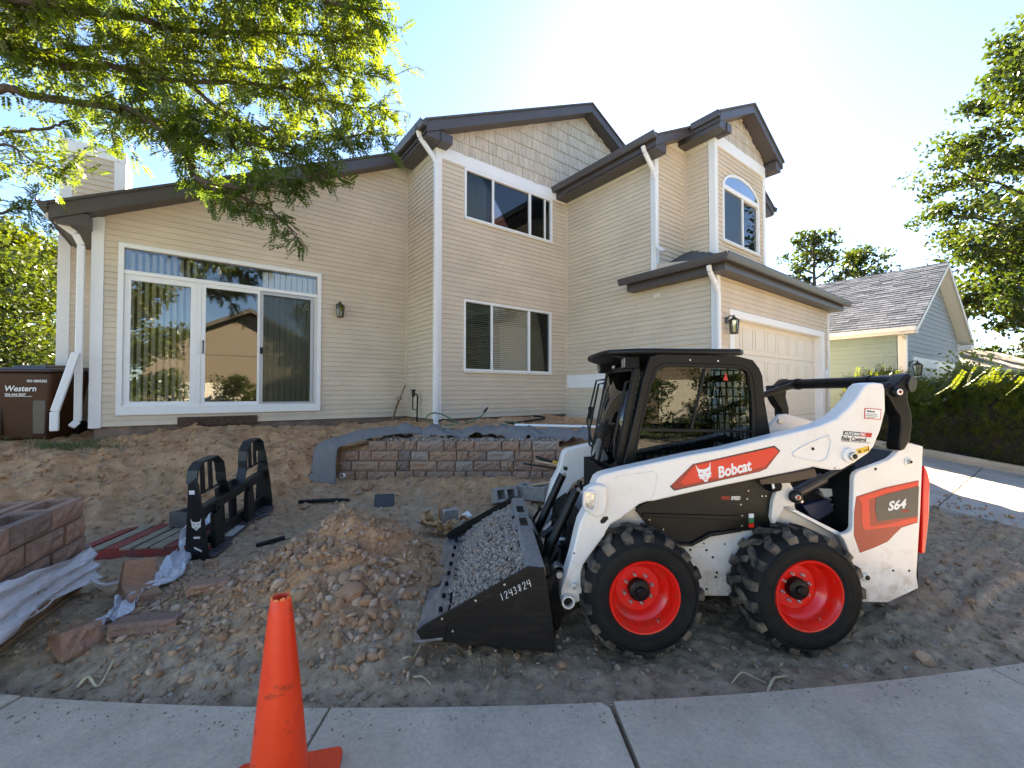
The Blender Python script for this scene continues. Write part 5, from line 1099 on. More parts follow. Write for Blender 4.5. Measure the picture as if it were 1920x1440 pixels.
# ================================================================== SITE OBJECTS
def blockmat(name, cols, rough=.9, bs=45):
    m = bpy.data.materials.new(name); m.use_nodes = True; n = m.node_tree.nodes; l = m.node_tree.links; b = n['Principled BSDF']; b.inputs['Roughness'].default_value = rough
    oi = n.new('ShaderNodeObjectInfo'); r = n.new('ShaderNodeValToRGB'); e = r.color_ramp.elements; e[0].color = (*cols[0],1); e[1].color = (*cols[-1],1)
    for i, c in enumerate(cols[1:-1]): x = e.new((i+1)/(len(cols)-1)); x.color = (*c,1)
    g = n.new('ShaderNodeNewGeometry'); t = n.new('ShaderNodeTexNoise'); t.inputs['Scale'].default_value = 14; t.inputs['Detail'].default_value = 8; t.inputs['Roughness'].default_value = .7; l.new(g.outputs['Position'], t.inputs['Vector'])
    a = n.new('ShaderNodeMath'); a.operation = 'MULTIPLY_ADD'; a.inputs[1].default_value = .6; l.new(t.outputs[0], a.inputs[0])
    s = n.new('ShaderNodeMath'); s.operation = 'SUBTRACT'; l.new(oi.outputs['Random'], s.inputs[0]); s.inputs[1].default_value = .3; l.new(s.outputs[0], a.inputs[2]); a.use_clamp = True
    l.new(a.outputs[0], r.inputs[0])
    t2 = n.new('ShaderNodeTexNoise'); t2.inputs['Scale'].default_value = bs; t2.inputs['Detail'].default_value = 8; l.new(g.outputs['Position'], t2.inputs['Vector'])
    mr = n.new('ShaderNodeMapRange'); mr.inputs[3].default_value = .6; mr.inputs[4].default_value = 1.35; l.new(t2.outputs[0], mr.inputs[0])
    x = n.new('ShaderNodeMix'); x.data_type = 'RGBA'; x.blend_type = 'MULTIPLY'; x.inputs[0].default_value = 1; l.new(r.outputs[0], x.inputs[6]); l.new(mr.outputs[0], x.inputs[7]); l.new(x.outputs[2], b.inputs['Base Color'])
    bp = n.new('ShaderNodeBump'); bp.inputs['Strength'].default_value = .7; bp.inputs['Distance'].default_value = .012; l.new(t2.outputs[0], bp.inputs['Height']); l.new(bp.outputs[0], b.inputs['Normal'])
    return m
M_block = blockmat('split_face_block', [(.24,.165,.125),(.36,.20,.13),(.29,.20,.155),(.42,.23,.135),(.20,.14,.11),(.33,.25,.20)])
M_block2 = blockmat('purple_brown_block', [(.24,.135,.095),(.37,.205,.135),(.20,.125,.095),(.42,.23,.14)])
M_cmu = mat('grey_concrete_block', (.32,.28,.24), .9, var=.2, vscale=20, bump=.4, bscale=110)
def split_block(w, h, dp, seed, nx=7, nz=4, rough=.022, pocket=False):
    """front face at y=0 (towards -y), origin bottom centre front"""
    r = np.random.default_rng(seed); vs = []; fs = []
    for j in range(nz+1):
        for i in range(nx+1):
            edge = (i in (0, nx)) or (j in (0, nz)); y = (0.004 if edge else -abs(r.normal(.5, .45))*rough)
            vs.append((-w/2+w*i/nx+(0 if i in (0, nx) else r.normal(0, .006)), y+.012, h*j/nz+(0 if j in (0, nz) else r.normal(0, .005))))
    for j in range(nz):
        for i in range(nx):
            a = j*(nx+1)+i; fs.append((a, a+1, a+nx+2, a+nx+1))
    m = MB().add(vs, fs); b0 = len(m.v)
    c = [(-w/2,.016,0),(w/2,.016,0),(w/2,dp,0),(-w/2,dp,0),(-w/2,.016,h),(w/2,.016,h),(w/2,dp,h),(-w/2,dp,h)]
    m.add(c, [(0,3,2,1),(1,2,6,5),(2,3,7,6),(3,0,4,7)]+([] if pocket else [(4,5,6,7)]))
    if pocket:
        a, b0_, b1_ = w/2-.055, .075, dp-.05
        m.add([(-w/2,.016,h),(w/2,.016,h),(w/2,dp,h),(-w/2,dp,h),(-a,b0_,h),(a,b0_,h),(a,b1_,h),(-a,b1_,h),(-a+.01,b0_+.01,h-.1),(a-.01,b0_+.01,h-.1),(a-.01,b1_-.01,h-.1),(-a+.01,b1_-.01,h-.1)], [(0,1,5,4),(1,2,6,5),(2,3,7,6),(3,0,4,7),(4,5,9,8),(5,6,10,9),(6,7,11,10),(7,4,8,11),(8,9,10,11)])
    return m.mesh('block', (0,0,0), False)
# ---- retaining wall
rwall = thing('retaining_wall', 'low retaining wall of four courses of red brown split faced blocks', 'wall', (-1, WALL_Y, .36))
BW = [.43, .28, .19, .355]
bmesh_ = {(w, k): split_block(w-.016, .143, .24, int(w*1000)+k, pocket=True) for w in BW for k in range(3)}
for me in bmesh_.values(): me.materials.append(M_block)
PAT = [[.28,.19,.43,.28,.19,.43,.19,.28,.43,.28,.19,.43,.28,.43],[.19,.43,.28,.19,.43,.28,.28,.43,.19,.28,.43,.19,.43,.28],[.28,.19,.43,.19,.28,.43,.19,.28,.43,.28,.355,.43,.19,.28],[.28,.28,.19,.43,.19,.28,.43,.28,.19,.43]]
ST = [-2.70, -2.68, -2.66, -2.24]; EN_ = [1.6, 1.5, 1.0, .60]
for r_ in range(4):
    x = ST[r_]; k = 0
    while x < EN_[r_]:
        w = PAT[r_][k % len(PAT[r_])]; k += 1
        if x+w > EN_[r_]+.25: break
        o = bpy.data.objects.new('block', bmesh_[(w, random.randrange(3))]); COL.objects.link(o); o.parent = rwall
        o.location = (x+w/2+1, .018*r_+random.uniform(-.006,.006), r_*.152+random.uniform(-.003,.003)); o.rotation_euler = (0,0,random.uniform(-.012,.012)); x += w
MB().lathe([(.030,-.03),(.038,-.03),(.038,.2),(.030,.2),(.030,-.03)], (.885,.02,.205), 'y', 20).build('drain_pipe', mat('beige_pipe', (.40,.33,.26), .6), rwall)
MB().lathe([(.001,0),(.031,0)], (.885,.03,.205), 'y', 20).build('pipe_bore', M_dark, rwall)
# gravel fill right behind the blocks
nb = 1300; gx = rng.uniform(-2.3, .75, nb); gy = rng.uniform(6.70, 6.95, nb)
gz = .93+.05*rng.random(nb)*1.0
fill = scatter('gravel_fill', np.stack([gx, gy, gz], -1), rng.uniform(.01, .03, nb), M_pea); tag(fill, 'grey gravel filled in behind the retaining wall', 'gravel', kind='stuff')
# ---- landscape fabric
M_fabric = mat('grey_landscape_fabric', (.17,.16,.155), .75, var=.12, vscale=8, bump=.15, bscale=300)
def sheet(name, fn, nu, nv, m, th=.004, parent=None):
    vs = []; 
    for i in range(nu+1):
        for j in range(nv+1): vs.append(tuple(fn(i/nu, j/nv)))
    me = MB().add(vs, [(i*(nv+1)+j, (i+1)*(nv+1)+j, (i+1)*(nv+1)+j+1, i*(nv+1)+j+1) for i in range(nu) for j in range(nv)]).mesh(name)
    o = obj(name, me, m, parent, True, ang=75); o.modifiers.new('s', 'SOLIDIFY').thickness = th; return o
def catmull(P, t):
    n = len(P)-1; x = min(max(t*n, 0), n-1e-6); i = int(x); f = x-i
    p0, p1, p2, p3 = (Vector(P[max(i-1,0)]), Vector(P[i]), Vector(P[i+1]), Vector(P[min(i+2,n)]))
    return .5*((2*p1)+(p2-p0)*f+(2*p0-5*p1+4*p2-p3)*f*f+(3*p1-p0-3*p2+p3)*f**3)
F1 = lambda a, b, o=3, s=0: float(fbm(np.array(a), np.array(b), o, s))
fabr = thing('landscape_fabric', 'crumpled grey landscape fabric draped over the left end of the retaining wall', 'fabric', (-1, 6.9, .95))
def fabA(u, v):
    x = -2.1+3.4*u; ridge = .25+.12*F1(x*2.2, 0, 3, 41)
    y = 6.86+.55*v+.03*F1(x*5, v*3, 3, 3); z = .955+ridge*math.sin(math.pi*min(1, v*.95+.05))**.8*(1-.45*v)+.09*F1(x*4.5, v*3, 4, 9)+.09*abs(F1(x*7+v*6, v*5, 3, 19))-.04
    return (x+1, y-6.9, z-.95)
sheet('fabric_roll', fabA, 110, 22, M_fabric, parent=fabr)
UP_ = [(-1.55,7.25,1.13),(-1.95,7.12,1.17),(-2.40,6.95,1.13),(-2.72,6.80,1.05),(-2.93,6.62,.98),(-3.0,6.52,.90),(-3.03,6.47,.70),(-3.06,6.42,.50),(-3.07,6.38,.40)]
LO_ = [(-1.45,6.90,1.06),(-1.85,6.76,1.06),(-2.20,6.63,1.02),(-2.45,6.50,.96),(-2.60,6.43,.90),(-2.64,6.41,.84),(-2.64,6.38,.66),(-2.62,6.35,.48),(-2.63,6.32,.37)]
def fabB(u, v):
    a = catmull(UP_, u); b = catmull(LO_, u); p = a.lerp(b, v); k = math.sin(math.pi*v)
    p = p+Vector((0, -.02*k, .015*k))+Vector((.012*F1(u*9, v*2, 3, 4), .02*F1(u*8, v*3, 3, 5), .02*F1(u*7, v*3, 3, 6)))
    return (p.x+1, p.y-6.9, p.z-.95)
sheet('fabric_strip', fabB, 60, 14, M_fabric, parent=fabr)
# ---- garden hose, pipes, tools behind the wall
def tube_thing(name, label, cat, pts, r, m, n=8, sub=8, group=None):
    P = [catmull(pts, i/(len(pts)*sub)) for i in range(len(pts)*sub+1)] if sub > 1 else [Vector(p) for p in pts]
    o = MB().tube(P, r, n).build(name, m, smooth=True); return tag(o, label, cat, group)
M_hose = mat('green_hose', (.025,.13,.06), .4, var=.2, vscale=9)
hose = tube_thing('garden_hose', 'green garden hose coiled on the soil below the downstairs window', 'hose', [(-0.464, 8.2, 1.432), (-0.563, 8.15, 1.29), (-0.814, 8.1, 1.15), (-1.213, 8.05, 1.104), (-1.496, 8.05, 1.124), (-1.618, 8.05, 1.225), (-1.557, 8.05, 1.316), (-1.396, 8.05, 1.326), (-1.163, 8.05, 1.225), (-0.984, 8.0, 1.117), (-0.694, 7.9, 1.085), (-0.979, 7.8, 1.035), (-1.459, 7.75, 1.02), (-1.605, 7.75, 1.039), (-1.273, 7.8, 1.064), (-0.778, 7.75, 1.049), (-0.392, 7.8, 1.064), (0.099, 7.9, 1.115), (0.05, 8.0, 1.158), (-0.254, 8.1, 1.161), (-0.301, 8.0, 1.137), (0.0, 7.9, 1.115), (0.197, 7.85, 1.119), (-0.049, 7.75, 1.068), (-0.58, 7.7, 1.034), (-1.056, 7.65, 1.029)], .011, M_hose)
MB().tube([(-0.543, 8.16, 1.351), (-0.473, 8.19, 1.422)], .017, 10).build('nozzle', M_black, hose)
MB().tube([(-1.26, 7.72, 1.042), (-1.173, 7.72, 1.047)], .02, 10).build('coupling', M_black, hose)
rp = thing('sprinkler_riser', 'black sprinkler backflow riser with valve against the beige side wall', 'pipe', [(-1.955, 8.7, 1.021)][0])
rl = lambda L_: [Vector(p)-rp.location for p in L_]
MB().tube(rl([(-1.955, 8.7, 0.89), (-1.936, 8.7, 1.654), (-1.98, 8.7, 1.698)]), .017, 8).build('riser_pipe', M_black, rp, smooth=True)
MB().tube(rl([(-2.03, 8.68, 1.698), (-2.029, 8.68, 1.371), (-1.935, 8.7, 1.359)]), .014, 8).build('drop_pipe', M_black, rp, smooth=True)
MB().tube(rl([(-2.02, 8.68, 1.785), (-2.019, 8.68, 1.633)]), .035, 12).tube(rl([(-2.02, 8.68, 1.775), (-2.02, 8.68, 1.753)]), .055, 12).build('valve', M_black, rp, smooth=True)
shv = thing('shovel', 'wooden handled shovel leaning into the corner beside the riser pipe', 'shovel', [(-2.493, 8.9, 1.139)][0])
sl2 = lambda L_: [Vector(p)-shv.location for p in L_]
M_handle = mat('wood_handle', (.24,.15,.10), .7, var=.3, vscale=14)
MB().tube(sl2([(-2.529, 8.95, 1.124), (-2.412, 9.05, 1.538), (-2.295, 9.12, 1.881)]), .018, 8).build('handle', M_handle, shv, smooth=True)
MB().tube(sl2([(-2.482, 8.9, 1.195), (-2.446, 8.93, 1.395), (-2.396, 8.95, 1.54)]), .020, 8).tube(sl2([(-2.396, 8.95, 1.54), (-2.442, 8.95, 1.596), (-2.419, 8.95, 1.624), (-2.341, 8.95, 1.613), (-2.329, 8.95, 1.574), (-2.396, 8.95, 1.54)]), .010, 6).build('grip', mat('old_brown_grip', (.16,.09,.06), .7), shv, smooth=True)
tube_thing('pvc_pipe', 'long white plastic pipe lying along the top of the fabric', 'pipe', [(0.046, 7.25, 1.165), (1.694, 7.1, 1.141)], .024, M_trim, 12, 1)
tube_thing('edging_strip', 'dark plastic edging strip curled on the soil beside the hose', 'edging', [(-0.1, 8.0, 1.127), (0.404, 8.05, 1.194), (0.61, 8.1, 1.222), (0.563, 8.15, 1.259), (0.412, 8.2, 1.267)], .02, M_black)
wk = thing('wicker_mat', 'small tan woven mat lying on the soil by the house', 'mat', [(1.171, 7.9, 1.155)][0])
M_tan = mat('tan_straw', (.48,.28,.14), .8, var=.3, vscale=30)
for k in range(7):
    x = -.16+k*.053; MB().bar((x-.03,-.10,.02+.05*math.sin(k)),(x+.05,.10,.09),.035,.012).build('slat', M_tan, wk)
for k in range(4): MB().bar((-.2,-.09+k*.06,.045+k*.018),(.2,-.07+k*.06,.035+k*.018),.02,.012).build('weft', M_tan, wk)
M_yelh = mat('yellow_grip', (.70,.38,.02), .5)
PXT = [(0.355, 6.3, 0.772), (0.595, 6.25, 0.702), (0.894, 6.2, 0.64), (0.329, 6.25, 0.717), (0.955, 6.1, 0.62), (0.166, 6.3, 0.67), (0.955, 6.1, 0.581), (0.398, 6.35, 0.725), (0.971, 6.2, 0.632)]
M_lwood = mat('pale_wood_handle', (.50,.31,.17), .6, var=.15, vscale=12)
t_ = thing('tool_handle', 'black and yellow handled tool resting on the wall behind the loader', 'tool', PXT[0]); o0 = Vector(PXT[0])
MB().tube([Vector(PXT[0])-o0, Vector(PXT[1])-o0], .019, 10).build('grip', M_black, t_, smooth=True); MB().tube([Vector(PXT[1])-o0, Vector(PXT[2])-o0], .021, 10).build('handle', M_yelh, t_, smooth=True)
tube_thing('tool_handle', 'pale wooden tool handle lying across the retaining wall', 'tool', [PXT[3], PXT[4]], .017, M_lwood, 10, 1)
tube_thing('tool_handle', 'black bar lowest of the tools on the retaining wall', 'tool', [PXT[5], PXT[6]], .014, M_black, 10, 1)
tube_thing('tool_handle', 'dark green tool handle between the yellow and wooden handles', 'tool', [PXT[7], PXT[8]], .012, M_hose, 10, 1)
# ---- concrete blocks beyond the bucket
def ringblock(name, label, loc, rot, w, d, h, wall=.035, web=False, m=M_cmu, tilt=(0,0)):
    o_ = [(-w/2,-d/2),(w/2,-d/2),(w/2,d/2),(-w/2,d/2)]; i_ = [(-w/2+wall,-d/2+wall),(w/2-wall,-d/2+wall),(w/2-wall,d/2-wall),(-w/2+wall,d/2-wall)]
    mb = MB().ring(o_, i_, 0, h, 'z').box(-w/2+wall,w/2-wall,-d/2+wall,d/2-wall,.0,.02)
    if web: mb.box(-.02,.02,-d/2+wall,d/2-wall,.02,h)
    o = mb.build(name, m, bevel=.006); o.location = loc; o.rotation_euler = (tilt[0], tilt[1], rot); return tag(o, label, 'block')
c1 = [(0.309, 6.173), (-0.139, 6.173)]
cq = Vector((.302, 6.031, 0)); cz = hz(cq.x, cq.y)+.02
ringblock('concrete_block', 'grey hollow concrete block with a wooden handle in its core', (cq.x, cq.y, cz), R(-22), .40, .27, .19, .045)
tube_thing('tool_handle', 'wooden handle stuck into the hollow concrete block', 'tool', [(cq.x-.08, cq.y+.02, cz+.17), (cq.x+.6, cq.y-.1, cz+.30)], .019, M_lwood, 10, 1)
ringblock('concrete_block', 'broken grey concrete block lying beyond the far bucket corner', (-.134, 5.931, hz(-.134, 5.931)+.08), R(25), .34, .20, .15, .04, True, tilt=(R(70), 0))
# ---- paper bags and foil block
bags = thing('torn_paper_bag', 'torn tan paper bag crumpled on the dirt behind the bucket', 'bag', [(-0.812, 5.0, 0.164)][0])
M_paper = mat('kraft_paper', (.55,.31,.15), .75, var=.2, vscale=12, bump=.3, bscale=30)
def scrap(w, h, seed, loc, rot, par, m, amp=.05):
    def fn(u, v):
        return (w*(u-.5)+amp*F1(u*3, v*3, 2, seed), amp*1.6*F1(u*3+5, v*3, 3, seed+1), h*v+amp*F1(u*3, v*3+9, 2, seed+2))
    o = sheet('paper_scrap', fn, 9, 9, m, .002, par); o.location = loc; o.rotation_euler = rot; return o
for k, (w, h, lo, ro) in enumerate([(.16,.26,(-.02,0,.0),(.3,.1,.4)),(.22,.18,(-.10,-.05,.0),(.9,.2,-.3)),(.20,.22,(.20,.05,.02),(1.1,-.2,.2)),(.26,.12,(.05,-.1,-.02),(1.4,.1,.1)),(.14,.2,(-.16,.06,.0),(.2,-.6,.9)),(.2,.16,(.02,-.14,-.02),(.7,.3,.2))]): scrap(w, h, 60+3*k, lo, ro, bags, M_paper)
fb = [(-0.724, 4.95, 0.198)][0]
fo = MB().box(-.09,.09,-.07,.07,0,.17).build('foil_box', mat('silver_foil', (.42,.40,.37), .35, metal=.6, var=.2, vscale=20, bump=.2, bscale=30), bevel=.008); fo.location = (fb[0], fb[1], fb[2]+.01); fo.rotation_euler = (0,0,R(25)); tag(fo, 'small silver foil box standing in the torn paper bag', 'box')
bl = [(-0.575, 5.0, 0.239)][0]; fo = MB().box(-.10,.10,-.05,.05,0,.03).build('white_board', M_trim, bevel=.004); fo.location = bl; fo.rotation_euler = (.3,-.4,R(30)); tag(fo, 'small white board scrap beside the silver foil box', 'board')
tube_thing('broken_stake', 'grey broken wooden stake lying by the torn paper bag', 'stake', [(-1.138, 5.0, 0.22), (-0.98, 4.9, 0.202), (-0.792, 4.8, 0.149)], .018, mat('grey_wood', (.30,.25,.2), .8, var=.3), 7, 1)
# ---- pallet fork frame (local x along width, y forwards, z up)
fa = Vector((-3.13, 4.22, .03)); fb_ = Vector((-3.28, 5.62, .17)); fdx = fb_-fa; FL_ = fdx.length
forks = thing('pallet_fork_frame', 'black steel pallet fork carriage standing on the dirt', 'fork frame', fa, math.atan2(fdx.y, fdx.x)); forks.rotation_euler = (0, -math.asin(fdx.z/FL_), math.atan2(fdx.y, fdx.x))
M_fk = mat('fork_black_paint', (.008,.008,.0085), .42, var=.3, vscale=10)
fk = lambda mb, n, m=M_fk, **k: mb.build(n, m, forks, **k)
Wd = FL_
for x0 in (0.0, Wd-.02):
    fk(MB().prism([(-.13,0),(.09,0),(.075,.25),(.04,.62),(.03,.80),(-.035,.86),(-.06,.80),(-.10,.45),(-.12,.2)], x0, x0+.02, 'x'), 'side_plate', bevel=.003)
def arch(xa, xb, s):
    # guard arch rising from side plate towards the centre
    pts = [(xa,0,.80),(xa+.03*s,0,.93),(xa+.12*s,0,.985),(xb-.12*s,0,.985),(xb-.02*s,0,.90),(xb,0,.78),(xb,0,.70),(xb+.10*s,0,.52)]
    for p, q in zip(pts[:-1], pts[1:]): fk(MB().bar(Vector(p), Vector(q), .10, .018, (0,1,0) if abs(Vector(q)[2]-Vector(p)[2]) < 0 else (1,0,0.01)), 'guard_arch', bevel=.003)
    for f in (.35, .62): x = xa+(xb-xa)*f; fk(MB().box(x-.03, x+.03, -.008, .008, .66, .985), 'guard_bar', bevel=.002)
    fk(MB().bar((xa,0,.66),(xb,0,.66),.03,.014), 'guard_rail')
arch(.01, .50, 1); arch(Wd-.01, Wd-.46, -1)
fk(MB().box(.02,Wd-.02,-.06,.03,.44,.54), 'top_rail', bevel=.008); fk(MB().box(.02,Wd-.02,-.02,.05,.08,.19), 'bottom_rail', bevel=.006)
fk(MB().prism([(.02,-.16),(.30,-.20),(.36,-.12),(1.02,-.12),(1.10,-.20),(Wd-.02,-.16),(Wd-.02,.04),(.02,.04)], .05, .065, 'z'), 'base_plate', mat('worn_black_steel', (.10,.10,.105), .4, metal=.4, var=.4, vscale=14), bevel=.003)
for x in (.28, .95):
    fk(MB().prism([(x-.09,.06),(x+.09,.06),(x+.055,.42),(x-.055,.42)], -.09, -.03), 'upright', bevel=.006)
    fk(MB().lathe([(.022,-.03),(.045,-.03),(.045,.03),(.022,.03),(.022,-.03)], (x+.0,-.06,.46), 'y', 16), 'lifting_eye', bevel=.002)
for x in (.55, .80): fk(MB().box(x-.055,x+.055,.03,.07,.05,.60), 'fork_shank', bevel=.004)
fk(MB().box(.12,.24,-.14,-.06,.064,.068).box(1.15,1.28,-.14,-.06,.064,.068), 'slot', M_dark)
fk(MB().box(.48,.76,-.10,.0,.0652,.0665), 'label', mat('grey_label', (.42,.42,.42), .5)); 
o3, i3 = cathead(0, 0, .10, 0, 0, None)
def onplate(p, zc, yc): return (-.0015, yc-p[0], zc+p[1])
em1 = MB(); em1.add([onplate(p, .40, -.03) for p in o3]+[(-.0002, q[1], q[2]) for q in [onplate(p, .40, -.03) for p in o3]], [tuple(range(len(o3)))]); fk(em1, 'emblem', M_ink, fix=False)
em2 = MB()
for q in i3: em2.add([(-.0025, *onplate(p, .40, -.03)[1:]) for p in q], [tuple(range(len(q)))])
fk(em2, 'emblem_lines', M_inkk, fix=False)
fk(MB().box(-.002,-.0005,-.03,.02,.70,.74), 'label', M_ink); fk(MB().box(-.002,-.0005,-.06,.0,.255,.275), 'label', M_ink); fk(MB().hexa([(-.002,.0,.155),(-.002,-.07,.115),(-.0005,-.07,.115),(-.0005,.0,.155),(-.002,.0,.175),(-.002,-.07,.135),(-.0005,-.07,.135),(-.0005,.0,.175)]), 'label', M_ink)
# ---- red pallet with two blocks
M_redw = mat('red_painted_wood', (.30,.028,.022), .7, var=.3, vscale=10, col2=(.17,.05,.04), bump=.2, bscale=30)
M_greyw = mat('weathered_grey_board', (.26,.21,.15), .85, var=.3, vscale=12, stretch=(1,1,1), bump=.3, bscale=40)
pal = thing('red_pallet', 'flat wooden pallet with red edges behind the fork frame', 'pallet', (-3.83, 4.85, .04), R(8))
for k in range(9):
    x = -.58+k*.138; mm = M_redw if k in (0, 2, 6, 7) else M_greyw
    MB().box(x, x+.10+.012*(k % 3), -.58, .60, .108, .128).build('deck_board', mm, pal, bevel=.003)
for y in (-.58, 0, .56): MB().box(-.60, .66, y, y+.04, .018, .107).build('stringer', M_redw, pal, bevel=.003)
for y in (-.50, .5): MB().box(-.60,.66,y,y+.09,0,.017).build('bottom_board', M_greyw, pal)
ringblock('concrete_block', 'dark grey hollow block on the red pallet behind the fork frame', (-3.72, 5.02, .172), R(-4), .42, .28, .17, .05, m=mat('dark_wall_block', (.085,.075,.07), .9, var=.3, vscale=15, bump=.4))
# ---- pallet stack of wall blocks on the left
sd_ = Vector((-.384,.923,0)); sl_ = Vector((-.923,-.384,0)); P1 = Vector((-3.47, 3.50, 0)); SROT = math.atan2(sd_.y, sd_.x)
stk = thing('block_pallet', 'rough wooden pallet under the stack of wall blocks', 'pallet', (P1.x, P1.y, .12), SROT)
M_palw = mat('pallet_wood', (.27,.15,.075), .8, var=.35, vscale=12, bump=.3)
for y in (.06, .5, .95): MB().box(-1.25,-.0,y,y+.09,.018,.105).build('stringer', M_palw, stk, bevel=.004)
for k in range(8): MB().box(-1.25+k*.16,-1.25+k*.16+.12,.0,1.05,.106,.126).build('deck_board', M_palw, stk, bevel=.003)
for y in (.04, .5, .95): MB().box(-1.25,.02,y,y+.1,.0,.017).build('bottom_board', M_palw, stk)
sb = {(w, k): split_block(w-.016, .148, .27, 900+int(w*100)+k, rough=.026, pocket=True) for w in (.43,.28) for k in range(3)}
for me in sb.values(): me.materials.append(M_block2)
ORD = ['bottom', 'second', 'third', 'top']; CN = ['far', 'next to far', 'middle', 'near middle', 'near', 'nearest']
for r_ in range(4):
    x = 0.0; k = 0
    seq = [(.43,.28,.43),(.43,.43,.28),(.28,.43,.43),(.43,.43,.28)][r_]
    for w in seq:
        me = sb[(w, random.randrange(3))]; o = bpy.data.objects.new('wall_block', me); COL.objects.link(o)
        p = P1-sd_*(x+w/2); p = p+sl_*random.uniform(-.004,.022); o.location = (p.x, p.y, .25+r_*.156); o.rotation_euler = (0, 0, SROT+random.uniform(-.025,.025))
        tag(o, '%s block of the %s course on the right face of the wrapped stack' % (CN[k], ORD[r_]), 'block', 'wall blocks stacked on the pallet'); x += w; k += 1
for r_ in range(3, 4):   # blocks behind the front row, tops visible
    for (yo, nm) in ((.30, 'second'), (.60, 'third'), (.88, 'rear')):
        x = 0.02
        for k, w in enumerate((.43,.28,.43)):
            o = bpy.data.objects.new('wall_block', sb[(w, k)]); COL.objects.link(o); p = P1-sd_*(x+w/2)+sl_*yo
            o.location = (p.x, p.y, .25+r_*.156+random.uniform(-.01,.012)); o.rotation_euler = (0,0,SROT); tag(o, '%s block in the %s row from the right on top of the stack' % (CN[k], nm), 'block', 'wall blocks stacked on the pallet'); x += w+.01
core = MB().box(-1.15,-.02,.29,1.12,.13,.60).build('inner_blocks', M_block2, stk)
# stretch wrap round the foot of the stack
def wrapmat():
    m = bpy.data.materials.new('stretch_wrap'); m.use_nodes = True; n = m.node_tree.nodes; l = m.node_tree.links; b = n['Principled BSDF']
    b.inputs['Base Color'].default_value = (.74,.74,.78,1); b.inputs['Roughness'].default_value = .3; b.inputs['Transmission Weight'].default_value = .15; b.inputs['Alpha'].default_value = .86
    g = n.new('ShaderNodeNewGeometry'); t = n.new('ShaderNodeTexNoise'); t.inputs['Scale'].default_value = 16; t.inputs['Detail'].default_value = 5; mp = n.new('ShaderNodeMapping'); mp.inputs['Scale'].default_value = (.6,.6,6); l.new(g.outputs['Position'], mp.inputs[0]); l.new(mp.outputs[0], t.inputs['Vector'])
    r = n.new('ShaderNodeMapRange'); r.inputs[1].default_value = .3; r.inputs[2].default_value = .6; r.inputs[3].default_value = .72; r.inputs[4].default_value = .99; l.new(t.outputs[0], r.inputs[0]); l.new(r.outputs[0], b.inputs['Alpha'])
    bp = n.new('ShaderNodeBump'); bp.inputs['Strength'].default_value = .6; bp.inputs['Distance'].default_value = .02; l.new(t.outputs[0], bp.inputs['Height']); l.new(bp.outputs[0], b.inputs['Normal']); return m
M_wrap = wrapmat()
def wr_fn(u, v):
    # u from far corner towards the camera, v up; turns the far corner
    L_ = -.30+1.6*u
    top = .41+.20*u; bot = .20+.05*u
    z = bot+(top-bot)*v
    off = .035+.02*math.sin(v*17+u*6)+.025*abs(F1(u*5, v*9, 3, 8))+.04*(1-v)*math.sin(u*9)
    if L_ < 0: p = P1+sl_*(-L_)+sd_*(.03+off*.5)
    else: p = P1-sd_*L_-sl_*off
    return (p.x, p.y, z+.02*F1(u*7, v*4, 3, 14))
wrp = sheet('stretch_wrap', wr_fn, 70, 26, M_wrap, .0015); tag(wrp, 'torn white stretch wrap round the foot of the block stack', 'plastic wrap')
tail = [P1-sl_*.08+sd_*-.15+Vector((0,0,.24)), P1-sl_*.16+sd_*-.12+Vector((0,0,.17)), P1-sl_*.30+Vector((0,0,.16)), P1-sl_*.42+sd_*.05+Vector((0,0,.18))]
MB().tube([catmull(tail, i/16) for i in range(17)], [.016-.0006*i for i in range(17)], 6).build('wrap_tail', M_wrap, wrp, smooth=True)
RIB = [(-3.33,4.62,.36),(-3.30,4.35,.20),(-3.22,4.10,.13),(-3.05,3.85,.10),(-2.92,3.62,.12),(-2.95,3.42,.10),(-2.90,3.22,.09),(-2.86,3.08,.08),(-2.82,2.98,.06)]
def rib_fn(u, v):
    p = catmull(RIB, u); w = .20*(1-.45*u)*(v-.5); d = (catmull(RIB, min(u+.02, 1))-catmull(RIB, max(u-.02, 0))).normalized(); sN = d.cross(Vector((0,0,1))).normalized()
    q = p+sN*w*1.3+Vector((.05*F1(u*9, v*3, 3, 71), .05*F1(u*8, v*3, 3, 72), .09*abs(F1(u*11, v*4, 3, 73))+.03*math.sin(v*12+u*20)))
    g_ = float(base_h(q.x, q.y)); q.z = q.z if u < .12 else g_+.035+max(0, q.z-p.z)*.9
    return q
tag(sheet('plastic_sheet', rib_fn, 90, 14, M_wrap, .0015), 'crumpled white plastic sheet trailing from the fork frame over the dirt', 'plastic sheet')
# ---- loose wall blocks
def loose(label, px, dims, rot, m=M_block2, tilt=(0,0,0), seed=1, dz=0):
    o = bpy.data.objects.new('wall_block', split_block(*dims, seed, rough=.018)); o.data.materials.append(m); COL.objects.link(o)
    o.location = (px[0], px[1], hz(*px)+dz); o.rotation_euler = (tilt[0], tilt[1], R(rot)); return tag(o, label, 'block', 'loose wall blocks on the dirt')
def lblock():
    t = MB().prism([(-.22,0),(.22,0),(.22,.10),(-.08,.11),(-.10,.20),(-.12,.34),(-.20,.33)], -.13, .13).build('wall_block', M_block2, bevel=.012); t.location = (-2.97, 3.40, hz(-2.97,3.40)-.01); t.scale = (.8,.8,.8); t.rotation_euler = (R(-8), 0, R(-38)); return tag(t, 'L shaped broken wall block with a raised lip by the plastic sheet', 'block')
lblock()
LPX = [(-2.733, 2.75), (-2.486, 2.866), (-2.308, 3.242)]
loose('dark weathered block leaning nearest to the sidewalk', LPX[0], (.20,.17,.24), 62, M_block2, (R(-18),0,0), 5)
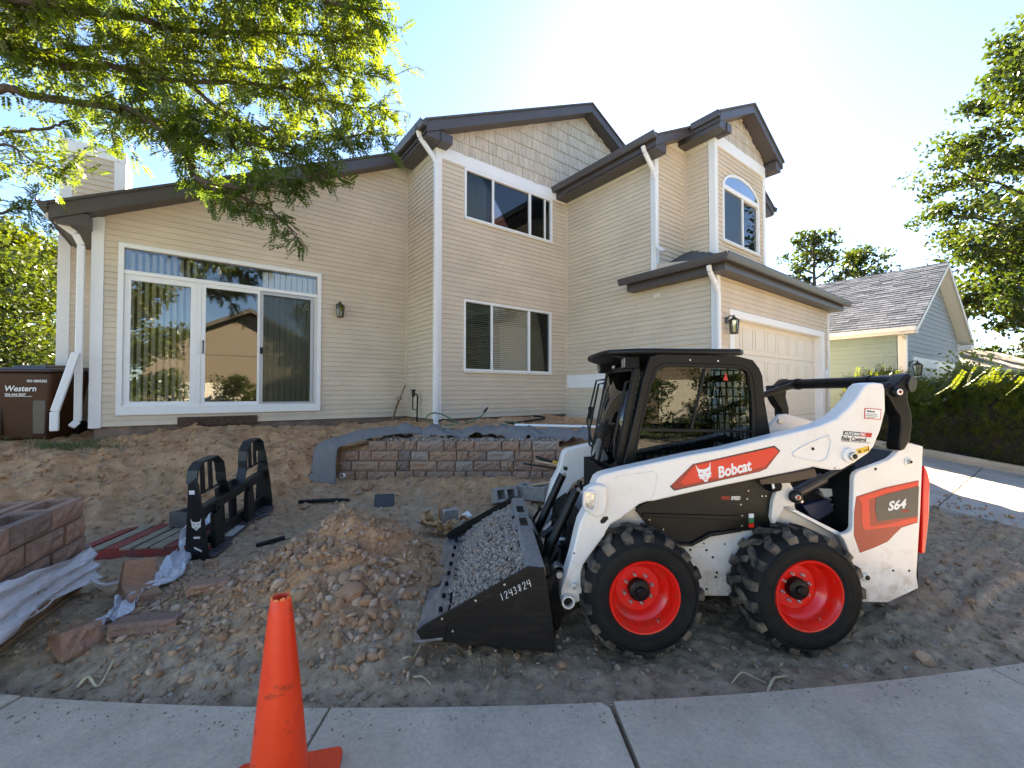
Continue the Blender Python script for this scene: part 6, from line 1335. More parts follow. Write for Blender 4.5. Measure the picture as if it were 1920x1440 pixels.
loose('flat grey red block beside the end of the plastic sheet', LPX[1], (.40,.09,.17), 12, M_block2, (R(-6),0,0), 6)
loose('small dark edged slab at the left foot of the dirt pile', LPX[2], (.27,.07,.15), 26, M_block2, (R(-5),0,0), 7)
# ---- cone
cp = Vector([(-0.961, 1.78, 0.172)][0]); 
cone = thing('traffic_cone', 'scuffed orange traffic cone standing on the sidewalk', 'cone', (cp.x, cp.y, .022), R(14))
M_cone = mat('orange_cone_plastic', (.88,.052,.005), .42, col2=(.80,.035,.004), vscale=5)
def conemat():
    m = M_cone; n = m.node_tree.nodes; l = m.node_tree.links; b = n['Principled BSDF']; src = b.inputs['Base Color'].links[0].from_socket
    g = n.new('ShaderNodeNewGeometry'); mp = n.new('ShaderNodeMapping'); mp.inputs['Scale'].default_value = (1,1,2.2); l.new(g.outputs['Position'], mp.inputs[0])
    t = n.new('ShaderNodeTexNoise'); t.inputs['Scale'].default_value = 8; t.inputs['Detail'].default_value = 10; t.inputs['Roughness'].default_value = .78; l.new(mp.outputs[0], t.inputs['Vector'])
    r = n.new('ShaderNodeValToRGB'); r.color_ramp.elements[0].position = .57; r.color_ramp.elements[1].position = .70; l.new(t.outputs[0], r.inputs[0])
    mx = n.new('ShaderNodeMix'); mx.data_type = 'RGBA'; l.new(r.outputs[0], mx.inputs[0]); l.new(src, mx.inputs[6]); mx.inputs[7].default_value = (.16,.02,.008,1); l.new(mx.outputs[2], b.inputs['Base Color'])
    b.inputs['Subsurface Weight'].default_value = .12; b.inputs['Subsurface Radius'].default_value = (.05,.02,.01)
conemat()
prof = [(r_c*.94, h_c*1.145) for r_c, h_c in [(.132,.02),(.135,.03),(.128,.045),(.110,.18),(.092,.34),(.070,.52),(.050,.68),(.040,.735),(.036,.742),(.030,.735),(.034,.68)]]
MB().lathe(prof, (0,0,0), 'z', 40).build('cone_body', M_cone, cone, smooth=True, ang=60)
MB().prism([(-.20,-.22),(.20,-.22),(.22,-.20),(.22,.20),(.20,.22),(-.20,.22),(-.22,.20),(-.22,-.20)], 0, .028, 'z').build('cone_base', M_cone, cone, bevel=.006)
for k in range(9):
    a = k*.7; r0 = .037; MB().prism([(r0*math.cos(a),r0*math.sin(a)),(r0*math.cos(a+.5),r0*math.sin(a+.5)),(r0*.8*math.cos(a+.25),r0*.8*math.sin(a+.25))], .838, .851+.010*random.random(), 'z').build('torn_rim', mat('faded_cone_plastic', (.72,.22,.07), .6) if k == 0 else bpy.data.materials['faded_cone_plastic'], cone)
# ---- trash carts by the chimney
M_cart = mat('brown_cart_plastic', (.060,.021,.007), .5, spec=.25, var=.15, vscale=4)
M_cartlid = mat('dark_brown_lid', (.05,.028,.018), .4)
def cart(label, loc, rot, m, text_on=True):
    t = thing('trash_cart', label, 'trash cart', loc, rot, 'wheeled trash carts')
    b = lambda mb, n, mm, **k: mb.build(n, mm, t, **k)
    b(MB().hexa([(-.30,-.30,.02),(.30,-.30,.02),(.28,.30,.02),(-.28,.30,.02),(-.40,-.40,1.02),(.40,-.40,1.02),(.40,.42,1.06),(-.40,.42,1.06)]), 'bin_body', m, bevel=.05, seg=3)
    b(MB().hexa([(-.43,-.43,1.02),(.43,-.43,1.02),(.43,.45,1.06),(-.43,.45,1.06),(-.40,-.40,1.07),(.40,-.40,1.07),(.40,.40,1.13),(-.40,.40,1.13)]).hexa([(-.25,-.28,1.06),(.25,-.28,1.06),(.25,.3,1.11),(-.25,.3,1.11),(-.2,-.2,1.12),(.2,-.2,1.12),(.2,.2,1.15),(-.2,.2,1.15)]), 'lid', M_cartlid, bevel=.02)
    for s in (-1, 1): b(MB().lathe([(.001,-.04),(.13,-.04),(.14,0),(.13,.04),(.001,.04)], (.33*s,.30,.13), 'x', 20), 'wheel', M_black, smooth=True)
    b(MB().tube([(-.36,.50,1.0),(.36,.50,1.0)], .018, 8), 'handle', M_black)
    b(MB().box(.14,.31,-.36,-.30,.1,.62), 'recess', M_cartlid, bevel=.02); b(MB().box(-.31,-.22,-.36,-.30,.1,.62), 'recess', M_cartlid, bevel=.02)
    if text_on:
        for s_, sz, x, z_, bold in (('Western', .115, -.17, .74, .002), ('303-444-2037', .048, -.165, .675, .001), ('903 0005352', .05, .10, .87, .001)):
            yy = -.30-.10*(z_-.02)-.012
            text(s_, sz, M_ink, t, (x, yy, z_), (1,0,0), (0,-.1,1), bold=bold, B=(0,0,0), shear=.25 if s_ == 'Western' else 0, sx=.9)
        b(MB().bar((-.165,-.375,.665),(.15,-.375,.665),.002,.006), 'underline', M_ink)
    return t
cart('brown wheeled trash cart with white lettering left of the house corner', (-7.22, 6.50, 1.0), R(14), M_cart)
cart('dark trash cart cut off by the left edge of the picture', (-8.35, 6.35, 1.0), R(20), mat('black_cart_plastic', (.02,.015,.013), .5), False)
# ---- small debris
GD_ = [(-2.613, 6.525), (-2.377, 6.332), (-2.902, 5.979), (-1.73, 5.764), (-2.564, 4.513)]
o = MB().lathe([(.032,0),(.042,0),(.042,.10),(.032,.10),(.032,0)], (0,0,0), 'y', 20).build('pipe_stub', M_trim, smooth=True, ang=40); o.location = (GD_[0][0], GD_[0][1], hz(*GD_[0])+.045); o.rotation_euler = (0,.1,R(-25)); tag(o, 'short white plastic pipe stub on the dirt below the fabric', 'pipe')
a_, b_ = [(-2.927, 5.849), (-2.363, 5.904)]
tube_thing('drain_pipe', 'dark poly pipe lying on the dirt behind the pile', 'pipe', [(a_[0],a_[1],hz(*a_)+.03),(b_[0]-.1,b_[1],hz(b_[0]-.1,b_[1])+.03),(b_[0]+.1,b_[1],hz(b_[0]+.1,b_[1])+.02)], .025, M_black, 10, 4)
o = MB().box(-.13,.13,-.02,.02,0,.19).build('plastic_box_lid', mat('charcoal_plastic', (.035,.037,.038), .5), bevel=.01); o.location = (GD_[3][0], GD_[3][1], hz(*GD_[3])-.02); o.rotation_euler = (R(-20),0,R(10)); tag(o, 'dark plastic box lid sticking up behind the dirt pile', 'lid')
tube_thing('poly_pipe', 'short black pipe end poking out by the fork frame', 'pipe', [(GD_[4][0]-.12,GD_[4][1]-.03,hz(*GD_[4])+.01),(GD_[4][0]+.12,GD_[4][1]+.08,hz(GD_[4][0]+.12,GD_[4][1]+.08)+.03)], .022, M_black, 10, 1)
M_stick = mat('dry_root', (.55,.42,.26), .8, var=.25, vscale=20)
def stick(label, pts, r):
    P = [(x, y, hz(x, y)+.012+.02*(i % 2)) for i, (x, y) in enumerate(pts)]
    return tube_thing('dry_stick', label, 'stick', P, [r*(1-.5*i/(len(P)*6)) for i in range(len(P)*6+1)], M_stick, 6, 6)
SK = [(-0.682, 2.681), (-0.64, 2.686), (-0.625, 2.722), (-0.595, 2.787), (-0.588, 2.563), (-0.528, 2.535), (-0.474, 2.513), (1.31, 2.563), (1.404, 2.63), (1.463, 2.621), (1.503, 2.535), (1.479, 2.495), (1.57, 2.582), (1.629, 2.616), (1.669, 2.596), (-2.54, 2.513), (-2.523, 2.559), (-2.429, 2.526), (-2.465, 2.655)]
stick('pale forked root lying in front of the bucket', SK[0:4], .008); stick('thin twig lying nearest to the sidewalk below the bucket', SK[4:7], .006); stick('long thin dry stalk by the walk below the rear wheel', SK[7:11], .005); stick('pale curved root by the walk below the rear wheel', SK[11:15], .009); stick('tan twig on the dirt at the lower left', SK[15:19], .009)
# ---- stones: the largest ones as things of their own
M_rock = blockmat('field_stone', [(.36,.20,.11),(.44,.27,.165),(.34,.175,.095),(.33,.235,.17),(.43,.24,.125)], .9, 30)
RK = [('pale tan boulder beside the foot of the grey fabric', -2.750, 5.971, .085), ('pinkish stone left of the dark poly pipe', -2.792, 5.752, .065), ('white angular stone behind the dirt pile', -2.188, 6.090, .055), ('round brown stone half buried right of the white stone', -2.085, 6.170, .09),
 ('orange brown stone at the base of the fork frame', -2.871, 4.074, .065), ('large tan stone highest on the face of the dirt pile', -1.174, 3.268, .07), ('long orange stone left of the largest stone on the pile', -1.248, 3.209, .06), ('round orange stone below the largest stone on the pile', -1.153, 3.169, .05), ('brown clod in the middle of the dirt pile', -1.140, 3.051, .085),
 ('tan stone low on the right flank of the pile', -1.012, 3.011, .05), ('pale flat stone on the right flank of the pile', -0.911, 3.250, .05), ('tan stone beside the cutting edge of the bucket', -0.693, 3.371, .055), ('tan stone right of the pale flat stone', -0.770, 3.171, .048), ('pinkish pale stone low on the pile', -1.133, 2.892, .04), ('greyish stone beneath the brown clod', -0.959, 2.932, .05), ('round brown stone on the left shoulder of the pile', -1.892, 3.210, .05),
 ('lone white stone below the bucket side', 0.031, 2.755, .026), ('grey white stone beside the lone white stone', 0.308, 2.696, .032), ('tan cube shaped stone in front of the front wheel', 0.838, 2.836, .028), ('small pale stone nearest to the walk in the middle', 0.164, 2.536, .024), ('grey stone nearest to the twig below the bucket', -0.471, 2.615, .024), ('flat grey stone left of the twig', -0.936, 2.654, .04), ('flat stone sunk in the rutted soil at the right', 2.671, 2.776, .055), ('tan stone behind the rear wheel ruts', 1.317, 2.756, .035)]
for i, (lab, sx_, sy_, rad) in enumerate(RK):
    q = Vector((sx_, sy_, 0)); r = np.random.default_rng(300+i); V_, F_ = ICO2
    ve = V_*(1+.10*r.normal(size=(len(V_),1)))*np.array([1+.25*r.random(), .9, .62+.2*r.random()])
    me = npmesh('stone', ve*rad, F_); o = obj('stone', me, M_rock, None, True, ang=28); o.location = (q.x, q.y, hz(q.x, q.y)+rad*.25); o.rotation_euler = (r.normal(0,.3), r.normal(0,.3), r.uniform(0, 6)); tag(o, lab, 'stone', 'loose stones')
# ---- loose stones too many to count
def stones(name, label, n, fx, fy, smin, smax, m, power=2.2, ico=ICO1, cond=None):
    x = fx(n); y = fy(n); 
    if cond is not None: k = cond(x, y); x = x[k]; y = y[k]
    z = height(x, y); r = smin+(smax-smin)*rng.random(len(x))**power
    o = scatter(name, np.stack([x, y, z+r*.15], -1), r, m, ico, .6, .30, False); return tag(o, label, 'stones', kind='stuff')
M_st1 = gravmat('spoil_stones', [(.34,.185,.10),(.48,.30,.19),(.41,.235,.14),(.28,.165,.10),(.54,.38,.27),(.38,.27,.20),(.46,.255,.135)])
M_st2 = gravmat('grey_stones', [(.20,.16,.13),(.33,.28,.23),(.26,.21,.17),(.42,.37,.32),(.18,.14,.11)])
okp = lambda x, y: (y > SWY(x)+.03)
stones('pile_stones', 'tan stones mixed in the dirt pile', 4200, lambda n: rng.normal(-1.55, .75, n), lambda n: rng.normal(3.35, .6, n), .003, .034, M_st1, 5.5, cond=lambda x, y: okp(x, y) & (mound(x, y) > .015))
stones('pile_stones', 'larger tan stones slid down the foot of the dirt pile', 330, lambda n: rng.normal(-1.0, .30, n), lambda n: rng.normal(3.08, .26, n), .008, .040, M_st1, 2.4, ICO2, cond=lambda x, y: okp(x, y) & (x < -.5))
stones('pile_stones', 'stones spilled to the left of the dirt pile', 900, lambda n: rng.normal(-2.35, .45, n), lambda n: rng.normal(3.5, .55, n), .006, .034, M_st1, 2.4, cond=okp)
stones('dirt_pebbles', 'small pebbles strewn over the bare ground', 15000, lambda n: rng.uniform(-6, 6.5, n), lambda n: 2.25+rng.random(n)**1.5*4.2, .002, .014, M_st2, 4.5, cond=lambda x, y: okp(x, y) & ~((x > -.8) & (x < 2.6) & (y > 3.0) & (y < 4.2)))
stones('bank_stones', 'stones in the clay bank below the house', 1500, lambda n: rng.uniform(-7, 1.6, n), lambda n: rng.uniform(5, 7.2, n), .004, .03, M_st1, 3)
stones('dirt_clods', 'clods of broken soil', 9000, lambda n: rng.uniform(-6, 6.5, n), lambda n: 2.3+rng.random(n)**1.3*4.5, .004, .030, M_dirt, 3.5, cond=lambda x, y: okp(x, y))

stones('spoil_clods', 'broken clods of orange soil on the dirt pile', 900, lambda n: rng.normal(-1.45, .6, n), lambda n: rng.normal(3.6, .5, n), .006, .036, M_dirt, 3.0, ICO2, cond=lambda x, y: okp(x, y) & (mound(x, y) > .08))
stones('bank_clods', 'broken clods of soil on the clay bank', 1100, lambda n: rng.uniform(-6.5, -2.9, n), lambda n: rng.uniform(4.9, 7.4, n), .006, .04, M_dirt, 3.0, ICO2)
# grit spilled from the dig on to the walk
nsp = 900; gx = rng.uniform(-3.4, 4.5, nsp); gy = SWY(gx)-.02-np.abs(rng.normal(0, .11, nsp))
tag(scatter('spilled_grit', np.stack([gx, gy, np.full(nsp, .022)], -1), .0015+.006*rng.random(nsp)**3, M_st2, ICO1, .6, .3, False), 'grit and crumbs of soil spilled on the edge of the walk', 'grit', kind='stuff')
# ================================================================== NEIGHBOURS
NROT = R(90-55.4); NP = Vector((10.54, 11.0, 0)); NA = Vector((math.cos(NROT), math.sin(NROT), 0)); NB = Vector((-math.sin(NROT), math.cos(NROT), 0))
def NW(x, y, z=0): return NP+NA*x+NB*y+Vector((0,0,z))
nh = thing('neighbour_house', 'grey green sided garage house with grey shingle roof beyond the hedge', 'house', NW(3.6, 5, .5), NROT)
NO = (3.6, 5, .5)
def npart(mb, n, m, par=nh, **k): return mb.build(n, m, par, NO, **k)
M_nsid = mat('grey_green_siding', (.19,.265,.25), .6, var=.05, vscale=1.5)
M_nsidf = mat('blue_grey_siding', (.235,.265,.285), .6, var=.05, vscale=1.5)
M_ntrim = mat('neighbour_trim', (.72,.70,.66), .5)
def nz(x): return 3.50+.63*min(x, 7.2-x)
wf = npart(MB().prism([(.4,.4),(6.8,.4),(6.8,nz(6.8)-.12),(3.6,nz(3.6)-.12),(.4,nz(.4)-.12)], .35, .5), 'front_wall', M_nsidf)
ws = npart(MB().box(.4,.55,.5,10.3,.4,3.6), 'side_wall', M_nsid); npart(MB().box(6.65,6.8,.5,10.3,.4,3.6), 'side_wall', M_nsid)
bb = MB(); z = .5
while z < 5.4:
    l = max(.5, (z+.12-3.5)/.63+.02); r = 7.2-l; r = min(r, 6.72)
    segs = [(l, r)] if z > 2.75 or z < .3 else [(l, 1.05), (6.05, r)]
    for a, b in segs:
        if b-a > .05: bb.hexa([(a,.328,z),(b,.328,z),(b,.349,z),(a,.349,z),(a,.342,z+.14),(b,.342,z+.14),(b,.349,z+.14),(a,.349,z+.14)])
    z += .14
o = npart(bb, 'siding', M_nsidf, wf); o['kind'] = 'stuff'
bs_ = MB(); z = .5
while z < 3.5:
    bs_.hexa([(.378,.5,z),(.399,.5,z),(.399,10.3,z),(.378,10.3,z),(.392,.5,z+.13),(.399,.5,z+.13),(.399,10.3,z+.13),(.392,10.3,z+.13)]); z += .13
o = npart(bs_, 'siding', M_nsid, ws); o['kind'] = 'stuff'
npart(MB().box(.36,.52,.30,.47,.4,3.45), 'corner_board', M_ntrim); npart(MB().box(6.7,6.84,.30,.42,.4,3.45), 'corner_board', M_ntrim)
npart(MB().box(1.0,6.1,.29,.40,2.45,2.72), 'door_casing', M_ntrim); npart(MB().box(1.0,1.2,.29,.40,.4,2.45), 'door_casing', M_ntrim); npart(MB().box(5.9,6.1,.29,.40,.4,2.45), 'door_casing', M_ntrim)
gdn = npart(MB().box(1.2,5.9,.325,.348,.45,2.45), 'garage_door', mat('grey_garage_door', (.42,.43,.42), .5))
for k in range(4): npart(MB().box(1.2,5.9,.315,.327,.47+k*.5,.94+k*.5), 'door_section', bpy.data.materials['grey_garage_door'], gdn, bevel=.006)
M_nroof = blockmat('grey_roof_shingles', [(.17,.155,.16),(.22,.20,.205),(.26,.235,.235),(.19,.175,.18)], .9, 60)
M_nsoff = mat('neighbour_soffit', (.66,.64,.60), .6)
npart(MB().prism([(0,nz(0)-.14),(3.6,nz(3.6)-.14),(3.6,nz(3.6)-.02),(0,nz(0)-.02)], 0, 10.6), 'roof', M_nsoff); npart(MB().prism([(7.2,nz(0)-.14),(3.6,nz(3.6)-.141),(3.6,nz(3.6)-.021),(7.2,nz(0)-.02)], 0, 10.6), 'roof', M_nsoff)
npart(MB().prism([(7.22,nz(0)-.02),(3.6,nz(3.6)-.02),(3.6,nz(3.6)+.01),(7.22,nz(0)+.0)], -.02, 10.6), 'roof_covering', M_nroof)
rt = MB(); nr = 28; cs = 1/math.sqrt(1+.63**2)
for r_ in range(nr):
    x0 = -.03+3.63*r_/nr; x1 = x0+3.63/nr*1.12; y = -.03-random.random()*.3
    while y < 10.6:
        w = random.uniform(.22, .36); p = random.uniform(.004, .016); a = max(y, -.03)
        if y+w > 0: rt.hexa([(x0,a,nz(max(x0,-.1))-.025),(x0,y+w-.008,nz(max(x0,-.1))-.025),(x1,y+w-.008,nz(x1)-.025),(x1,a,nz(x1)-.025),(x0,a,nz(x0)+.010+p),(x0,y+w-.008,nz(x0)+.010+p),(x1,y+w-.008,nz(x1)+.004),(x1,a,nz(x1)+.004)])
        y += w
def roofislmat(): return gravmat('grey_shingle_tabs', [(.085,.095,.113),(.145,.158,.182),(.110,.121,.142),(.185,.200,.228),(.130,.141,.165)])
M_tabs = roofislmat(); M_tabs.node_tree.nodes['Principled BSDF'].inputs['Specular IOR Level'].default_value = .0; o = npart(rt, 'roof_shingles', M_tabs); o['kind'] = 'stuff'
npart(MB().box(-.10,.0,0,10.6,3.34,3.46), 'gutter', M_ntrim, bevel=.01); npart(MB().box(-.02,.38,.05,10.4,3.28,3.36), 'soffit', M_nsoff)
npart(MB().prism([(0,nz(0)-.17),(3.6,nz(3.6)-.17),(7.2,nz(0)-.17),(7.2,nz(0)-.01),(3.6,nz(3.6)-.01),(0,nz(0)-.01)], -.018, .0), 'rake_board', M_ntrim)
npart(MB().box(6.8,7.25,.0,.36,3.22,3.4), 'eave_return', M_ntrim, bevel=.01)
npart(MB().bar((.30,.30,.5),(.30,.30,3.2),.08,.06).bar((.30,.30,3.18),(-.05,.30,3.36),.08,.06,(0,1,0)), 'downspout', M_ntrim, bevel=.01)
M_blkl = M_bronze
lantern('black lantern left of the neighbour garage door', 0, 0, 0, 1.3, NW(.78,.33,2.42), NROT); lantern('black lantern right of the neighbour garage door', 0, 0, 0, 1.3, NW(6.45,.33,2.42), NROT)
# brown house at the far right
fh = thing('far_house', 'low brown house with tan shingle roof behind the hedge at right', 'house', (25, 21, .3), R(25))
MB().box(-7,7,-.0,5,0,2.5).build('wall', mat('brown_siding', (.075,.045,.03), .8), fh)
MB().prism([(-.7,2.35),(2.6,3.75),(5.8,2.35),(5.8,2.5),(2.6,3.92),(-.7,2.52)], -7.6, 7.6, 'x').build('roof', mat('tan_roof', (.12,.10,.08), .9, var=.3, vscale=10), fh)
MB().box(-7.6,7.6,-.75,-.68,2.28,2.52).build('fascia', M_fascia, fh)
# houses across the street (behind the camera, seen in the window glass)
def street_house(label, u, v, w, rot, col, rcol):
    t = thing('street_house', label, 'house', HW(u, v, 0), HROT+rot); M_ = mat('street_house_siding', col, .7, var=.05)
    MB().box(-w/2,w/2,-7,0,0,4.6).build('wall', M_, t)
    MB().prism([(-w/2-.5,4.3),(0,7.6),(w/2+.5,4.3),(w/2+.5,4.55),(0,7.9),(-w/2-.5,4.55)], -7.5, .6, 'y').build('roof', mat('street_house_roof', rcol, .9, var=.3, vscale=6), t)
    MB().prism([(-w/2,4.4),(0,7.45),(w/2,4.4)], -.02, .02, 'y').build('gable', M_, t)
    MB().box(-w/2+.8,-w/2+5.4,.0,.05,.1,2.4).build('garage_door', mat('street_garage_door', (.75,.70,.6), .5), t)
    for x in (w/2-3.6, w/2-1.8):
        f = MB().ring(*rect_frame(x, x+1.3, 1.1, 2.7, .09), 0, .06).build('window', M_trim, t); MB().box(x+.09,x+1.21,.0,.02,1.19,2.61).build('pane', M_dark, f)
    return t
street_house('tan house with dark gable roof across the street', 3.5, -19, 12, math.pi*0, (.20,.16,.12), (.09,.08,.075))
street_house('grey house across the street to the left', -13, -19, 11, R(8), (.30,.31,.31), (.12,.10,.09))
street_house('brown house across the street to the right', 20, -16, 12, R(-10), (.34,.26,.19), (.10,.09,.085))
# ================================================================== VEGETATION
M_bark = mat('bark', (.075,.055,.042), .9, var=.3, vscale=20, bump=.5, bscale=40)
def quads(name, C, X, Y, m, parent=None):
    """leaf diamonds with centre C, half axes X (long) and Y (short), slightly folded"""
    n = len(C); V = np.empty((n,4,3)); nn = np.cross(X, Y); nn /= (np.linalg.norm(nn, axis=1)[:,None]+1e-9); f = np.linalg.norm(Y, axis=1)[:,None]*.25
    V[:,0] = C-X; V[:,1] = C+Y*1.0-X*.1+nn*f; V[:,2] = C+X; V[:,3] = C-Y-X*.1+nn*f
    me = npmesh(name, V.reshape(-1,3), np.arange(4*n).reshape(n,4)); return obj(name, me, m, parent)
def unit(v): return v/(np.linalg.norm(v, axis=-1, keepdims=True)+1e-9)
def fronds(base, dirn, length, k, leaf, droop=.5, wid=.42):
    """pinnate leaves: base (n,3), dirn (n,3) -> arrays C,X,Y of leaflets"""
    n = len(base); dirn = unit(dirn); side = unit(np.cross(dirn, np.array([0,0,1.0])+rng.normal(0,.35,(n,3))))
    up = np.cross(side, dirn); t = (np.arange(k)+.8)/k
    C = []; X = []; Y = []
    for s in (-1, 1):
        tt = t[None,:,None]; L_ = length[:,None,None]
        p = base[:,None,:]+dirn[:,None,:]*tt*L_+np.array([0,0,-1.0])*(droop*L_*tt*tt)
        ax = unit(side[:,None,:]*s*1.0+dirn[:,None,:]*.45+np.array([0,0,-.25])+rng.normal(0,.12,(n,k,3)))
        sz = leaf*(1-.35*np.abs(tt-.45))*(.85+.3*rng.random((n,k,1)))
        C.append((p+ax*sz).reshape(-1,3)); X.append((ax*sz).reshape(-1,3)); yy = unit(np.cross(ax, up[:,None,:]+rng.normal(0,.25,(n,k,3))))*sz*wid; Y.append(yy.reshape(-1,3))
    return np.concatenate(C), np.concatenate(X), np.concatenate(Y)
# ---- honey locust overhanging from the left
locust = thing('locust_tree', 'honey locust with feathery yellow green leaves overhanging the house at left', 'tree', (-8.6, 4.2, .55))
LORG = np.array([-8.6, 4.2, .55]); TT = (-8.3, 4.3, 4.3)
BR = [[TT]+[(-6.498, 4.7, 5.907), (-6.015, 4.9, 5.823), (-5.466, 5.1, 5.726), (-4.828, 5.2, 5.751), (-4.154, 5.3, 5.67), (-3.428, 5.35, 5.694), (-2.797, 5.4, 5.612), (-2.203, 5.4, 5.444), (-1.618, 5.4, 5.374)],
 [(-5.752, 5.0, 5.784), (-5.096, 5.3, 6.117), (-4.61, 5.4, 6.095), (-3.85, 5.55, 6.08), (-2.989, 5.6, 6.032), (-2.289, 5.6, 6.053), (-1.608, 5.6, 5.908)],
 [TT]+[(-6.35, 4.5, 6.199), (-5.66, 4.6, 6.088), (-4.876, 4.7, 6.029), (-4.259, 4.8, 6.027), (-4.032, 4.9, 5.996), (-3.371, 5.0, 6.044), (-2.994, 5.0, 6.031), (-2.349, 5.1, 6.09), (-1.891, 5.1, 5.964)],
 [TT]+[(-6.927, 5.0, 4.363), (-6.478, 5.3, 4.972), (-6.143, 5.5, 5.179), (-5.9, 5.6, 5.351), (-5.544, 5.8, 5.608), (-4.964, 5.9, 5.751)],
 [TT]+[(-6.355, 4.7, 5.053), (-5.88, 4.8, 5.204), (-5.663, 4.9, 5.213), (-5.056, 5.0, 5.175), (-4.525, 5.0, 5.084), (-4.138, 5.0, 4.813), (-3.853, 5.0, 4.492), (-3.735, 5.0, 4.235), (-3.365, 5.0, 4.094), (-2.918, 5.0, 3.914), (-2.63, 5.0, 3.659), (-2.52, 5.0, 3.48)],
 [TT]+[(-6.724, 4.9, 4.247), (-6.353, 5.2, 4.796), (-6.066, 5.3, 4.658), (-5.764, 5.4, 4.54)],
 [TT]+[(-5.865, 4.3, 6.677), (-4.857, 4.4, 6.214), (-3.81, 4.5, 6.199), (-2.831, 4.6, 6.208), (-2.108, 4.7, 6.152), (-1.66, 4.8, 6.058)],
 [(-4.828, 5.2, 5.751), (-4.096, 5.1, 5.204), (-3.438, 5.0, 4.813), (-2.799, 5.0, 4.588), (-2.289, 5.0, 4.492)],
 [(-4.154, 5.3, 5.67), (-3.58, 5.3, 5.238), (-2.969, 5.3, 4.999), (-2.294, 5.3, 4.917), (-1.755, 5.3, 5.033)],
 [(-3.748, 5.0, 4.267), (-3.269, 4.95, 4.146), (-2.739, 4.9, 4.184), (-2.327, 4.95, 4.299), (-2.129, 5.0, 4.35)],
 [(-5.056, 5.0, 5.175), (-4.615, 5.1, 5.106), (-4.172, 5.2, 4.971), (-3.573, 5.2, 4.77), (-3.176, 5.2, 4.736)],
 [(-6.015, 4.9, 5.823), (-5.418, 4.7, 6.029), (-4.836, 4.6, 6.178), (-4.368, 4.6, 6.358)],
 [(-8.405, 6.5, 4.323), (-7.915, 6.5, 4.49), (-7.587, 6.5, 4.573), (-7.254, 6.5, 4.448)]]
LP = lambda p: Vector(p)-Vector(LORG)
MB().tube([(0,0,-.1),(.05,.02,1.2),(.15,.05,2.6),(.3,.1,3.75)], [.24,.2,.17,.15], 12).build('trunk', M_bark, locust, smooth=True)
tb_, td_ = [], []; wood = MB(); lim = []
FB, FDn, FLn = [], [], []
for bi, pts in enumerate(BR):
    N_ = len(pts)*6; P = [catmull([LP(q) for q in pts], i/N_) for i in range(N_+1)]
    r0 = .055 if bi in (0, 2, 4, 6) else .030
    rs = [max(.006, r0*(1-i/N_)**.8) for i in range(N_+1)]
    MB().tube([p+Vector((rng.normal(0,.012),rng.normal(0,.012),rng.normal(0,.012))) for p in P], rs, 6).build('branch', M_bark, locust, smooth=True)
    Ltot = sum((P[i+1]-P[i]).length for i in range(N_))
    dens = {3: 5, 5: 9, 12: 12, 10: 14}.get(bi, 22)
    for k in range(int(Ltot*dens)):
        f = rng.uniform(.12, 1.0)
        if bi == 4 and f < .3 : continue
        i = min(int(f*N_), N_-1); p = P[i]; d = (P[i+1]-P[i]).normalized()
        v = Vector(rng.normal(0, .75, 3)); v.z = v.z*.6+.04; v.y *= .8
        w = (d*.7+v).normalized(); L_ = rng.uniform(.25, .75)*(1.15-.5*f)
        if bi in (4, 9) and f > .5: L_ *= .55; w = (w+Vector((0,0,-.35))).normalized()
        q = [p+w*(L_*s/4)+Vector((0,0,-.10*L_*(s/4)**2)) for s in range(5)]
        wood.tube(q, [.006,.005,.004,.003,.002], 3, False)
        for s in np.arange(.10, L_, .055):
            pp = p+w*float(s)+Vector((0,0,-.10*L_*(float(s)/L_)**2)); fd_ = w*.45+Vector(rng.normal(0, .8, 3)); fd_.z -= .15
            FB.append(pp[:]); FDn.append(fd_[:]); FLn.append(rng.uniform(.12, .22))
o = wood.build('twigs', M_bark, locust, fix=False); o['kind'] = 'stuff'
C_, X_, Y_ = fronds(np.array(FB), np.array(FDn), np.array(FLn), 9, .0255, .25, .46)
M_locust = leafmat('locust_leaf', (.036,.076,.013), (.092,.122,.016), .55, .9, .04)
quads('crown', C_, X_, Y_, M_locust, locust)
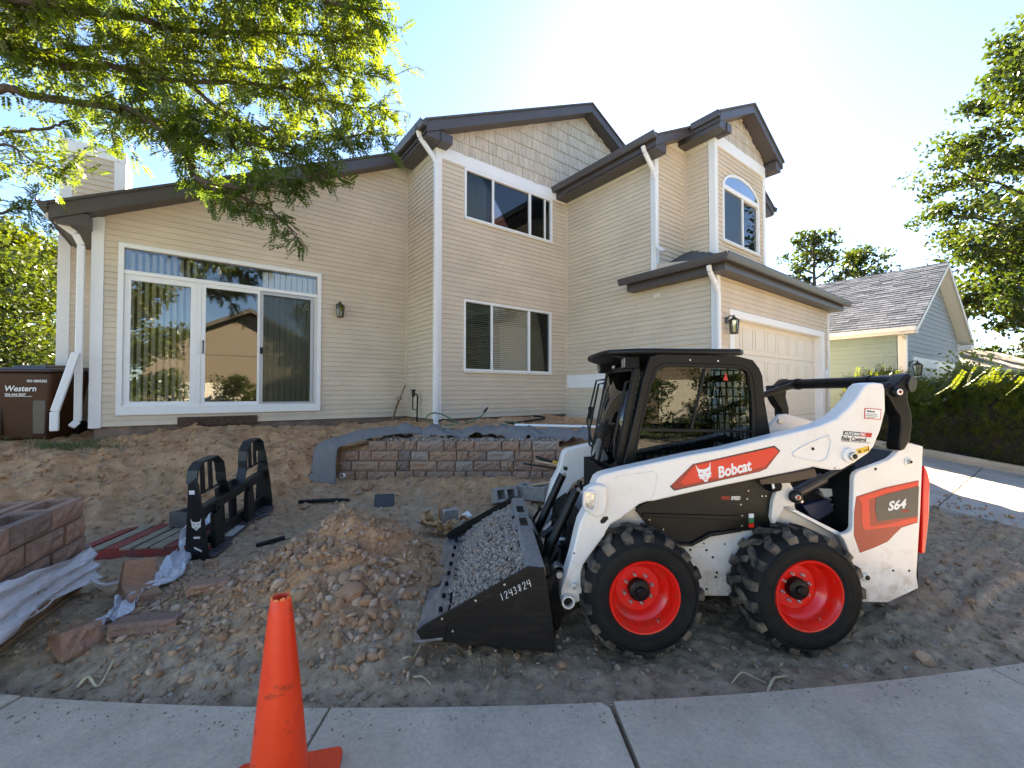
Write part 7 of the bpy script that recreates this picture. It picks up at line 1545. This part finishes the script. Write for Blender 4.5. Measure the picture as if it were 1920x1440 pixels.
# ---- generic broadleaf tree
def broadleaf(label, loc, h, rad, nlimb, nleaf, leaf, m, base=.25, shape=1.0, group=None, seed=1, droop=0.0, cs=.17):
    r = np.random.default_rng(seed); t = thing('broadleaf_tree', label, 'tree', loc, r.uniform(0, 6), group)
    MB().tube([(0,0,-.3),(.02*h*.1,0,h*.3),(.0,.02*h*.2,h*.62),(0,0,h*.95)], [h*.022,h*.017,h*.010,.01], 10).build('trunk', M_bark, t, smooth=True)
    lm = MB(); cl = []
    for k in range(nlimb):
        f = base+(1-base)*(k+.5)/nlimb; a = k*2.4+r.normal(0,.3); ln = rad*(math.sin(math.pi*min(1, (f-base)/(1-base)*.82+.16))**.75)*r.uniform(.75,1.1)*shape
        z0_ = h*f*.92; el = r.uniform(.05,.5)+.5*f-droop; P = [Vector((0,0,z0_))]; d = Vector((math.cos(a)*math.cos(el), math.sin(a)*math.cos(el), math.sin(el)))
        for s in range(1, 7): P.append(Vector((0,0,z0_))+d*ln*s/6+Vector((r.normal(0,.05*ln/3), r.normal(0,.05*ln/3), -.10*ln*(s/6)**2+r.normal(0,.03*ln/3))))
        lm.tube(P, [h*.006*(1-.12*s) for s in range(7)], 5, False)
        for s in (2, 3, 4, 5, 6):
            for q in range(2 if s < 5 else 3): cl.append(P[s]+Vector(r.normal(0, .10*rad, 3))*(1.0 if s > 2 else .6))
    cl.append(Vector((0,0,h*.96)))
    o = lm.build('limbs', M_bark, t, smooth=True, fix=False); o['kind'] = 'stuff'
    cl = np.array([c[:] for c in cl]); idx = r.integers(0, len(cl), nleaf); off = r.normal(0, 1, (nleaf,3)); off = off/np.linalg.norm(off, axis=1)[:,None]*r.random((nleaf,1))**.45
    cr = (rad*cs*(.6+.8*r.random(len(cl))))[idx][:,None]; C = cl[idx]+off*cr*np.array([1.15,1.15,.62])
    X = unit(r.normal(0,1,(nleaf,3))+off*.6)*leaf*(.6+.7*r.random((nleaf,1))); Y = unit(np.cross(X, r.normal(0,.5,(nleaf,3))+np.array([0,0,1.0])))*np.linalg.norm(X, axis=1)[:,None]*.62
    quads('crown', C, X, Y, m, t); return t
M_maple = leafmat('maple_leaf', (.018,.037,.007), (.045,.064,.009), .40, .5, .05)
M_ash = leafmat('ash_leaf', (.028,.052,.008), (.080,.098,.010), .45, .6, .05)
broadleaf('tall maple with dense dark green crown at the right edge', (29.6, 21.4, .3), 20.6, 8.0, 34, 52000, .14, M_maple, .22, seed=3, cs=.115, shape=1.08)
broadleaf('loose tree rising behind the garage roof', (18.6, 26, .5), 11.6, 3.0, 18, 4600, .12, M_maple, .35, seed=5, cs=.13)
broadleaf('small treetop showing over the neighbour roof ridge', (25.6, 31, .5), 12.2, 3.2, 18, 4500, .13, M_maple, .35, seed=6)
broadleaf('bushy sunlit tree behind the trash carts', (-15.4, 12.2, 1.0), 5.6, 3.4, 30, 26000, .075, M_ash, .12, seed=8)
broadleaf('green tree close to the chimney at the far left', (-17.5, 16.5, 1.0), 6.4, 3.4, 24, 16000, .085, M_ash, .12, seed=9)
broadleaf('shady low tree beside the trash carts', (-13.0, 10.2, 1.0), 4.0, 2.6, 24, 16000, .06, M_maple, .08, seed=10)
broadleaf('tree behind the brown house at the far right', (33, 27, .5), 12, 4.5, 24, 9000, .2, M_maple, .15, seed=12)
# trees across the street, mirrored in the windows
TS = 'trees across the street'
t1 = broadleaf('street tree across the road before the tan house', HW(-3.0, -11.0, -.1), 7.5, 3.4, 22, 9000, .13, M_ash, .2, seed=14)
copy_thing(t1, HW(7.6, -12.5, -.1), 1.7, 'second street tree right of the tan house'); copy_thing(t1, HW(-9.5, -13, -.1), 3.0, 'street tree left of the tan house', (1.1,1.1,1.2)); copy_thing(t1, HW(15, -11, -.1), 4.0, 'far right street tree across the road', (1.2,1.2,1.4))
t2 = broadleaf('rounded shrub before the tan house', HW(2.2, -11.2, -.1), 2.6, 1.7, 18, 6000, .06, M_maple, .05, seed=15)
copy_thing(t2, HW(4.6, -12, -.1), 2.2, 'second shrub before the tan house'); copy_thing(t2, HW(-1.0, -12, -.1), 4.2, 'third shrub before the tan house')
# ---- juniper hedge along the driveway
M_jun = leafmat('juniper', (.030,.058,.012), (.115,.135,.016), .45, 1.8, .04)
hedge = thing('juniper_hedge', 'spreading green juniper hedge along the driveway', 'hedge', HW(14.2, 1.2, .3), HROT)
HO = np.array([14.2, 1.2, .3])
def hed_top(v): return 1.66+.10*np.sin(v*2.1)+.12*np.sin(v*4.7+1)
def hed(nsp, ln, k, leaf):
    v = rng.uniform(-3.2, 3.6, nsp); th_ = rng.uniform(.0, math.pi*.80, nsp); rr_ = rng.uniform(.80, 1.14, nsp)
    hw = 1.0+.16*np.sin(v*3.1)+.1*np.sin(v*7); u = 14.25-np.cos(th_)*hw*rr_; z = .1+np.abs(np.sin(th_))**.7*hed_top(v)*rr_+.04*v
    base = np.stack([u, v, z], -1)-HO; out = np.stack([-np.cos(th_), rng.normal(0,.45,nsp)-.25, np.sin(th_)*.7+.35], -1)
    return fronds(base, out+rng.normal(0,.25,(nsp,3)), rng.uniform(ln*.6, ln*1.3, nsp), k, leaf, -.05)
a1 = hed(5200, .26, 8, .026); quads('foliage', a1[0], a1[1], a1[2], M_jun, hedge)
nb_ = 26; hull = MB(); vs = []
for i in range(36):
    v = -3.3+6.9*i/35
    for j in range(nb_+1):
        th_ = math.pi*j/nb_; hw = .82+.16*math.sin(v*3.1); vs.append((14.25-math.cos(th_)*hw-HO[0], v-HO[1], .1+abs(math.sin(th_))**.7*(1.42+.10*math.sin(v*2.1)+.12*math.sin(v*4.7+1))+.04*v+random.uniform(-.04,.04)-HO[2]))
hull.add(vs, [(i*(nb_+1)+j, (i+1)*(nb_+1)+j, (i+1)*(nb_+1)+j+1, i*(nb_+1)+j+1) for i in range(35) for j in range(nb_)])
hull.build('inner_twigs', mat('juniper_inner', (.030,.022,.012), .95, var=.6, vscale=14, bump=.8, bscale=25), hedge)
# long plumes on top
npl = 900; v = rng.uniform(-3.0, 3.4, npl); base = np.stack([14.25+rng.normal(0,.5,npl), v, .1+hed_top(v)*.93+.04*v], -1)-HO
a2 = fronds(base, np.stack([rng.normal(.1,.4,npl), rng.normal(-.5,.4,npl), rng.uniform(.25,.9,npl)], -1), rng.uniform(.3,.62,npl), 18, .034, -.1); quads('plumes', a2[0], a2[1], a2[2], M_jun, hedge)
# sapling beyond the hedge
sp_ = thing('sapling', 'bright young leafy sapling standing behind the hedge', 'sapling', (13.4, 12.3, .4))
MB().tube([(0,0,0),(.05,0,1.0),(.0,.05,2.2)], [.03,.02,.008], 6).build('stem', M_bark, sp_, smooth=True)
nl = 1100; c0 = np.stack([rng.normal(0,.38,nl), rng.normal(0,.38,nl), 1.55+rng.normal(0,.42,nl)], -1); X = unit(rng.normal(0,1,(nl,3)))*.07; Y = unit(np.cross(X, rng.normal(0,1,(nl,3))))*.04
quads('crown', c0, X, Y, leafmat('lime_leaf', (.12,.17,.015), (.20,.22,.02), .55), sp_)
# a little grass by the carts
ng = 900; gx = rng.normal(-6.2, .35, ng); gy = rng.normal(5.95, .14, ng); gb = np.stack([gx, gy, height(gx, gy)], -1); X = np.stack([rng.normal(0,.02,ng), rng.normal(0,.02,ng), rng.uniform(.02,.06,ng)], -1); Y = unit(np.cross(X, rng.normal(0,1,(ng,3))))*.003
tag(quads('grass_tuft', gb+X, X, Y, leafmat('grass_blade', (.05,.08,.012), (.10,.12,.03), .4)), 'tuft of green grass at the foot of the trash cart', 'grass', kind='stuff')
